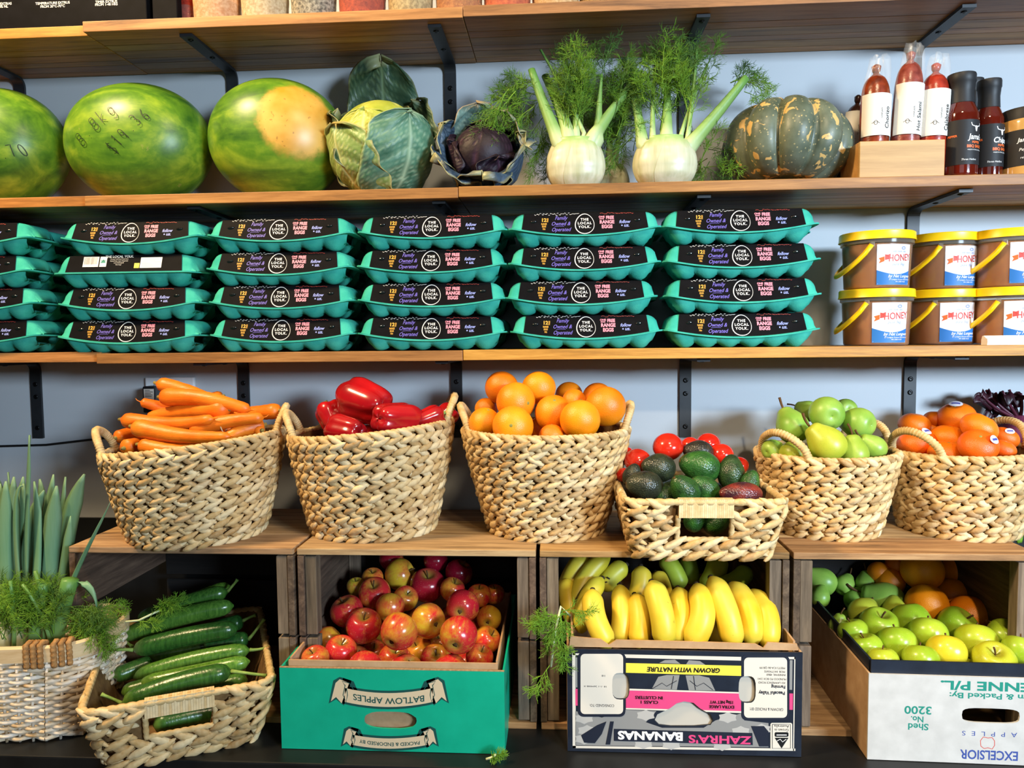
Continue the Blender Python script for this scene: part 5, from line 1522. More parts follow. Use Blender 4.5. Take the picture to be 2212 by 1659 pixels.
# ------------------------------------------------------------------ cucumbers
def cucumber_obj(a, b, r, label, group, light=0.0, stemA=None, stemB=None, seed=0):
    A, d, L = long_frame(a, b); rg = random.Random(seed+50)
    o = empty('cucumber', A, label=label, cat='cucumber', group=group)
    side = d.cross(Vector((0, 0, 1))).normalized(); up_ = side.cross(d); bend = rg.uniform(-.015, .05)*L*0.7
    n = 24; pts = []; rr = []
    for k in range(n+1):
        t = k/n; pts.append(d*(L*t) + up_*(bend*math.sin(math.pi*t)))
        e = 1.0
        if t < .16: e = math.sqrt(max(0.012, 1-((.16-t)/.16)**2))
        if t > .86: e = math.sqrt(max(0.012, 1-((t-.86)/.14)**2))
        rr.append(r*e*(0.94+0.06*math.sin(math.pi*t)))
    so = MB().tube(pts, rr, 18, par=True).build('skin', M_cuc, o); so.color = (light, 0, 0, 1)
    for st, p0 in ((stemA, pts[0]), (stemB, pts[-1])):
        if st is None: continue
        E = at(*st)-A; mid = (p0+E)/2 + Vector((0, 0, rg.uniform(-.004, .006)))
        P = [p0*(1-t)**2 + mid*2*t*(1-t) + E*t*t for t in [k/7 for k in range(8)]]
        MB().tube(P, [0.0042, .0034, .003, .0028, .0028, .0028, .0030, .0040], 7).build('stem', M_gstem, o)
    return o
G = 'cucumbers piled in the rectangular basket'
cu = [
 ((296, 1338, 1.44), (492, 1277, 1.48), .0175, 'dark glossy cucumber topmost with its stem at the upper right', .25, None, (513, 1252, 1.48)),
 ((330, 1330, 1.50), (498, 1266, 1.52), .0165, 'pale green cucumber hidden behind the topmost', 1.0, None, None),
 ((264, 1377, 1.395), (505, 1308, 1.44), .0185, 'long bright green cucumber second from the top', .55, (285, 1396, 1.37), None),
 ((288, 1404, 1.35), (514, 1357, 1.385), .0190, 'dark blue-green cucumber in the middle with a long stem at the left', .05, (222, 1409, 1.33), None),
 ((288, 1464, 1.315), (540, 1404, 1.365), .0165, 'grey-green cucumber below the middle one, upper of a pair', .6, None, (580, 1398, 1.37)),
 ((300, 1478, 1.28), (540, 1428, 1.33), .0155, 'light green cucumber, lower of the pair', .95, None, None),
 ((264, 1520, 1.215), (500, 1450, 1.275), .0190, 'dark glossy cucumber at the front with a stem at each end', .15, (219, 1500, 1.21), (576, 1460, 1.27)),
 ((440, 1365, 1.44), (525, 1341, 1.455), .0165, 'dark cucumber end at the upper right with a short stem', .0, None, (552, 1329, 1.45)),
 ((440, 1395, 1.40), (537, 1381, 1.415), .0165, 'dark cucumber end at the right with an upturned stem', .0, None, (571, 1337, 1.42)),
 ((246, 1462, 1.325), (330, 1430, 1.37), .0165, 'shaded cucumber end at the lower left', .3, (225, 1440, 1.31), None),
 ((262, 1496, 1.27), (400, 1462, 1.31), .0150, 'olive cucumber peeping out above the front one', .6, None, None),
 ((330, 1567, 1.225), (480, 1534, 1.285), .0185, 'dark cucumber seen through the hand hole', .1, None, None),
 ((400, 1510, 1.28), (535, 1468, 1.315), .0165, 'cucumber low at the right behind the front one', .4, None, None),
 ((330, 1545, 1.27), (500, 1500, 1.315), .0175, 'cucumber deep in the basket behind the hand hole', .2, None, None),
 ((300, 1480, 1.36), (480, 1440, 1.41), .0175, 'cucumber deep in the basket below the pair', .2, None, None),
 ((320, 1420, 1.44), (500, 1385, 1.49), .0175, 'cucumber deep in the basket at the back', .2, None, None),
]
for k, (a, b, r, lab, li, sa, sb) in enumerate(cu): cucumber_obj(a, b, r, lab, G, li, sa, sb, k)

# ------------------------------------------------------------------ bananas
def banana_obj(a, b, r, bulge, label, group, green=0.0, fwd=0.35, seed=0, Lx=0.0):
    """a top point, b lower point; bulge: sideways bow in photo pixels (+ right)"""
    A, d, L = long_frame(a, b); rg = random.Random(seed+90)
    o = empty('banana', A, label=label, cat='banana', group=group)
    side = view_dir(1, 0, 0); side = (side - d*side.dot(d)).normalized(); f_ = view_dir(0, 0, 1); f_ = (f_-d*f_.dot(d)).normalized()
    bow = rad(bulge, a[2]); n = 22; vs = []; ts = []; K = 15
    pts = []
    for k in range(n+1):
        t = k/n; w_ = math.sin(math.pi*t)
        pts.append(d*(L*t) + side*(bow*w_) + f_*(fwd*0.045*w_))
    bd = (side*bow + f_*fwd*0.045); bd = bd.normalized() if bd.length > 1e-6 else side
    for k, p in enumerate(pts):
        t = k/n; tg = (pts[min(k+1, n)] - pts[max(k-1, 0)]).normalized()
        u_ = (bd - tg*bd.dot(tg)).normalized(); w2 = tg.cross(u_)
        e = 1.0
        if t < .22: e = 0.30 + 0.70*math.sin(math.pi/2*(t/.22))**0.8
        if t > .80: e = 0.22 + 0.78*math.cos(math.pi/2*((t-.80)/.20))**0.75
        for i in range(K):
            th = 2*math.pi*i/K
            pent = 1.0/ (math.cos(((th + math.pi/5) % (2*math.pi/5)) - math.pi/5))   # pentagon radius
            rr = r*e*(0.55 + 0.45*pent*0.95)
            vs.append(p + u_*(rr*math.cos(th)) + w2*(rr*math.sin(th))); ts.append(t)
    fs = [(j*K+i, j*K+(i+1) % K, (j+1)*K+(i+1) % K, (j+1)*K+i) for j in range(n) for i in range(K)] + [tuple(range(K))[::-1], tuple(n*K+i for i in range(K))]
    so = MB().add(vs, fs, None, {'t': ts}).build('peel', M_ban, o, sharp=32); so.color = (green, 0, 0, 1)
    tg = (pts[0]-pts[1]).normalized()
    MB().tube([pts[0]-tg*0.004, pts[0]+tg*0.0045], [r*.30, r*.24], 7).build('tip', M_bantip, o)
    return o
G = 'bananas standing in the printed carton'
bn = [
 ((1268, 1196, 1.46), (1216, 1330, 1.42), .0200, -14, 'leftmost banana at the back, bowed to the left', .18, .1),
 ((1316, 1196, 1.45), (1236, 1325, 1.39), .0180, -16, 'second banana from the left at the back, green towards its tip', .30, .1),
 ((1352, 1220, 1.45), (1300, 1275, 1.43), .0185, -6, 'short-looking greenish banana behind the dark crown', .40, .1),
 ((1300, 1250, 1.385), (1254, 1368, 1.33), .0180, -14, 'greenish banana behind the leftmost front one', .32, .2),
 ((1280, 1276, 1.33), (1318, 1400, 1.275), .0195, -12, 'leftmost of the front bananas, pale yellow', .12, .3),
 ((1338, 1266, 1.38), (1336, 1395, 1.32), .0185, 4, 'deep yellow banana second in the front row', .0, .3),
 ((1384, 1224, 1.44), (1368, 1305, 1.41), .0195, 6, 'deep yellow banana standing behind the front row', .0, .1),
 ((1371, 1286, 1.36), (1377, 1400, 1.30), .0195, 7, 'deep yellow banana third in the front row', .0, .3),
 ((1408, 1258, 1.33), (1437, 1398, 1.275), .0215, 4, 'large pale green-yellow banana in the middle of the front row', .25, .4),
 ((1464, 1272, 1.345), (1458, 1392, 1.29), .0200, 5, 'deep yellow banana right of the pale one', .0, .3),
 ((1504, 1264, 1.33), (1487, 1398, 1.275), .0220, 14, 'large yellow banana bowed to the right in mid row', .0, .4),
 ((1536, 1249, 1.335), (1585, 1400, 1.275), .0215, 5, 'long straight yellow banana fourth from the right end', .0, .4),
 ((1578, 1262, 1.355), (1622, 1396, 1.285), .0205, 14, 'yellow banana with a dark scar near the right end', .0, .4),
 ((1618, 1280, 1.36), (1655, 1402, 1.285), .0205, 16, 'rightmost front banana bowed to the right', .0, .4),
 ((1430, 1200, 1.50), (1472, 1272, 1.47), .0190, 5, 'green banana hanging left under the avocado basket', .75, .1),
 ((1482, 1200, 1.53), (1494, 1262, 1.50), .0170, 2, 'dark green banana at the back with a black scar', .85, .1),
 ((1553, 1200, 1.49), (1522, 1276, 1.45), .0210, 4, 'thick green banana at the back right of the dark one', .65, .1),
 ((1616, 1228, 1.46), (1552, 1268, 1.43), .0185, 6, 'bright green banana lying at the back right', .85, .1),
 ((1416, 1238, 1.46), (1436, 1300, 1.42), .0180, 3, 'shaded orange-yellow banana behind the pale one', .0, .1),
 ((1528, 1330, 1.345), (1562, 1400, 1.31), .0180, 4, 'shaded banana low between the two large ones', .0, .2),
 ((1672, 1330, 1.39), (1690, 1400, 1.34), .0170, 4, 'banana glimpsed low at the right tray side', .1, .1),
 ((1225, 1250, 1.43), (1240, 1350, 1.38), .0180, -4, 'shaded banana low at the left tray side', .1, .1),
]
for k, (a, b, r, bu, lab, gr, fw) in enumerate(bn): banana_obj(a, b, r, bu, lab, G, gr, fw, k)
cwn = MB()
p = at(1325, 1262, 1.425)
co_ = empty('dried_banana_stub', p, label='blackened banana stub with dry flower ends between the left bananas', cat='banana stub')
for k in range(9):
    rg = random.Random(k); d = Vector((rg.uniform(-1, 1), rg.uniform(-.5, .3), rg.uniform(.2, 1))).normalized()
    MB().tube([d*0.002, d*0.012, d*0.02+Vector((rg.uniform(-.006, .006), 0, rg.uniform(-.006, .006)))], [.0045, .003, .0012], 5).build('dry_flower_end', M_bantip, co_)

# ------------------------------------------------------------------ mixed fruit in the white carton
Gg = 'green apples in the white carton'; Go = 'oranges in the white carton'; Gp = 'green pears in the white carton'
def ga(x, y, r, ax, lab, c=(0, 0, 0), **k): return (x, y, r, ax, lab, c, dict({'kind': 'green_apple', 'cat': 'apple', 'group': Gg}, **k))
def ora(x, y, r, lab, ax=(.1, .8, -.2), **k): return (x, y, r, ax, lab, (0, 0, 0), dict({'kind': 'orange', 'cat': 'orange', 'group': Go}, **k))
def pea(x, y, r, ax, lab, c=(0, 0, 0), **k): return (x, y, r, ax, lab, c, dict({'kind': 'pear', 'cat': 'pear', 'group': Gp}, **k))
mx = [
 ga(1899, 1353, 41, (.05, .9, .35), 'green apple with a stem dimple on top, second row left'),
 ga(1967, 1339, 40, (.1, -.9, .3), 'green apple below the back oranges, upside down'),
 ga(1844, 1367, 32, (-.2, .8, -.2), 'green apple by the left liner, second from the front'),
 ga(1873, 1401, 34, (-.2, .8, -.1), 'pale green apple by the left liner near the front'),
 ga(1938, 1391, 40, (.1, .8, -.4), 'round plain green apple second from the left in the middle row'),
 ga(2005, 1371, 39, (.2, .8, -.4), 'shiny green apple in the centre of the carton'),
 ga(2068, 1353, 41, (.45, .75, .4), 'green apple with its dimple to the right below the bright orange', Y=1.322),
 ga(2045, 1410, 40, (.2, .8, -.4), 'yellow apple at the front among the green ones', (.85, 0, 0)),
 ga(2109, 1389, 43, (.2, .8, -.4), 'large olive green apple right of the centre', (.25, 0, 0), Y=1.305),
 ga(1989, 1427, 37, (.1, .8, -.3), 'pale green apple half hidden by the front liner', (.1, 0, 0)),
 ga(2147, 1430, 43, (-.2, .85, .5), 'yellow-green apple with its stem end up at the front right', (.45, 0, 0)),
 ga(2174, 1376, 38, (.0, .9, .4), 'green apple at the right with its dimple up', Y=1.335),
 ga(2204, 1407, 36, (.2, .8, -.2), 'green apple cut off by the right edge'),
 ga(1908, 1428, 32, (.0, .9, -.2), 'green apple in the front left corner', (.2, 0, 0)),
 pea(1866, 1326, 33, (.6, .3, -.6), 'yellow-green pear behind the dimpled apple at the left', (.6, 0, 0)),
 pea(1933, 1320, 26, (.2, .6, -.6), 'yellow-green pear half hidden in the middle', (.55, 0, 0)),
 ora(1992, 1232, 43, 'large shaded orange topmost in the white carton'),
 ora(2072, 1234, 36, 'shaded orange at the back right of the carton'),
 ora(2002, 1305, 43, 'tall orange half lit below the topmost', Y=1.42),
 ora(2093, 1330, 43, 'bright sunlit orange at the right of the carton', Y=1.372),
 ora(1922, 1256, 31, 'small reddish orange at the left of the topmost'),
 ora(2058, 1287, 37, 'shaded orange behind the bright one'),
 ora(1899, 1237, 24, 'dim orange at the far back left'),
 ora(1938, 1220, 25, 'dim orange at the back above the reddish one'),
 pea(1776, 1256, 29, (-.85, .45, -.2), 'green pear at the back left with its blossom end to the right', Y=1.575),
 pea(1772, 1290, 20, (.3, .6, -.3), 'pale green pear in the left back corner', Y=1.555),
 pea(1811, 1352, 20, (.15, .95, .1), 'small upright pear with a tall stem at the left liner', (.2, 0, 0), Y=1.44),
 pea(1853, 1296, 27, (.8, .3, -.2), 'dark green pear behind the yellow-green one'),
 pea(1913, 1296, 37, (-.8, .2, -.3), 'dark green pear with a pale sticker in the shade', sticker=(-.4, .1, .9)),
 pea(1824, 1264, 21, (.5, .5, -.4), 'shaded green pear at the back left', Y=1.575),
 pea(1870, 1261, 21, (.2, .7, -.4), 'very dim green pear at the back'),
]
R_mix = pile('green_apple', mx, lambda py: 1.288 + (0.0008*(1425-py) if py > 1335 else 0.072 + 0.00150*(1335-py)), 1.288, 1.58, 'apple', Gg, slack=0.94)
fill('green_apple', R_mix, lambda rg, z: (locE[0] + rg.uniform(-.13, .13), Ye + rg.uniform(.06, .33), z), PZ+0.105, PZ+0.042, 0.034, 15, 'green apple buried low in the white carton', 'apple', Gg, seed=13)
ZM = ZS['middle'] + 0.0012; ZT = ZS['top'] + 0.0012
# ------------------------------------------------------------------ watermelons
q = NT('watermelon_rind'); co = q.coord((1, 1, 1)); b_ = colbias(q)
n1 = q.noise(q.coord((0.5, 2.2, 2.2)), 9, 4, 0.6, 0.8); n2 = q.noise(co, 45, 4, 0.6)
c = q.ramp(q.math('ADD', q.math('MULTIPLY', n1, 0.75), q.math('MULTIPLY', n2, 0.25)), [(0.34, '#2f5a1a'), (0.5, '#557f20'), (0.66, '#86a22c')])
tc = q.new('ShaderNodeTexCoord'); sp = q.new('ShaderNodeVectorMath', operation='DISTANCE'); sp.inputs[1].default_value = (0.075, -0.085, 0.020)
q.link(tc.outputs['Object'], sp.inputs[0])
mask = q.ramp(q.math('ADD', sp.outputs['Value'], q.math('MULTIPLY', q.math('SUBTRACT', n2, 0.5), 0.03)), [(0.066, '#ffffff'), (0.084, '#000000')])
patch = q.ramp(q.noise(co, 18, 3), [(0.3, '#c58f2a'), (0.7, '#e0b25a')])
pits = q.math('MULTIPLY', q.math('GREATER_THAN', q.noise(co, 120, 2), 0.70), 0.5)
patch = q.mix(pits, patch, '#7a5420')
c = q.mix(q.math('MULTIPLY', mask, b_[0]), c, patch)
c = q.mix(q.math('MULTIPLY', q.math('GREATER_THAN', q.noise(q.coord((1, 1, 1)), 26, 5, 0.75), 0.68), 0.25), c, '#a79a5a')
q.out(c, 0.36, 0.45); M_melon = q.m
def melon(px, py, a, b, c_, rot, label, patch=0.0, writing=(), Yc=None):
    Yc = Yc or SF + b + 0.012
    p = at(px, py, Yc); o = empty('watermelon', (p.x, Yc, ZM + c_*1.0), (0, 0, 0), label, 'watermelon', 'watermelons on the middle shelf')
    mb = MB(); n, N = 36, 56
    def g(u, v):
        th = math.pi*v; ph = 2*math.pi*u; r_ = math.sin(th); x = -math.cos(th)
        k = 1 + 0.012*math.cos(5*ph)*r_
        return Vector((a*x*(1+0.02*r_), b*r_*math.cos(ph)*k, c_*r_*math.sin(ph)*k))
    mb.grid(g, N, n, cu=True)
    if rot: mb.v = [tuple(RY(rot) @ Vector(v)) for v in mb.v]
    zmin = min(v[2] for v in mb.v); mb.v = [(x, y, z) for x, y, z in mb.v]
    o.location.z = ZM - zmin
    so = mb.build('rind', M_melon, o); so.color = (patch, 0, 0, 1)
    for body, wx, wz, sz, an in writing:
        mb = MB()
        for ci_, ch in enumerate(body):
            for ln_ in GLY.get(ch, []):
                pts = [((ci_*0.72 + x*0.55)*sz, (y + 0.06*math.sin(ci_*2.1))*sz) for x, y in ln_]
                dense = []
                for p0, p1 in zip(pts, pts[1:]): dense += [(p0[0]+(p1[0]-p0[0])*t/3, p0[1]+(p1[1]-p0[1])*t/3) for t in range(3)]
                stroke(mb, dense + [pts[-1]], 0.0014)
        wv = []
        for x, y, _ in mb.v:
            X = wx + x*math.cos(an) - y*math.sin(an); Z = wz + x*math.sin(an) + y*math.cos(an)
            L = RY(-rot) @ Vector((X, 0, Z)) if rot else Vector((X, 0, Z))
            wv.append((X, -b*math.sqrt(max(0.02, 1-(L.x/(a*1.02))**2-(L.z/c_)**2))*1.014-0.0005, Z))
        MB().add(wv, mb.f).build('lettering', INK['marker'], so, smooth=False)
    return o
_o = lambda cx, cy, rx, ry, a0, a1, n=12: [(cx+rx*math.cos(R(a0+(a1-a0)*k/n)), cy+ry*math.sin(R(a0+(a1-a0)*k/n))) for k in range(n+1)]
GLY = {'8': [_o(.5, .75, .30, .24, -90, 270) , _o(.5, .26, .36, .26, 90, 450)], '.': [[(.4, .02), (.5, .06)]], 'k': [[(.2, 1), (.2, 0)], [(.7, .55), (.22, .28), (.7, 0)]], 'g': [_o(.45, .28, .28, .28, 20, 380), [(.74, .45), (.72, -.25), (.5, -.42), (.2, -.30)]],
       '$': [[(.8, .85), (.5, 1), (.2, .75), (.5, .52), (.8, .28), (.5, .0), (.15, .15)], [(.5, 1.12), (.5, -.12)]], '1': [[(.35, .8), (.55, 1), (.5, 0)]], '9': [_o(.45, .7, .28, .28, 0, 360), [(.73, .7), (.62, 0)]], '3': [_o(.4, .75, .3, .24, 140, -90), _o(.4, .27, .34, .26, 90, -140)],
       '6': [[(.7, 1), (.3, .6), (.2, .25)], _o(.46, .25, .27, .25, 180, 540)], '7': [[(.15, 1), (.8, 1), (.4, 0)]], '0': [_o(.5, .5, .32, .5, 90, 450)]}
melon(0, 302, 0.142, 0.1145, 0.130, 0.0, 'watermelon cut by the left picture edge with marker writing', 0, [('9kg', 0.010, -0.022, 0.026, 0.25), ('$18.70', 0.030, -0.062, 0.022, 0.35)])
melon(302, 298, 0.155, 0.1145, 0.130, R(2), 'middle watermelon marked with its weight and price', 0, [('8.8kg', -0.062, -0.030, 0.031, 0.72), ('$19.36', 0.010, -0.048, 0.026, 0.85)])
melon(600, 288, 0.145, 0.1145, 0.130, R(6), 'watermelon with a large yellow ground spot beside the cabbage', 1.0)

# ------------------------------------------------------------------ cabbages
def leafmat(name, lo, hi, vein, edge=None, rough=0.45, bump=0.5):
    q = NT(name); co = q.coord((1, 1, 1)); v = q.attr('vein'); e = q.attr('edge')
    c = q.ramp(q.noise(co, 22, 4), [(0.3, lo), (0.7, hi)]); c = q.mix(q.math('MULTIPLY', v, 0.8), c, vein)
    if edge: c = q.mix(q.math('MULTIPLY', e, 0.9), c, edge)
    h = q.math('ADD', q.math('MULTIPLY', q.noise(co, 70, 3), 0.6), q.math('MULTIPLY', v, -1.0)); q.bump(h, bump, 0.003)
    return q.out(c, rough, 0.35)
M_cabin = leafmat('cabbage_heart', '#85952f', '#afb548', '#d3d68a'); M_cabl = leafmat('cabbage_leaf_pale', '#5f7f3c', '#8da35c', '#ccd39b', '#b9a668')
M_cabg = leafmat('cabbage_leaf_blue_green', '#356149', '#5c8a70', '#a9c4a0', '#93a880'); M_cabd = leafmat('cabbage_leaf_dark', '#1e3325', '#34503a', '#6f8560', '#8a8a60')
M_redin = leafmat('red_cabbage_heart', '#140b12', '#24121e', '#43283a', None, 0.55); M_redl = leafmat('red_cabbage_leaf', '#1f2b38', '#3a5064', '#62768a', '#a3a070', 0.4)
M_redg = leafmat('red_cabbage_leaf_green', '#4f6a63', '#7c9a90', '#a6b7a0', '#a08a6a', 0.45)
def cab_leaf(Rr, az, daz, f0, f1, ext, curl, seed, ripple=0.004, rag=0.15, tilt=0.0, nu=34, nv=38):
    """leaf hugging a head of radius Rr from polar angle f0 (0 = bottom) to f1 then leaving it by ext"""
    rg = random.Random(seed); ph = [rg.uniform(0, 6.28) for _ in range(6)]
    mb = MB(); arc = Rr*(f1-f0); tot = arc+ext
    def path(s):
        d = s*tot
        if d <= arc:
            f_ = f0 + d/Rr; return Rr*math.sin(f_), -Rr*math.cos(f_), f_
        e = d-arc; x0, z0 = Rr*math.sin(f1), -Rr*math.cos(f1); hd = f1; 
        n = 8; 
        for k in range(n):
            x0 += math.cos(hd)*e/n; z0 += math.sin(hd)*e/n; hd -= curl*e/n/0.05
        return x0, z0, hd
    hw = daz*Rr
    def g(u, v):
        w_ = 2*u-1
        if v < 0.5: W = 0.42 + 0.58*math.sin(math.pi/2*(v/0.5))**0.9
        else: W = max(0.0, 1-((v-0.5)/0.5)**2.7)**0.5
        W = max(W, 0.02)*(1 + rag*0.28*abs(w_)*(math.sin(9*v+ph[0]) + 0.6*math.sin(23*v+ph[1]*w_)))
        s = v*(1 - rag*0.22*math.sin(4*w_+ph[2])**2*v)
        x, z, hd = path(s)
        edge_ = max(abs(w_)**3, max(0, (v-0.6)/0.4)**2)
        rp = ripple*edge_*(math.sin(15*v+ph[3]+w_*3) + 0.8*math.sin(8*w_+ph[4]+5*v) + .5*math.sin(31*v+11*w_)) + 0.0018*math.sin(6*w_+ph[5])*v + 0.0012*math.sin(26*v+abs(w_)*8)
        off = 0.005*abs(w_)**3
        on = s*tot <= arc
        re_ = max(x, 0.30*Rr) if on else max(x, 0.85*Rr*math.sin(min(max(f1, R(60)), R(120))))
        an = w_*hw*W/re_
        rr = x + (rp+off)*math.sin(hd) - re_*(1-math.cos(an))*(1.0 if on else max(.35, 1-(s*tot-arc)/.12)); zz = z - (rp+off)*math.cos(hd); la = re_*math.sin(an)
        vein = max(math.exp(-(w_/0.05)**2), 0.85*math.exp(-(((v*7 + abs(w_)*1.9) % 1.0 - .5)/0.07)**2)*(1-abs(w_)*.5), 0.5*math.exp(-(((v*19 - abs(w_)*4.0) % 1.0 - .5)/0.10)**2))
        ed = max(0, (abs(w_)-0.93)/0.07, (v-0.955)/0.045)
        return ((rr*math.cos(az) - la*math.sin(az), rr*math.sin(az) + la*math.cos(az), zz), {'vein': vein, 'edge': min(1, ed)})
    mb.grid(g, nu, nv); return mb
def head(Rr, mat, o, sq=1.0, nm='heart'):
    mb = MB()
    def g(u, v):
        th = math.pi*v; ph = 2*math.pi*u; k = 1+0.012*math.sin(3*ph+4*v)+0.01*math.sin(7*ph)
        ve = max(math.exp(-(((u*6+0.3*math.sin(3*v)) % 1-.5)/.03)**2), .7*math.exp(-((((u*6) % 1)*2.2 + v*9) % 1-.5)**2/.004))
        return ((Rr*k*math.sin(th)*math.cos(ph), Rr*k*math.sin(th)*math.sin(ph), -Rr*sq*math.cos(th)), {'vein': ve, 'edge': 0.0})
    mb.grid(g, 44, 26, cu=True); return mb.build(nm, mat, o)
Yc = SF + 0.112; p = at(824, 300, Yc)
cab = empty('green_cabbage', (p.x, Yc, ZM + 0.110), (0, 0, 0), 'large green cabbage with dark outer leaves standing up behind', 'cabbage')
head(0.092, M_cabin, cab, 1.0)
def addleaf(o, mat, M=None, **k):
    L = cab_leaf(**k).build('leaf', mat, o, M=M)
    md = L.modifiers.new('thick', 'SOLIDIFY'); md.thickness = 0.0013; return L
addleaf(cab, M_cabl, Rr=0.112, az=R(-130), daz=R(50), f0=R(8), f1=R(92), ext=0.026, curl=0.25, seed=1, ripple=.004)
addleaf(cab, M_cabg, Rr=0.113, az=R(-46), daz=R(52), f0=R(8), f1=R(96), ext=0.040, curl=0.35, seed=2, ripple=.004)
addleaf(cab, M_cabd, Rr=0.106, az=R(188), daz=R(44), f0=R(10), f1=R(108), ext=0.040, curl=1.0, seed=3, ripple=.007)
addleaf(cab, M_cabd, Rr=0.100, az=R(98), daz=R(54), f0=R(40), f1=R(96), ext=0.205, curl=-.17, seed=4, ripple=.008, rag=.25)
addleaf(cab, M_cabd, Rr=0.104, az=R(40), daz=R(44), f0=R(30), f1=R(94), ext=0.11, curl=-.10, seed=6, ripple=.008)
addleaf(cab, M_cabd, Rr=0.106, az=R(150), daz=R(44), f0=R(10), f1=R(112), ext=0.050, curl=.25, seed=7, ripple=.007)
addleaf(cab, M_cabin, Rr=0.096, az=R(-100), daz=R(60), f0=R(20), f1=R(120), ext=0.010, curl=.4, seed=9, ripple=.003)
addleaf(cab, M_cabd, Rr=0.098, az=R(60), daz=R(64), f0=R(30), f1=R(146), ext=0.010, curl=.8, seed=12, ripple=.003)

Yc = SF + 0.088; p = at(1044, 330, Yc)
red = empty('red_cabbage', (p.x, Yc, ZM + 0.080), (R(48), 0, R(4)), 'red cabbage with open bluish leaves between the green cabbage and fennel', 'cabbage')
head(0.062, M_redin, red, 1.0)
for k, (az, m_, f1, ext, cu_) in enumerate([(-90, M_redl, 66, .080, .30), (-25, M_redl, 78, .072, .28), (45, M_redg, 90, .075, -.10), (100, M_redg, 90, .078, -.05), (160, M_redl, 82, .070, .10), (-150, M_redl, 70, .080, .28), (75, M_redin, 112, .03, .1), (-60, M_redin, 108, .018, .3), (190, M_redin, 110, .020, .3), (10, M_redl, 104, .026, .2)]):
    addleaf(red, m_, Rr=(0.070 + 0.0013*k) if m_ is not M_redin else 0.0645+.0006*k, az=R(az), daz=R(58), f0=R(14), f1=R(f1), ext=ext, curl=cu_, seed=30+k, ripple=.006, rag=.22, nu=28, nv=32)

# ------------------------------------------------------------------ fennel
M_fenb = NT('fennel_bulb'); co = M_fenb.coord((14, 14, 0.6)); t_ = M_fenb.attr('t')
c = M_fenb.ramp(M_fenb.noise(co, 6, 3), [(0.3, '#b3b48c'), (0.7, '#d0cfb4')]); c = M_fenb.mix(M_fenb.ramp(t_, [(0.72, '#000000'), (1.0, '#ffffff')]), c, '#93b45e'); M_fenb.out(c, 0.35, 0.45, Subsurface_Weight=0.1, Subsurface_Scale=0.01); M_fenb = M_fenb.m
M_fens = NT('fennel_stalk'); co = M_fens.coord((20, 20, 1)); t_ = M_fens.attr('t')
c = M_fens.ramp(t_, [(0.0, '#c9d3a6'), (0.25, '#86a85c'), (1.0, '#5c8a40')]); M_fens.bump(M_fens.noise(co, 12, 2), .3, .001); M_fens.out(c, 0.45, 0.4); M_fens = M_fens.m
M_frond = noisy('fennel_frond', [(0.3, '#4f7f1f'), (0.7, '#83ad35')], 12, 0.6, 0.3, dv=0.1)
M_frondd = noisy('fennel_frond_dark', [(0.3, '#3a5e24'), (0.7, '#5c8034')], 12, 0.6, 0.3, dv=0.1)
def hair(mb, a, b, r, mid=None):
    pts = [a, b] if mid is None else [a, mid, b]
    mb.tube(pts, [r, r*0.55] if mid is None else [r, r*.9, r*.5], 3, cap=False)
def frond(mb, base, tipdir, L, rg, spread=1.0, r=0.0011, droop=0.0, nb=9, dens=1.0):
    """feathery plume: axis with side branches carrying thread leaves"""
    d = Vector(tipdir).normalized(); P = [Vector(base)]; n = 8; w0 = Vector((rg.uniform(-1, 1), rg.uniform(-1, 1), rg.uniform(-1, 1)))*0.12
    for k in range(n):
        d = (d + w0*0.3 + Vector((0, 0, -droop))*0.15).normalized(); P.append(P[-1] + d*(L/n))
    mb.tube(P, [r*(1-0.75*k/n) for k in range(n+1)], 3, cap=False)
    for k in range(nb):
        t = 0.22 + 0.78*(k+rg.random()*.6)/nb; i = min(int(t*n), n-1); p = P[i].lerp(P[i+1], t*n-i); ax = (P[i+1]-P[i]).normalized()
        side = ax.orthogonal().normalized(); side.rotate(Matrix.Rotation(rg.uniform(0, 6.28), 3, ax))
        bl = L*0.40*(1.15-t*0.75)*rg.uniform(.7, 1.15)*spread; bd = (ax*0.75 + side*0.8 + Vector((0, 0, -droop*.4))).normalized()
        e = p + bd*bl; mb.tube([p, p.lerp(e, .5)+side*bl*.06, e], [r*.55, r*.45, r*.3], 3, cap=False)
        m = int(7*dens)
        for j in range(m):
            s = 0.2 + 0.8*j/m; q_ = p.lerp(e, s); s2 = bd.orthogonal().normalized(); s2.rotate(Matrix.Rotation(rg.uniform(0, 6.28), 3, bd))
            hd = (bd*0.8 + s2*0.75).normalized(); hl = 0.018*rg.uniform(.6, 1.25)*(L/0.1)**0.35
            h2 = q_ + hd*hl; hair(mb, q_, h2, 0.0005)
            for z_ in range(2):
                s3 = hd.orthogonal().normalized(); s3.rotate(Matrix.Rotation(rg.uniform(0, 6.28), 3, hd)); q3 = q_.lerp(h2, rg.uniform(.3, .8))
                hair(mb, q3, q3 + (hd*.8+s3*.7)*hl*.55, 0.0004)
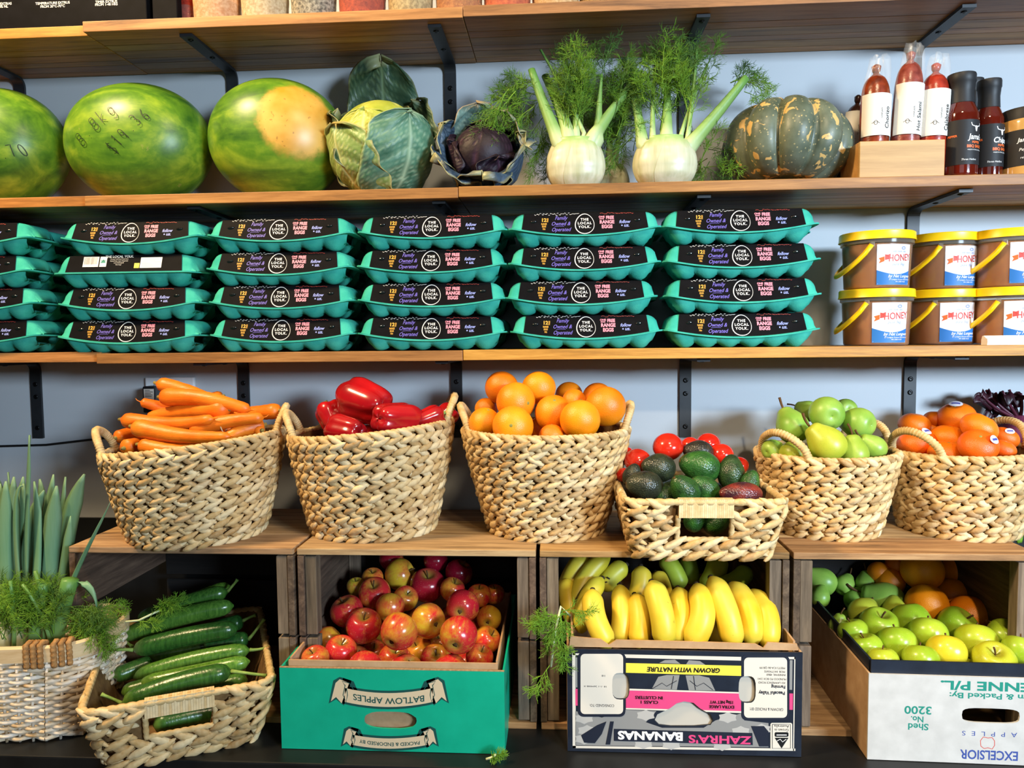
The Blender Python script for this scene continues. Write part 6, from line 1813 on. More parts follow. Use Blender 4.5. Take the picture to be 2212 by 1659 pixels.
def fennel(px, py, Yc, r, hgt, label, stalks, fronds, seed, dens=1.0):
    """stalks: (start px,py, end px,py,dY, r0,r1); fronds: (px,py,dY, dirx,dirz, L, droop)"""
    p = at(px, py, Yc); rg = random.Random(seed)
    o = empty('fennel', (p.x, Yc, ZM), (0, 0, 0), label, 'fennel', 'fennel bulbs on the middle shelf')
    ctrl = smooth_prof([(0.0, 0.0), (0.42, 0.01), (0.80, 0.12), (0.99, 0.36), (1.0, 0.58), (0.90, 0.80), (0.74, 0.96), (0.45, 0.93), (0.2, 0.86), (0.0, 0.84)], 26)
    mb = MB(); N = 36
    mb.lathe([(a*r, b*hgt) for a, b in ctrl], N, cap=False, par=True, fn=lambda x, y, z, th, t: (x*(1+0.03*math.cos(2*th)), y*0.72, z))
    mb.build('bulb', M_fenb, o)
    for k in range(4):      # overlapping outer sheaths
        sgn = -1 if k % 2 else 1; w_ = [0.8, 0.8, 0.45, 0.45][k]
        sh = MB()
        def g(u, v):
            a = R(-90) + sgn*R(20 + 16*(k//2)) + (u-.5)*w_*2.2*(1-v*.55); zz = hgt*(0.03+1.0*v)
            i = min(range(len(ctrl)), key=lambda q_: abs(ctrl[q_][1]*hgt-zz) if ctrl[q_][0] > .2 else 9); rr = ctrl[i][0]*r*1.0 + [.0042, .0034, .0022, .0016][k]*(1-.5*v)
            return ((rr*math.cos(a)*1.02, rr*math.sin(a)*0.73, zz), {'t': v})
        sh.grid(g, 14, 16); sh.build('sheath', M_fenb, o)
    L0 = Vector((p.x, Yc, ZM))
    for (sx, sy, ex, ey, dy, r0, r1) in stalks:
        A = at(sx, sy, Yc-0.005)-L0; r0 = r0*1.1 + (.004 if r0 > .0088 else 0); r1 = r1*.85; B = at(ex, ey, Yc+dy)-L0; M_ = (A+B)/2 + Vector((rg.uniform(-.006, .006), 0, 0.004))
        P = [A*(1-t)**2 + M_*2*t*(1-t) + B*t*t for t in [k/9 for k in range(10)]]
        P = [A*.55 + Vector((0, -.012, 0)) + Vector((0, 0, .012))] + P; MB().tube(P, [r0*1.25]+[r0+(r1-r0)*(k/9)**.6 for k in range(10)], 10, par=True, squash=.8).build('stalk', M_fens, o)
    half = len(fronds)
    for gi in range(3):
        mb = MB()
        for k, (fx, fy, dy, dx, dz, L, dr) in enumerate(fronds):
            if k % 3 == gi: frond(mb, at(fx, fy, Yc+dy)-L0, (dx, rg.uniform(-.3, .3), dz), L, rg, droop=dr, dens=dens)
        zc_ = ZT - THK - .004 - ZM
        mb.v = [(x, y, min(z, zc_)) if y + Yc > SF - .012 else (x, y, z) for x, y, z in mb.v]
        if mb.v: mb.build('fronds', M_frond if gi != 1 else M_frondd, o, kind='stuff')
    return o
rg = random.Random(77)
f1 = []
for k in range(30): f1.append((rg.uniform(1215, 1262), rg.uniform(210, 290), rg.uniform(-.02, .02), rg.uniform(-.25, .25), 1, rg.uniform(.08, .13), 0))
for k in range(22): f1.append((rg.uniform(1285, 1360), rg.uniform(170, 300), rg.uniform(0, .05), rg.uniform(-.1, .6), 1, rg.uniform(.06, .11), 0))
for k in range(12): f1.append((1150+rg.uniform(-10, 30), 175+rg.uniform(0, 60), rg.uniform(-.01, .04), rg.uniform(-1, -.3), rg.uniform(-.4, .6), rg.uniform(.06, .10), .4))
for k in range(5): f1.append((1100+rg.uniform(-20, 20), 190+rg.uniform(-10, 30), -0.005, rg.uniform(-.8, -.3), rg.uniform(-.9, -.3), rg.uniform(.07, .11), .6))
for k in range(5): f1.append((1170+rg.uniform(-12, 20), 230+rg.uniform(0, 100), rg.uniform(.02, .05), rg.uniform(-.6, -.1), rg.uniform(-.8, .2), rg.uniform(.06, .10), .6))
F1 = fennel(1243, 345, SF+0.066, 0.058, 0.098, 'fennel bulb beside the red cabbage with fronds trailing left',
    [(1205, 300, 1148, 150, .01, .0125, .0095), (1228, 290, 1178, 165, .05, .012, .011), (1262, 288, 1168, 108, .02, .005, .0035), (1292, 300, 1300, 160, .01, .009, .003), (1285, 292, 1352, 200, .02, .011, .009), (1245, 286, 1243, 180, .03, .008, .006)], f1, 1)
f2 = []
for k in range(26): f2.append((rg.uniform(1390, 1490), rg.uniform(190, 290), rg.uniform(-.02, .04), rg.uniform(-.5, .4), 1, rg.uniform(.07, .12), 0))
for k in range(22): f2.append((rg.uniform(1360, 1530), rg.uniform(150, 270), rg.uniform(.0, .06), rg.uniform(-.6, .6), 1, rg.uniform(.05, .09), 0))
for k in range(6): f2.append((rg.uniform(1560, 1610), rg.uniform(170, 220), rg.uniform(.03, .07), rg.uniform(.1, 1), rg.uniform(-.2, .8), rg.uniform(.05, .09), .3))
for k in range(10): f2.append((rg.uniform(1510, 1570), rg.uniform(290, 370), rg.uniform(.05, .09), rg.uniform(-.4, .9), rg.uniform(-.3, .7), rg.uniform(.05, .09), .4))
for k in range(6): f2.append((rg.uniform(1340, 1385), rg.uniform(260, 330), rg.uniform(.02, .05), rg.uniform(-.6, .1), rg.uniform(-.6, .6), rg.uniform(.05, .08), .5))
F2 = fennel(1436, 345, SF+0.066, 0.062, 0.096, 'fennel bulb with a cut stalk leaning right towards the pumpkin',
    [(1490, 315, 1612, 168, .015, .0125, .0095), (1388, 310, 1362, 190, .03, .011, .007), (1410, 296, 1418, 120, .03, .007, .003), (1470, 296, 1528, 140, .03, .005, .003), (1485, 300, 1505, 108, .01, .0055, .0035), (1440, 290, 1440, 170, .04, .010, .008)], f2, 2)
f3 = [(1315+rg.uniform(-14, 20), 320+rg.uniform(-20, 10), .0, rg.uniform(-.5, .5), 1, rg.uniform(.06, .10), .1) for k in range(10)]
F3 = fennel(1322, 372, SF+0.155, 0.036, 0.066, 'small fennel bulb half hidden between the two larger ones', [(1316, 335, 1325, 200, .01, .008, .005), (1330, 338, 1345, 240, .01, .007, .004)], f3, 3)

# ------------------------------------------------------------------ pumpkin
q = NT('pumpkin_rind'); co = q.coord((1, 1, 1)); n_ = q.noise(co, 30, 4)
c = q.ramp(n_, [(0.3, '#465040'), (0.7, '#6c7460')])
n2 = q.noise(q.coord((1, 1, .8)), 48, 2, 0.5, 0.4); c = q.mix(q.ramp(n2, [(0.615, '#000000'), (0.635, '#ffffff')]), c, '#cda866')
v = q.new('ShaderNodeTexVoronoi'); v.inputs['Scale'].default_value = 130; q.link(co, v.inputs['Vector'])
c = q.mix(q.math('MULTIPLY', q.math('LESS_THAN', v.outputs['Distance'], 0.22), 0.55), c, '#b5a878')
q.bump(q.noise(co, 90, 3), .3, .001); q.out(c, 0.42, 0.4); M_pump = q.m
Yc = SF + 0.132; p = at(1697, 305, Yc)
pk = empty('pumpkin', (p.x, Yc, ZM + 0.0905), (R(-7), R(7), R(12)), 'dark green ribbed pumpkin flecked with orange', 'pumpkin')
mb = MB(); n, N = 40, 120
def g(u, v):
    ph = 2*math.pi*u; th = math.pi*v; rib = abs(math.cos(5.5*ph))**0.5 if False else abs(math.cos(5*ph))**0.55
    r_ = math.sin(th)**0.80*(0.80+0.20*rib); z = -0.090*math.cos(th)*(1.0-0.0*rib)
    dim = math.exp(-(math.sin(th)/0.30)**2); z -= math.copysign(0.024*dim, z)
    return (0.130*r_*math.cos(ph), 0.130*r_*math.sin(ph), z)
mb.grid(g, N, n, cu=True); mb.build('rind', M_pump, pk)
MB().tube([(0, 0, .045), (.004, 0, .062), (.012, 0, .076)], [.017, .011, .012], 8).build('stem', M_stem, pk)

# ------------------------------------------------------------------ cured sausages in the bamboo box
M_bam = wood('bamboo_box', '#a57a42', '#b98e52', '#c9a067', 'x', 0.5, 4.0, 0.06, 0.1)
Yb2 = SF + 0.016; x0 = at(1857, 340, Yb2).x; x1 = at(2041, 340, Yb2).x; hb = at(1950, 303, Yb2).z - ZM; wb = x1-x0; db = 0.098
bx_ = empty('bamboo_box', ((x0+x1)/2, Yb2, ZM), (0, 0, 0), 'pale bamboo box holding the wrapped sausages', 'box')
MB().box((0, .0045, hb/2), (wb, .009, hb), bev=.0012).build('front_board', M_bam, bx_, smooth=False)
MB().box((0, db-.0045, hb/2), (wb, .009, hb), bev=.0012).build('back_board', M_bam, bx_, smooth=False)
for s_ in (-1, 1): MB().box((s_*(wb/2-.0045), db/2, hb/2), (.009, db-.019, hb), bev=.0012).build('side_board', M_bam, bx_, smooth=False)
MB().box((0, db/2, .004), (wb-.02, db-.02, .006)).build('bottom_board', M_bam, bx_, smooth=False)
M_paper = plain('white_wrapper', '#d8d5ce', 0.6, 0.3)
M_film = NT('clear_film'); M_film.out('#f2f0ea', 0.08, 0.6, Alpha=0.10); M_film = M_film.m
def salami(px, top, ltop, lbot, r, dy, lean, col, label, body, knot, zb=None, film=True):
    q = NT('salami_'+knot); co = q.coord((1, 1, 1)); q.bump(q.noise(co, 60, 3), .5, .002)
    q.out(q.ramp(q.noise(co, 70, 4), [(0.3, col[0]), (0.65, col[1]), (0.8, col[2])]), 0.28, 0.5); Ms = q.m
    Y = Yb2 + dy; zb = ZM + 0.009 if zb is None else zb; p = at(px, 300, Y); zt = at(px, top, Y).z - zb; zl = at(px, ltop, Y).z-zb; zlb = at(px, lbot, Y).z-zb
    o = empty('wrapped_sausage', (p.x, Y, zb), (0, lean, 0), label, 'sausage', 'cured sausages by the pumpkin')
    body_h = zt - 0.022
    prof = smooth_prof([(0.0, 0.0), (r*.8, 0.001), (r, 0.012), (r*1.02, body_h*.4), (r*.98, body_h*.8), (r*.72, body_h*.95), (r*.28, body_h*1.01), (r*.16, body_h*1.03)], 24)
    MB().lathe(prof, 28, cap=True).build('casing', Ms, o)
    MB().lathe([(r*.16, body_h*1.02), (r*.30, body_h*1.02+.006), (r*.34, body_h*1.02+.014), (r*.15, zt)], 10, M=T(0.0, 0, 0)).build('knot', Ms, o)
    rw = r + 0.0016
    lb_ = MB(); lb_.grid(lambda u, v: (rw*1.03*math.cos(R(-165)+R(150)*u), rw*1.03*math.sin(R(-165)+R(150)*u)-0.0, max(zlb, .002) + (zl-max(zlb, .002))*v), 20, 2); lo = lb_.build('paper_label', M_paper, o)
    tx = MB(); put(tx, body, 0.0125, -0.038+.0, 0, rot=0.0, bold=.005); 
    ang = lambda y: R(-62) - y/rw
    put(tx, 'cured pork', 0.0045, -0.03, 0.012); ring(tx, lambda a: (-0.048+.004*math.cos(a), 0.022+.003*math.sin(a)), .0006, 14); stroke(tx, [(-.0495, .029), (-.047, .025), (-.047, .019), (-.0495, .015)], .0006)
    zc = max(zlb, .002) + 0.072
    tx.v = [(rw*1.045*math.cos(ang(y)), rw*1.045*math.sin(ang(y)), zc + x) for x, y, z in tx.v]
    tx.build('lettering', INK['black'], lo, smooth=False)
    if film:
        fm = MB(); rg = random.Random(int(px))
        fz0 = zl*0.9; ph = [rg.uniform(0, 6) for _ in range(4)]
        def g(u, v):
            a = 2*math.pi*u; rr = (rw+.003)*(1-v*.62) + .006*v*math.sin(4*a+ph[0]+3*v) + .0035*math.sin(9*a+ph[1])*v
            return (rr*math.cos(a) + .006*v*v, rr*.55*math.sin(a)-.002, fz0 + (zt+.014-fz0)*v + .005*v*math.sin(3*a+ph[2]))
        fm.grid(g, 30, 9, cu=True); fm.build('clear_film', M_film, o)
    return o
salami(1886, 140, 210, 300, .0265, .046, R(1), ('#5a1e0c', '#8a3412', '#b05a20'), 'orange-brown wrapped sausage at the left of the bamboo box', 'Chorizo', 'chorizo')
salami(1950, 112, 187, 297, .0255, .046, R(3), ('#6a2a22', '#93473a', '#b0705c'), 'tall pinkish wrapped sausage in the middle of the bamboo box', 'Hot Salami', 'salami')
salami(2010, 137, 200, 300, .0260, .046, R(2), ('#7a1c12', '#a8341e', '#c2603c'), 'red wrapped sausage at the right of the bamboo box', 'Calabrese', 'calabrese')
salami(1830, 205, 246, 330, .0220, .155, R(6), ('#2a1712', '#45241a', '#5c3424'), 'dark brown wrapped sausage leaning behind the pumpkin', 'Salami', 'dark', zb=ZM+.001, film=False)

# ------------------------------------------------------------------ sauce bottles and jar
M_sauce = noisy('bbq_sauce', [(0.3, '#3c0d06'), (0.7, '#5c170a')], 8, 0.08, 0.6, Coat_Weight=0.6, Coat_Roughness=0.03)
M_cap2 = plain('matt_black_cap', '#232426', 0.5, 0.3); M_blabel = plain('charcoal_label', '#232325', 0.55, 0.25)
def bull(mb, x, y, s):
    stroke(mb, [(x-.010*s, y+.006*s), (x-.0085*s, y+.0015*s), (x-.003*s, y), (x, y+.0006*s), (x+.003*s, y), (x+.0085*s, y+.0015*s), (x+.010*s, y+.006*s)], .0014*s)
    mb.add([(x-.003*s, y, 0), (x+.003*s, y, 0), (x+.0012*s, y-.008*s, 0), (x-.0012*s, y-.008*s, 0)], [(0, 3, 2, 1)])
def bottle(px, r, h, Y, label, name, facing=0.0):
    p = at(px, 330, Y); o = empty('sauce_bottle', (p.x, Y, ZM), (0, 0, facing), label, 'bottle', 'sauce bottles on the middle shelf')
    MB().lathe(smooth_prof([(0.001, 0.001), (r*.85, 0), (r*.98, .006), (r, .02), (r, h*.55), (r*.92, h*.64), (r*.66, h*.74), (r*.60, h*.80)], 26), 36).build('glass', M_sauce, o)
    MB().lathe([(r*.70, h*.715), (r*.735, h*.72), (r*.70, h*.83), (r*.76, h*.915), (r*.80, h*.925), (r*.80, h*.985), (r*.77, h), (0.002, h)], 32).build('cap', M_cap2, o, sharp=40)
    rw = r + .0006
    lb_ = MB(); lb_.grid(lambda u, v: (rw*math.cos(R(-200)+R(220)*u), rw*math.sin(R(-200)+R(220)*u), h*.12 + h*.42*v), 36, 2); lo = lb_.build('paper_label', M_blabel, o)
    def ink(c, fn):
        mb = MB(); fn(mb); th0 = R(-70); mb.v = [((rw+.0004)*math.cos(th0+x/rw), (rw+.0004)*math.sin(th0+x/rw), y) for x, y, z in mb.v]; mb.build('lettering', INK[c], lo, smooth=False)
    ink('white', lambda mb: (bull(mb, .004, h*.475, 1.15), put(mb, name, .0145, .004, h*.375, shear=.2, bold=.02, sx=.9), put(mb, 'MADE IN SMALL BATCHES', .003, .004, h*.255), put(mb, 'Three Heifers', .005, -.010, h*.165, shear=.3)))
    ink('orange', lambda mb: (put(mb, 'PEPPER', .006, .004, h*.325, bold=.03), put(mb, 'BBQ SAUCE', .0072, .004, h*.288, bold=.04), put(mb, 'PEPPER', .0055, -.040, h*.39, bold=.03)))
    return o
bottle(2073, .0315, .200, SF+.052, 'larger brown sauce bottle next to the bamboo box', "Jama's")
bottle(2133, .0265, .192, SF+.066, 'slimmer brown sauce bottle beside the jar', 'Chipot')
bottle(2096, .0265, .215, SF+.130, 'sauce bottle standing behind the front two, only its cap showing', "Jama's")
Y = SF + .062; p = at(2218, 330, Y); jr = empty('spice_paste_jar', (p.x, Y, ZM), (0, 0, 0), 'jar with a black lid and charcoal label at the right edge', 'jar')
hj = .131; rj = .046
MB().lathe(smooth_prof([(0.001, .001), (rj*.9, 0), (rj, .006), (rj, hj*.78), (rj*.93, hj*.84)], 16), 36).build('glass', plain('pale_paste', '#c79a56', .15, .5, Coat_Weight=.5), jr)
MB().lathe([(rj*.96, hj*.83), (rj*.99, hj*.835), (rj*.99, hj*.97), (rj*.96, hj), (.002, hj)], 36).build('lid', M_cap2, jr, sharp=40)
lb_ = MB(); lb_.grid(lambda u, v: ((rj+.0006)*math.cos(R(-210)+R(240)*u), (rj+.0006)*math.sin(R(-210)+R(240)*u), .020 + .068*v), 36, 2); lo = lb_.build('paper_label', M_blabel, jr)
mb = MB(); put(mb, 'Jamies', .011, -.034, .068, bold=.02, shear=.2); put(mb, 'Pepper', .008, -.034, .050, shear=.2); put(mb, 'relish', .006, -.036, .035)
mb.v = [((rj+.001)*math.cos(R(-80)+x/rj), (rj+.001)*math.sin(R(-80)+x/rj), y) for x, y, z in mb.v]; mb.build('lettering', INK['white'], lo, smooth=False)

# ------------------------------------------------------------------ top shelf: black boxes and spice jars
def black_box(xa, xb, hh, label, lines):
    Y = SF + .030; a = at(xa, 20, Y).x; b = at(xb, 20, Y).x
    o = empty('black_box', ((a+b)/2, Y, ZT), (0, 0, 0), label, 'box', 'boxes on the top shelf')
    MB().box((0, .075, hh/2), (b-a-.002, .15, hh), bev=.002).build('carton_body', M_sleeve, o, smooth=False)
    MB().box((0, .075, hh+.0035), (b-a+.001, .153, .006), bev=.001).build('carton_lid', M_sleeve, o, smooth=False)
    mb = MB()
    for (x, y, s, t_) in lines: put(mb, t_, s, at(x, y, Y).x-(a+b)/2, at(x, y, Y).z-ZT, bold=.015)
    if mb.v: mb.build('lettering', INK['white'], o, smooth=False, M=T(0, -.0006, 0) @ FP)
black_box(-230, 318, .16, 'long black printed box at the left end of the top shelf', [(-4, 9, .007, 'ORIGINAL EXTRAS'), (-4, 15, .007, 'FROM 40% NL'), (114, 7, .007, 'TEMPERATURE EXTRUS'), (114, 14, .007, 'FROM 20°C-70°C'), (230, 4, .007, 'TIMER EXTRUS'), (230, 10, .007, 'FROM 1-48 HRS')])
black_box(328, 384, .14, 'narrow black box beside the spice jars on the top shelf', [])
M_glass = plain('jar_glass', '#eef3f0', 0.05, 0.5, Transmission_Weight=0.9, IOR=1.15, Alpha=0.5)
jars = [(404, 16, '#6a1c14', '#8a2a1a', 'narrow dark red jar beside the black boxes'), (470, 50, '#c08a5a', '#d9b08a', 'jar of pinkish tan spice, first of the wide row'), (573, 50, '#b59a72', '#d6c4a0', 'jar of pale tan spice, second of the wide row'),
        (678, 48, '#4a4438', '#b8ae98', 'jar of mixed seeds, third of the wide row'), (783, 50, '#8a2c14', '#b5431c', 'jar of red paprika, fourth of the wide row'), (887, 48, '#8f7a50', '#c2ab7a', 'jar of tan seeds, fifth of the wide row'),
        (992, 50, '#94582c', '#b9793f', 'jar of brown spice right of the shelf join'), (1096, 50, '#a5401c', '#c9622c', 'jar of orange-red spice, third from the right'), (1200, 50, '#b58a50', '#d3b184', 'jar of pale spice, second from the right'), (1302, 50, '#7a5a30', '#a5824c', 'jar of brown spice hidden behind the shelf edge, rightmost')]
for k, (px, rp, lo, hi, lab) in enumerate(jars):
    Y = SF + .062; p = at(px, 12, Y); r = rad(rp, Y)*.97
    o = empty('spice_jar', (p.x, Y, ZT), (0, 0, 0), lab, 'jar', 'spice jars on the top shelf')
    MB().lathe(smooth_prof([(.001, .003), (r*.85, .003), (r*.955, .008), (r*.955, .085), (.001, .088)], 14), 28).build('spice', noisy(f'spice_{k}', [(0.35, lo), (0.65, hi)], 160, .8, .2, bump=.6, bscale=300), o)
    MB().lathe(smooth_prof([(r*.3, 0), (r*.9, .0), (r, .006), (r, .105), (r*.88, .118), (r*.86, .126)], 16), 28, cap=False).build('glass', M_glass, o)
    MB().lathe([(r*.90, .122), (r*.90, .142), (r*.86, .145), (.001, .145)], 28).build('lid', plain(f'jar_lid_{k}', '#26272a', .4), o, sharp=40)

# ------------------------------------------------------------------ leeks and fennel in the willow basket
q = NT('leek_leaf'); co = q.coord((30, 30, 1)); t_ = q.attr('t')
c = q.ramp(t_, [(0.0, '#b4c890'), (0.2, '#7fa56c'), (0.6, '#5c8a60'), (1.0, '#6c9064')]); c = q.mix(q.math('MULTIPLY', q.noise(co, 10, 3), .5), c, '#7fa08a'); q.out(q.vary(c, .14, .015), .5, .35); M_leek = q.m
M_yel = noisy('dry_leek_tip', [(0.3, '#9a8a3e'), (0.7, '#c2b565')], 20, .7)
def blade(o, pts, w0, w1, seed, mat=None, fold=0.35, nm='leaf'):
    """folded strap leaf along pts"""
    P = [Vector(p) for p in pts]; mb = MB(); n = 16; rg = random.Random(seed)
    def bez(t):
        m = len(P)-1; Q = P[:]
        for r_ in range(m): Q = [a.lerp(b, t) for a, b in zip(Q, Q[1:])]
        return Q[0]
    C = [bez(k/n) for k in range(n+1)]; vs = []; ts = []
    wd = view_dir(1, 0, rg.uniform(-.7, .7)).normalized()
    for k, c_ in enumerate(C):
        t = k/n; tg = (C[min(k+1, n)]-C[max(k-1, 0)]).normalized(); s = (wd-tg*wd.dot(tg)).normalized(); nn = tg.cross(s)
        w_ = (w0+(w1-w0)*t)*(1 if t < .82 else max(.06, (1-t)/.18)**.7)
        for u in (-1, -.5, 0, .5, 1): vs.append(c_ + s*(w_*u) + nn*(w_*fold*(abs(u)**1.3))); ts.append(t)
        for u in (.5, 0, -.5): vs.append(c_ + s*(w_*u*.96) + nn*(w_*fold*(abs(u)**1.3) + .0028*(1-abs(u))+.0012)); ts.append(t)
    K = 8
    fs = [(j*K+i, j*K+(i+1) % K, (j+1)*K+(i+1) % K, (j+1)*K+i) for j in range(n) for i in range(K)] + [tuple(range(K))[::-1], tuple(n*K+i for i in range(K))]
    return mb.add(vs, fs, None, {'t': ts}).build(nm, mat or M_leek, o)
def bunch(label, pxb, Yb_, leaves, seed, mat=None):
    base = at(pxb, 1470, Yb_); base.z = PZ + .012
    o = empty('leek', base, label=label, cat='leek', group='leeks standing in the willow basket')
    top = at(pxb, 1345, Yb_)-base
    MB().tube([(0, 0, 0), top*.5, top], [.013, .0125, .015], 12, par=True).build('white_shank', noisy('leek_shank', [(0.3, '#c9d3b0'), (0.7, '#e2e6d2')], 10, .4), o)
    for k, (pts, w0, w1) in enumerate(leaves):
        P = [top*0.75] + [at(x, y, Yb_+dy)-base for x, y, dy in pts]
        blade(o, P, w0*1.25, w1*1.25, seed*20+k, mat)
    return o
bunch('tall leek with a pointed leaf rising highest in the willow basket', 48, 1.335, [([(45, 1300, 0), (58, 1050, .0), (62, 940, 0)], .0105, .0050), ([(30, 1300, .01), (20, 1150, .02), (30, 1030, .03)], .011, .010), ([(75, 1300, 0), (78, 1150, .01), (72, 1040, .02)], .0145, .0125), ([(40, 1280, -.01), (20, 1130, -.01), (25, 1045, -.01), (48, 1048, -.01)], .008, .004)], 1)
bunch('leek at the left picture edge with broad blue-green leaves', 5, 1.335, [([(8, 1300, 0), (2, 1150, 0), (12, 1040, 0)], .013, .011), ([(-8, 1300, .02), (-10, 1150, .02), (0, 1045, .03)], .012, .010), ([(20, 1300, .02), (28, 1150, .03), (16, 1020, .04)], .006, .004)], 2)
bunch('leek with broad upright leaves in the middle of the basket', 95, 1.345, [([(100, 1300, 0), (105, 1170, 0), (122, 1050, 0)], .0140, .0120), ([(90, 1300, .015), (92, 1150, .02), (115, 1025, .03)], .013, .009), ([(112, 1290, .02), (120, 1150, .03), (140, 1030, .04)], .0120, .0100)], 3)
bunch('leek with dark leaves curving to the right', 118, 1.365, [([(128, 1290, 0), (135, 1120, 0), (182, 1025, 0)], .0125, .0120), ([(125, 1300, -.02), (140, 1200, -.02), (152, 1115, -.02)], .010, .006), ([(130, 1310, -.07), (165, 1220, -.085), (215, 1140, -.09), (238, 1085, -.09)], .0055, .0012), ([(120, 1290, -.07), (160, 1235, -.085), (200, 1245, -.085), (210, 1310, -.085)], .0065, .0050)], 4)
bunch('leek with short dark leaves at the back of the basket', 62, 1.395, [([(50, 1250, .0), (40, 1120, .02), (50, 1030, .02)], .012, .009), ([(80, 1250, 0), (95, 1120, .02), (85, 1035, .02)], .012, .010), ([(20, 1250, 0), (0, 1120, .02), (-5, 1030, .02)], .012, .010)], 5)
bunch('leek at the rear left of the basket with crowded upright leaves', 30, 1.375, [([(25, 1280, 0), (38, 1130, 0), (50, 1045, 0)], .012, .010), ([(45, 1280, 0), (60, 1130, 0), (95, 1060, 0)], .012, .010), ([(10, 1280, 0), (0, 1130, 0), (20, 1055, 0)], .012, .010)], 6)
base = at(100, 1470, 1.305); base.z = PZ + .014
fb = empty('fennel_stalks', base, label='cut fennel stalks with feathery fronds at the front of the willow basket', cat='fennel')
for k, (pts, r0, r1) in enumerate([([(118, 1400, 1.30), (130, 1330, 1.285), (152, 1252, 1.28)], .0125, .0150), ([(95, 1400, 1.29), (105, 1320, 1.275), (76, 1233, 1.27)], .0050, .0035), ([(110, 1395, 1.28), (100, 1330, 1.265), (48, 1262, 1.26)], .0038, .0028), ([(30, 1400, 1.27), (33, 1330, 1.26), (22, 1255, 1.255)], .0040, .0032), ([(70, 1400, 1.29), (80, 1320, 1.285), (96, 1260, 1.28)], .010, .011)]):
    P = [Vector((0, 0, 0))] + [at(*q_)-base for q_ in pts]
    C = [P[0].lerp(P[1], t) for t in (0, .5)] + [P[1]*(1-t)**2+P[2]*2*t*(1-t)+P[3]*t*t for t in [j/6 for j in range(7)]]
    MB().tube(C, [r0+(r1-r0)*j/8 for j in range(9)], 10, par=True, squash=.7).build('stalk', M_fens, fb)
rg = random.Random(5)
for gi in range(3):
    mb = MB()
    for k in range(16): frond(mb, at(rg.uniform(0, 130), rg.uniform(1320, 1385), 1.27+rg.uniform(-.02, .05))-base, (rg.uniform(-.5, .5), rg.uniform(-.4, .2), 1), rg.uniform(.05, .09), rg, droop=.1)
    for k in range(9): frond(mb, at(rg.uniform(130, 185), rg.uniform(1310, 1350), 1.27+rg.uniform(-.01, .03))-base, (1, rg.uniform(-.3, .3), rg.uniform(-.6, .4)), rg.uniform(.05, .085), rg, droop=.5)
    mb.build('fronds', M_frond if gi != 1 else M_frondd, fb, kind='stuff')
def sprig(pts, n, L, label, seed, droop, dirs):
    rg = random.Random(seed); b = at(*pts[0]); o = empty('fennel_sprig', b, label=label, cat='fennel sprig', group='loose fennel sprigs')
    P = [at(*q_)-b for q_ in pts]; MB().tube(P, [.0022]*len(P), 6).build('stalk', M_fens, o)
    mb = MB()
    for k in range(n):
        x = rg.random()*(len(P)-1); i = min(int(x), len(P)-2); p_ = P[i].lerp(P[i+1], x-i)
        frond(mb, p_, (rg.uniform(*dirs[0]), rg.uniform(-.2, .2), rg.uniform(*dirs[1])), L*rg.uniform(.7, 1.2), rg, droop=droop)
    mb.build('fronds', M_frond, o, kind='stuff'); return o
sprig([(1232, 1330, 1.235), (1212, 1310, 1.23), (1200, 1360, 1.225), (1190, 1440, 1.225)], 12, .055, 'fennel sprig hanging down the left side of the banana carton', 3, .5, ((-1, .6), (-1, .3)))
sprig([(250, 1345, 1.36), (300, 1340, 1.36), (345, 1318, 1.37)], 7, .05, 'fennel sprig lying over the top cucumbers', 4, .2, ((-.3, 1), (-.2, .8)))
sprig([(1050, 1640, 1.20), (1063, 1636, 1.20), (1072, 1630, 1.203)], 2, .016, 'tiny green sprig dropped on the black base', 5, .1, ((-.3, 1), (-.1, .3)))

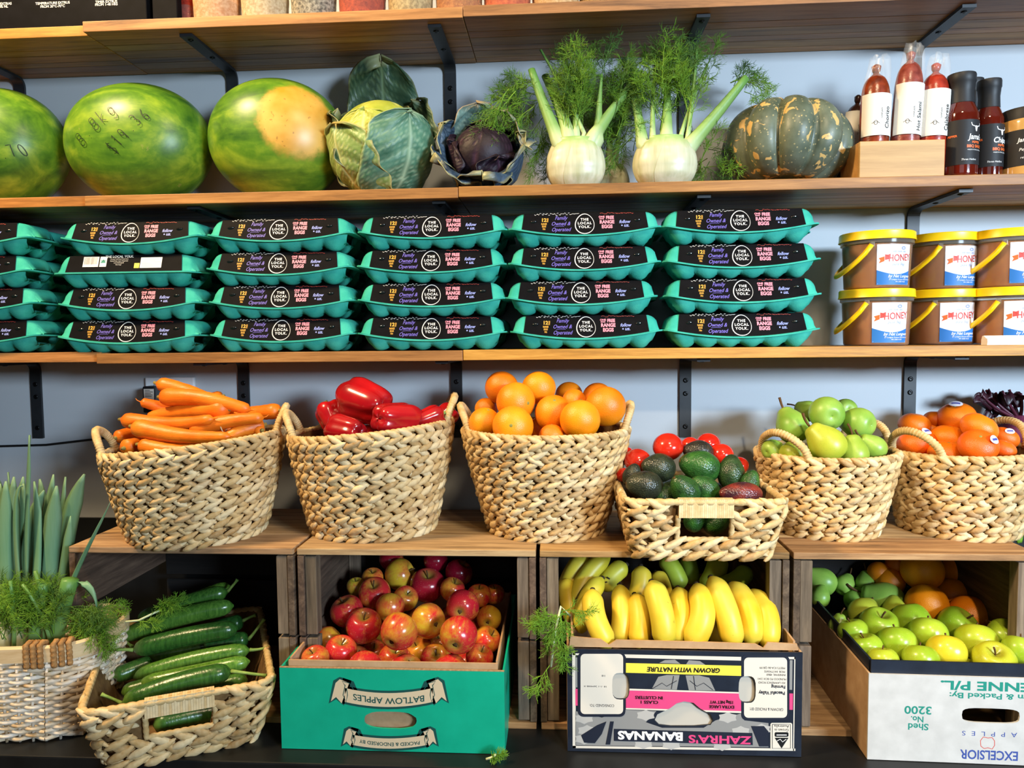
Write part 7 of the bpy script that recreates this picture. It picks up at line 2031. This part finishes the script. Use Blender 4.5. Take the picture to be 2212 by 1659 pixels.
# ------------------------------------------------------------------ beetroot bunch behind the mandarins
M_beet = noisy('beet_leaf', [(0.3, '#1c0a12'), (0.7, '#3a1420')], 25, .4, .4); M_beets = noisy('beet_stalk', [(0.3, '#3a0f1e'), (0.7, '#5c1c30')], 25, .4)
b = at(2180, 1060, 1.63); b.z = CT - .002
bb = empty('beetroot_bunch', at(2200, 935, 1.63), label='purple beetroot bunch with dark stalks behind the mandarin basket', cat='beetroot')
L0 = Vector(bb.location)
MB().lathe(smooth_prof([(.001, -.040), (.018, -.034), (.040, -.010), (.042, .010), (.026, .030), (.008, .038)], 18), 26).build('root', noisy('beet_root', [(0.3, '#5a1a34'), (0.7, '#8a3a58')], 18, .5), bb)
for k, (x, y, dx) in enumerate([(2118, 850, -1), (2130, 843, -.5), (2150, 848, 0), (2165, 845, .3), (2180, 842, .5), (2140, 875, -1), (2205, 850, .8)]):
    E = at(x, y, 1.63+(k % 3-1)*.015)-L0; mid = E*.5 + Vector((0.01*dx, 0, .004)); P = [Vector((0, 0, .03))*(1-t)**2 + mid*2*t*(1-t) + E*t*t for t in [j/7 for j in range(8)]]
    MB().tube(P, [.0042-.0002*j for j in range(8)], 7).build('stalk', M_beets, bb)
    blade(bb, [P[4], P[6], E + Vector((dx*.012, 0, .0)), E + Vector((dx*.02, -.01, -.02-.004*k))], .011, .012, 60+k, M_beet, .9)
gl = empty('green_leaf_bunch', at(2206, 1110, 1.56), label='green leaves poking out behind the mandarin basket at the right', cat='leafy greens')
for k, (dx, dz) in enumerate([(-.035, .028), (-.02, .04), (-.045, .008), (.02, .05)]): blade(gl, [(0, 0, -.06), (dx*.4, 0, 0), (dx, -.01, dz)], .006, .008, 80+k, M_frond, .4)

# ------------------------------------------------------------------ power point, plug and cable
M_pl = plain('white_plastic', '#eef1f3', .35, .4)
a = at(318, 815, WY); b2 = at(423, 815, WY); c3 = at(318, 887, WY)
so = empty('power_outlet', ((a.x+b2.x)/2, WY-.0005, (a.z+c3.z)/2), (0, 0, 0), 'white double power outlet on the wall behind the carrots', 'power outlet')
ww, hh = b2.x-a.x, a.z-c3.z
MB().box((0, -.005, 0), (ww, .010, hh), bev=.003).build('face_plate', M_pl, so, smooth=False)
for s_ in (-1, 1): MB().lathe([(.011, 0), (.011, .003), (.009, .004), (.001, .004)], 20, M=T(s_*ww*.22, -.010, hh*.22) @ RX(R(90))).build('switch', M_pl, so)
pg_ = at(331, 862, WY-.03); pl = empty('power_adapter', pg_, (0, 0, 0), 'black plug-in power adapter with a white rating sticker', 'power adapter')
MB().box((0, 0, 0), (.030, .038, .062), bev=.004).build('case', plain('black_plastic', '#17181a', .35), pl, smooth=False)
MB().box((.001, -.0193, .012), (.024, .0006, .026)).build('rating_sticker', INK['ivory'], pl, smooth=False)
mb = MB()
for k in range(5): rect(mb, -.009, .005+.0035*k, -.009+[.016, .018, .014, .019, .012][k], .0062+.0035*k)
mb.build('lettering', INK['black'], pl, smooth=False, M=T(.001, -.0198, .002) @ FP)
P = [at(-40, 965, WY-.006), at(100, 961, WY-.006), at(235, 945, WY-.006), at(300, 925, WY-.006), Vector((pg_.x, WY-.02, pg_.z-.033))]
cb = MB().tube(P, .0028, 6).build('power_cable', plain('black_cable', '#101113', .5)); tag(cb, 'thin black cable running along the wall to the power adapter', 'cable')
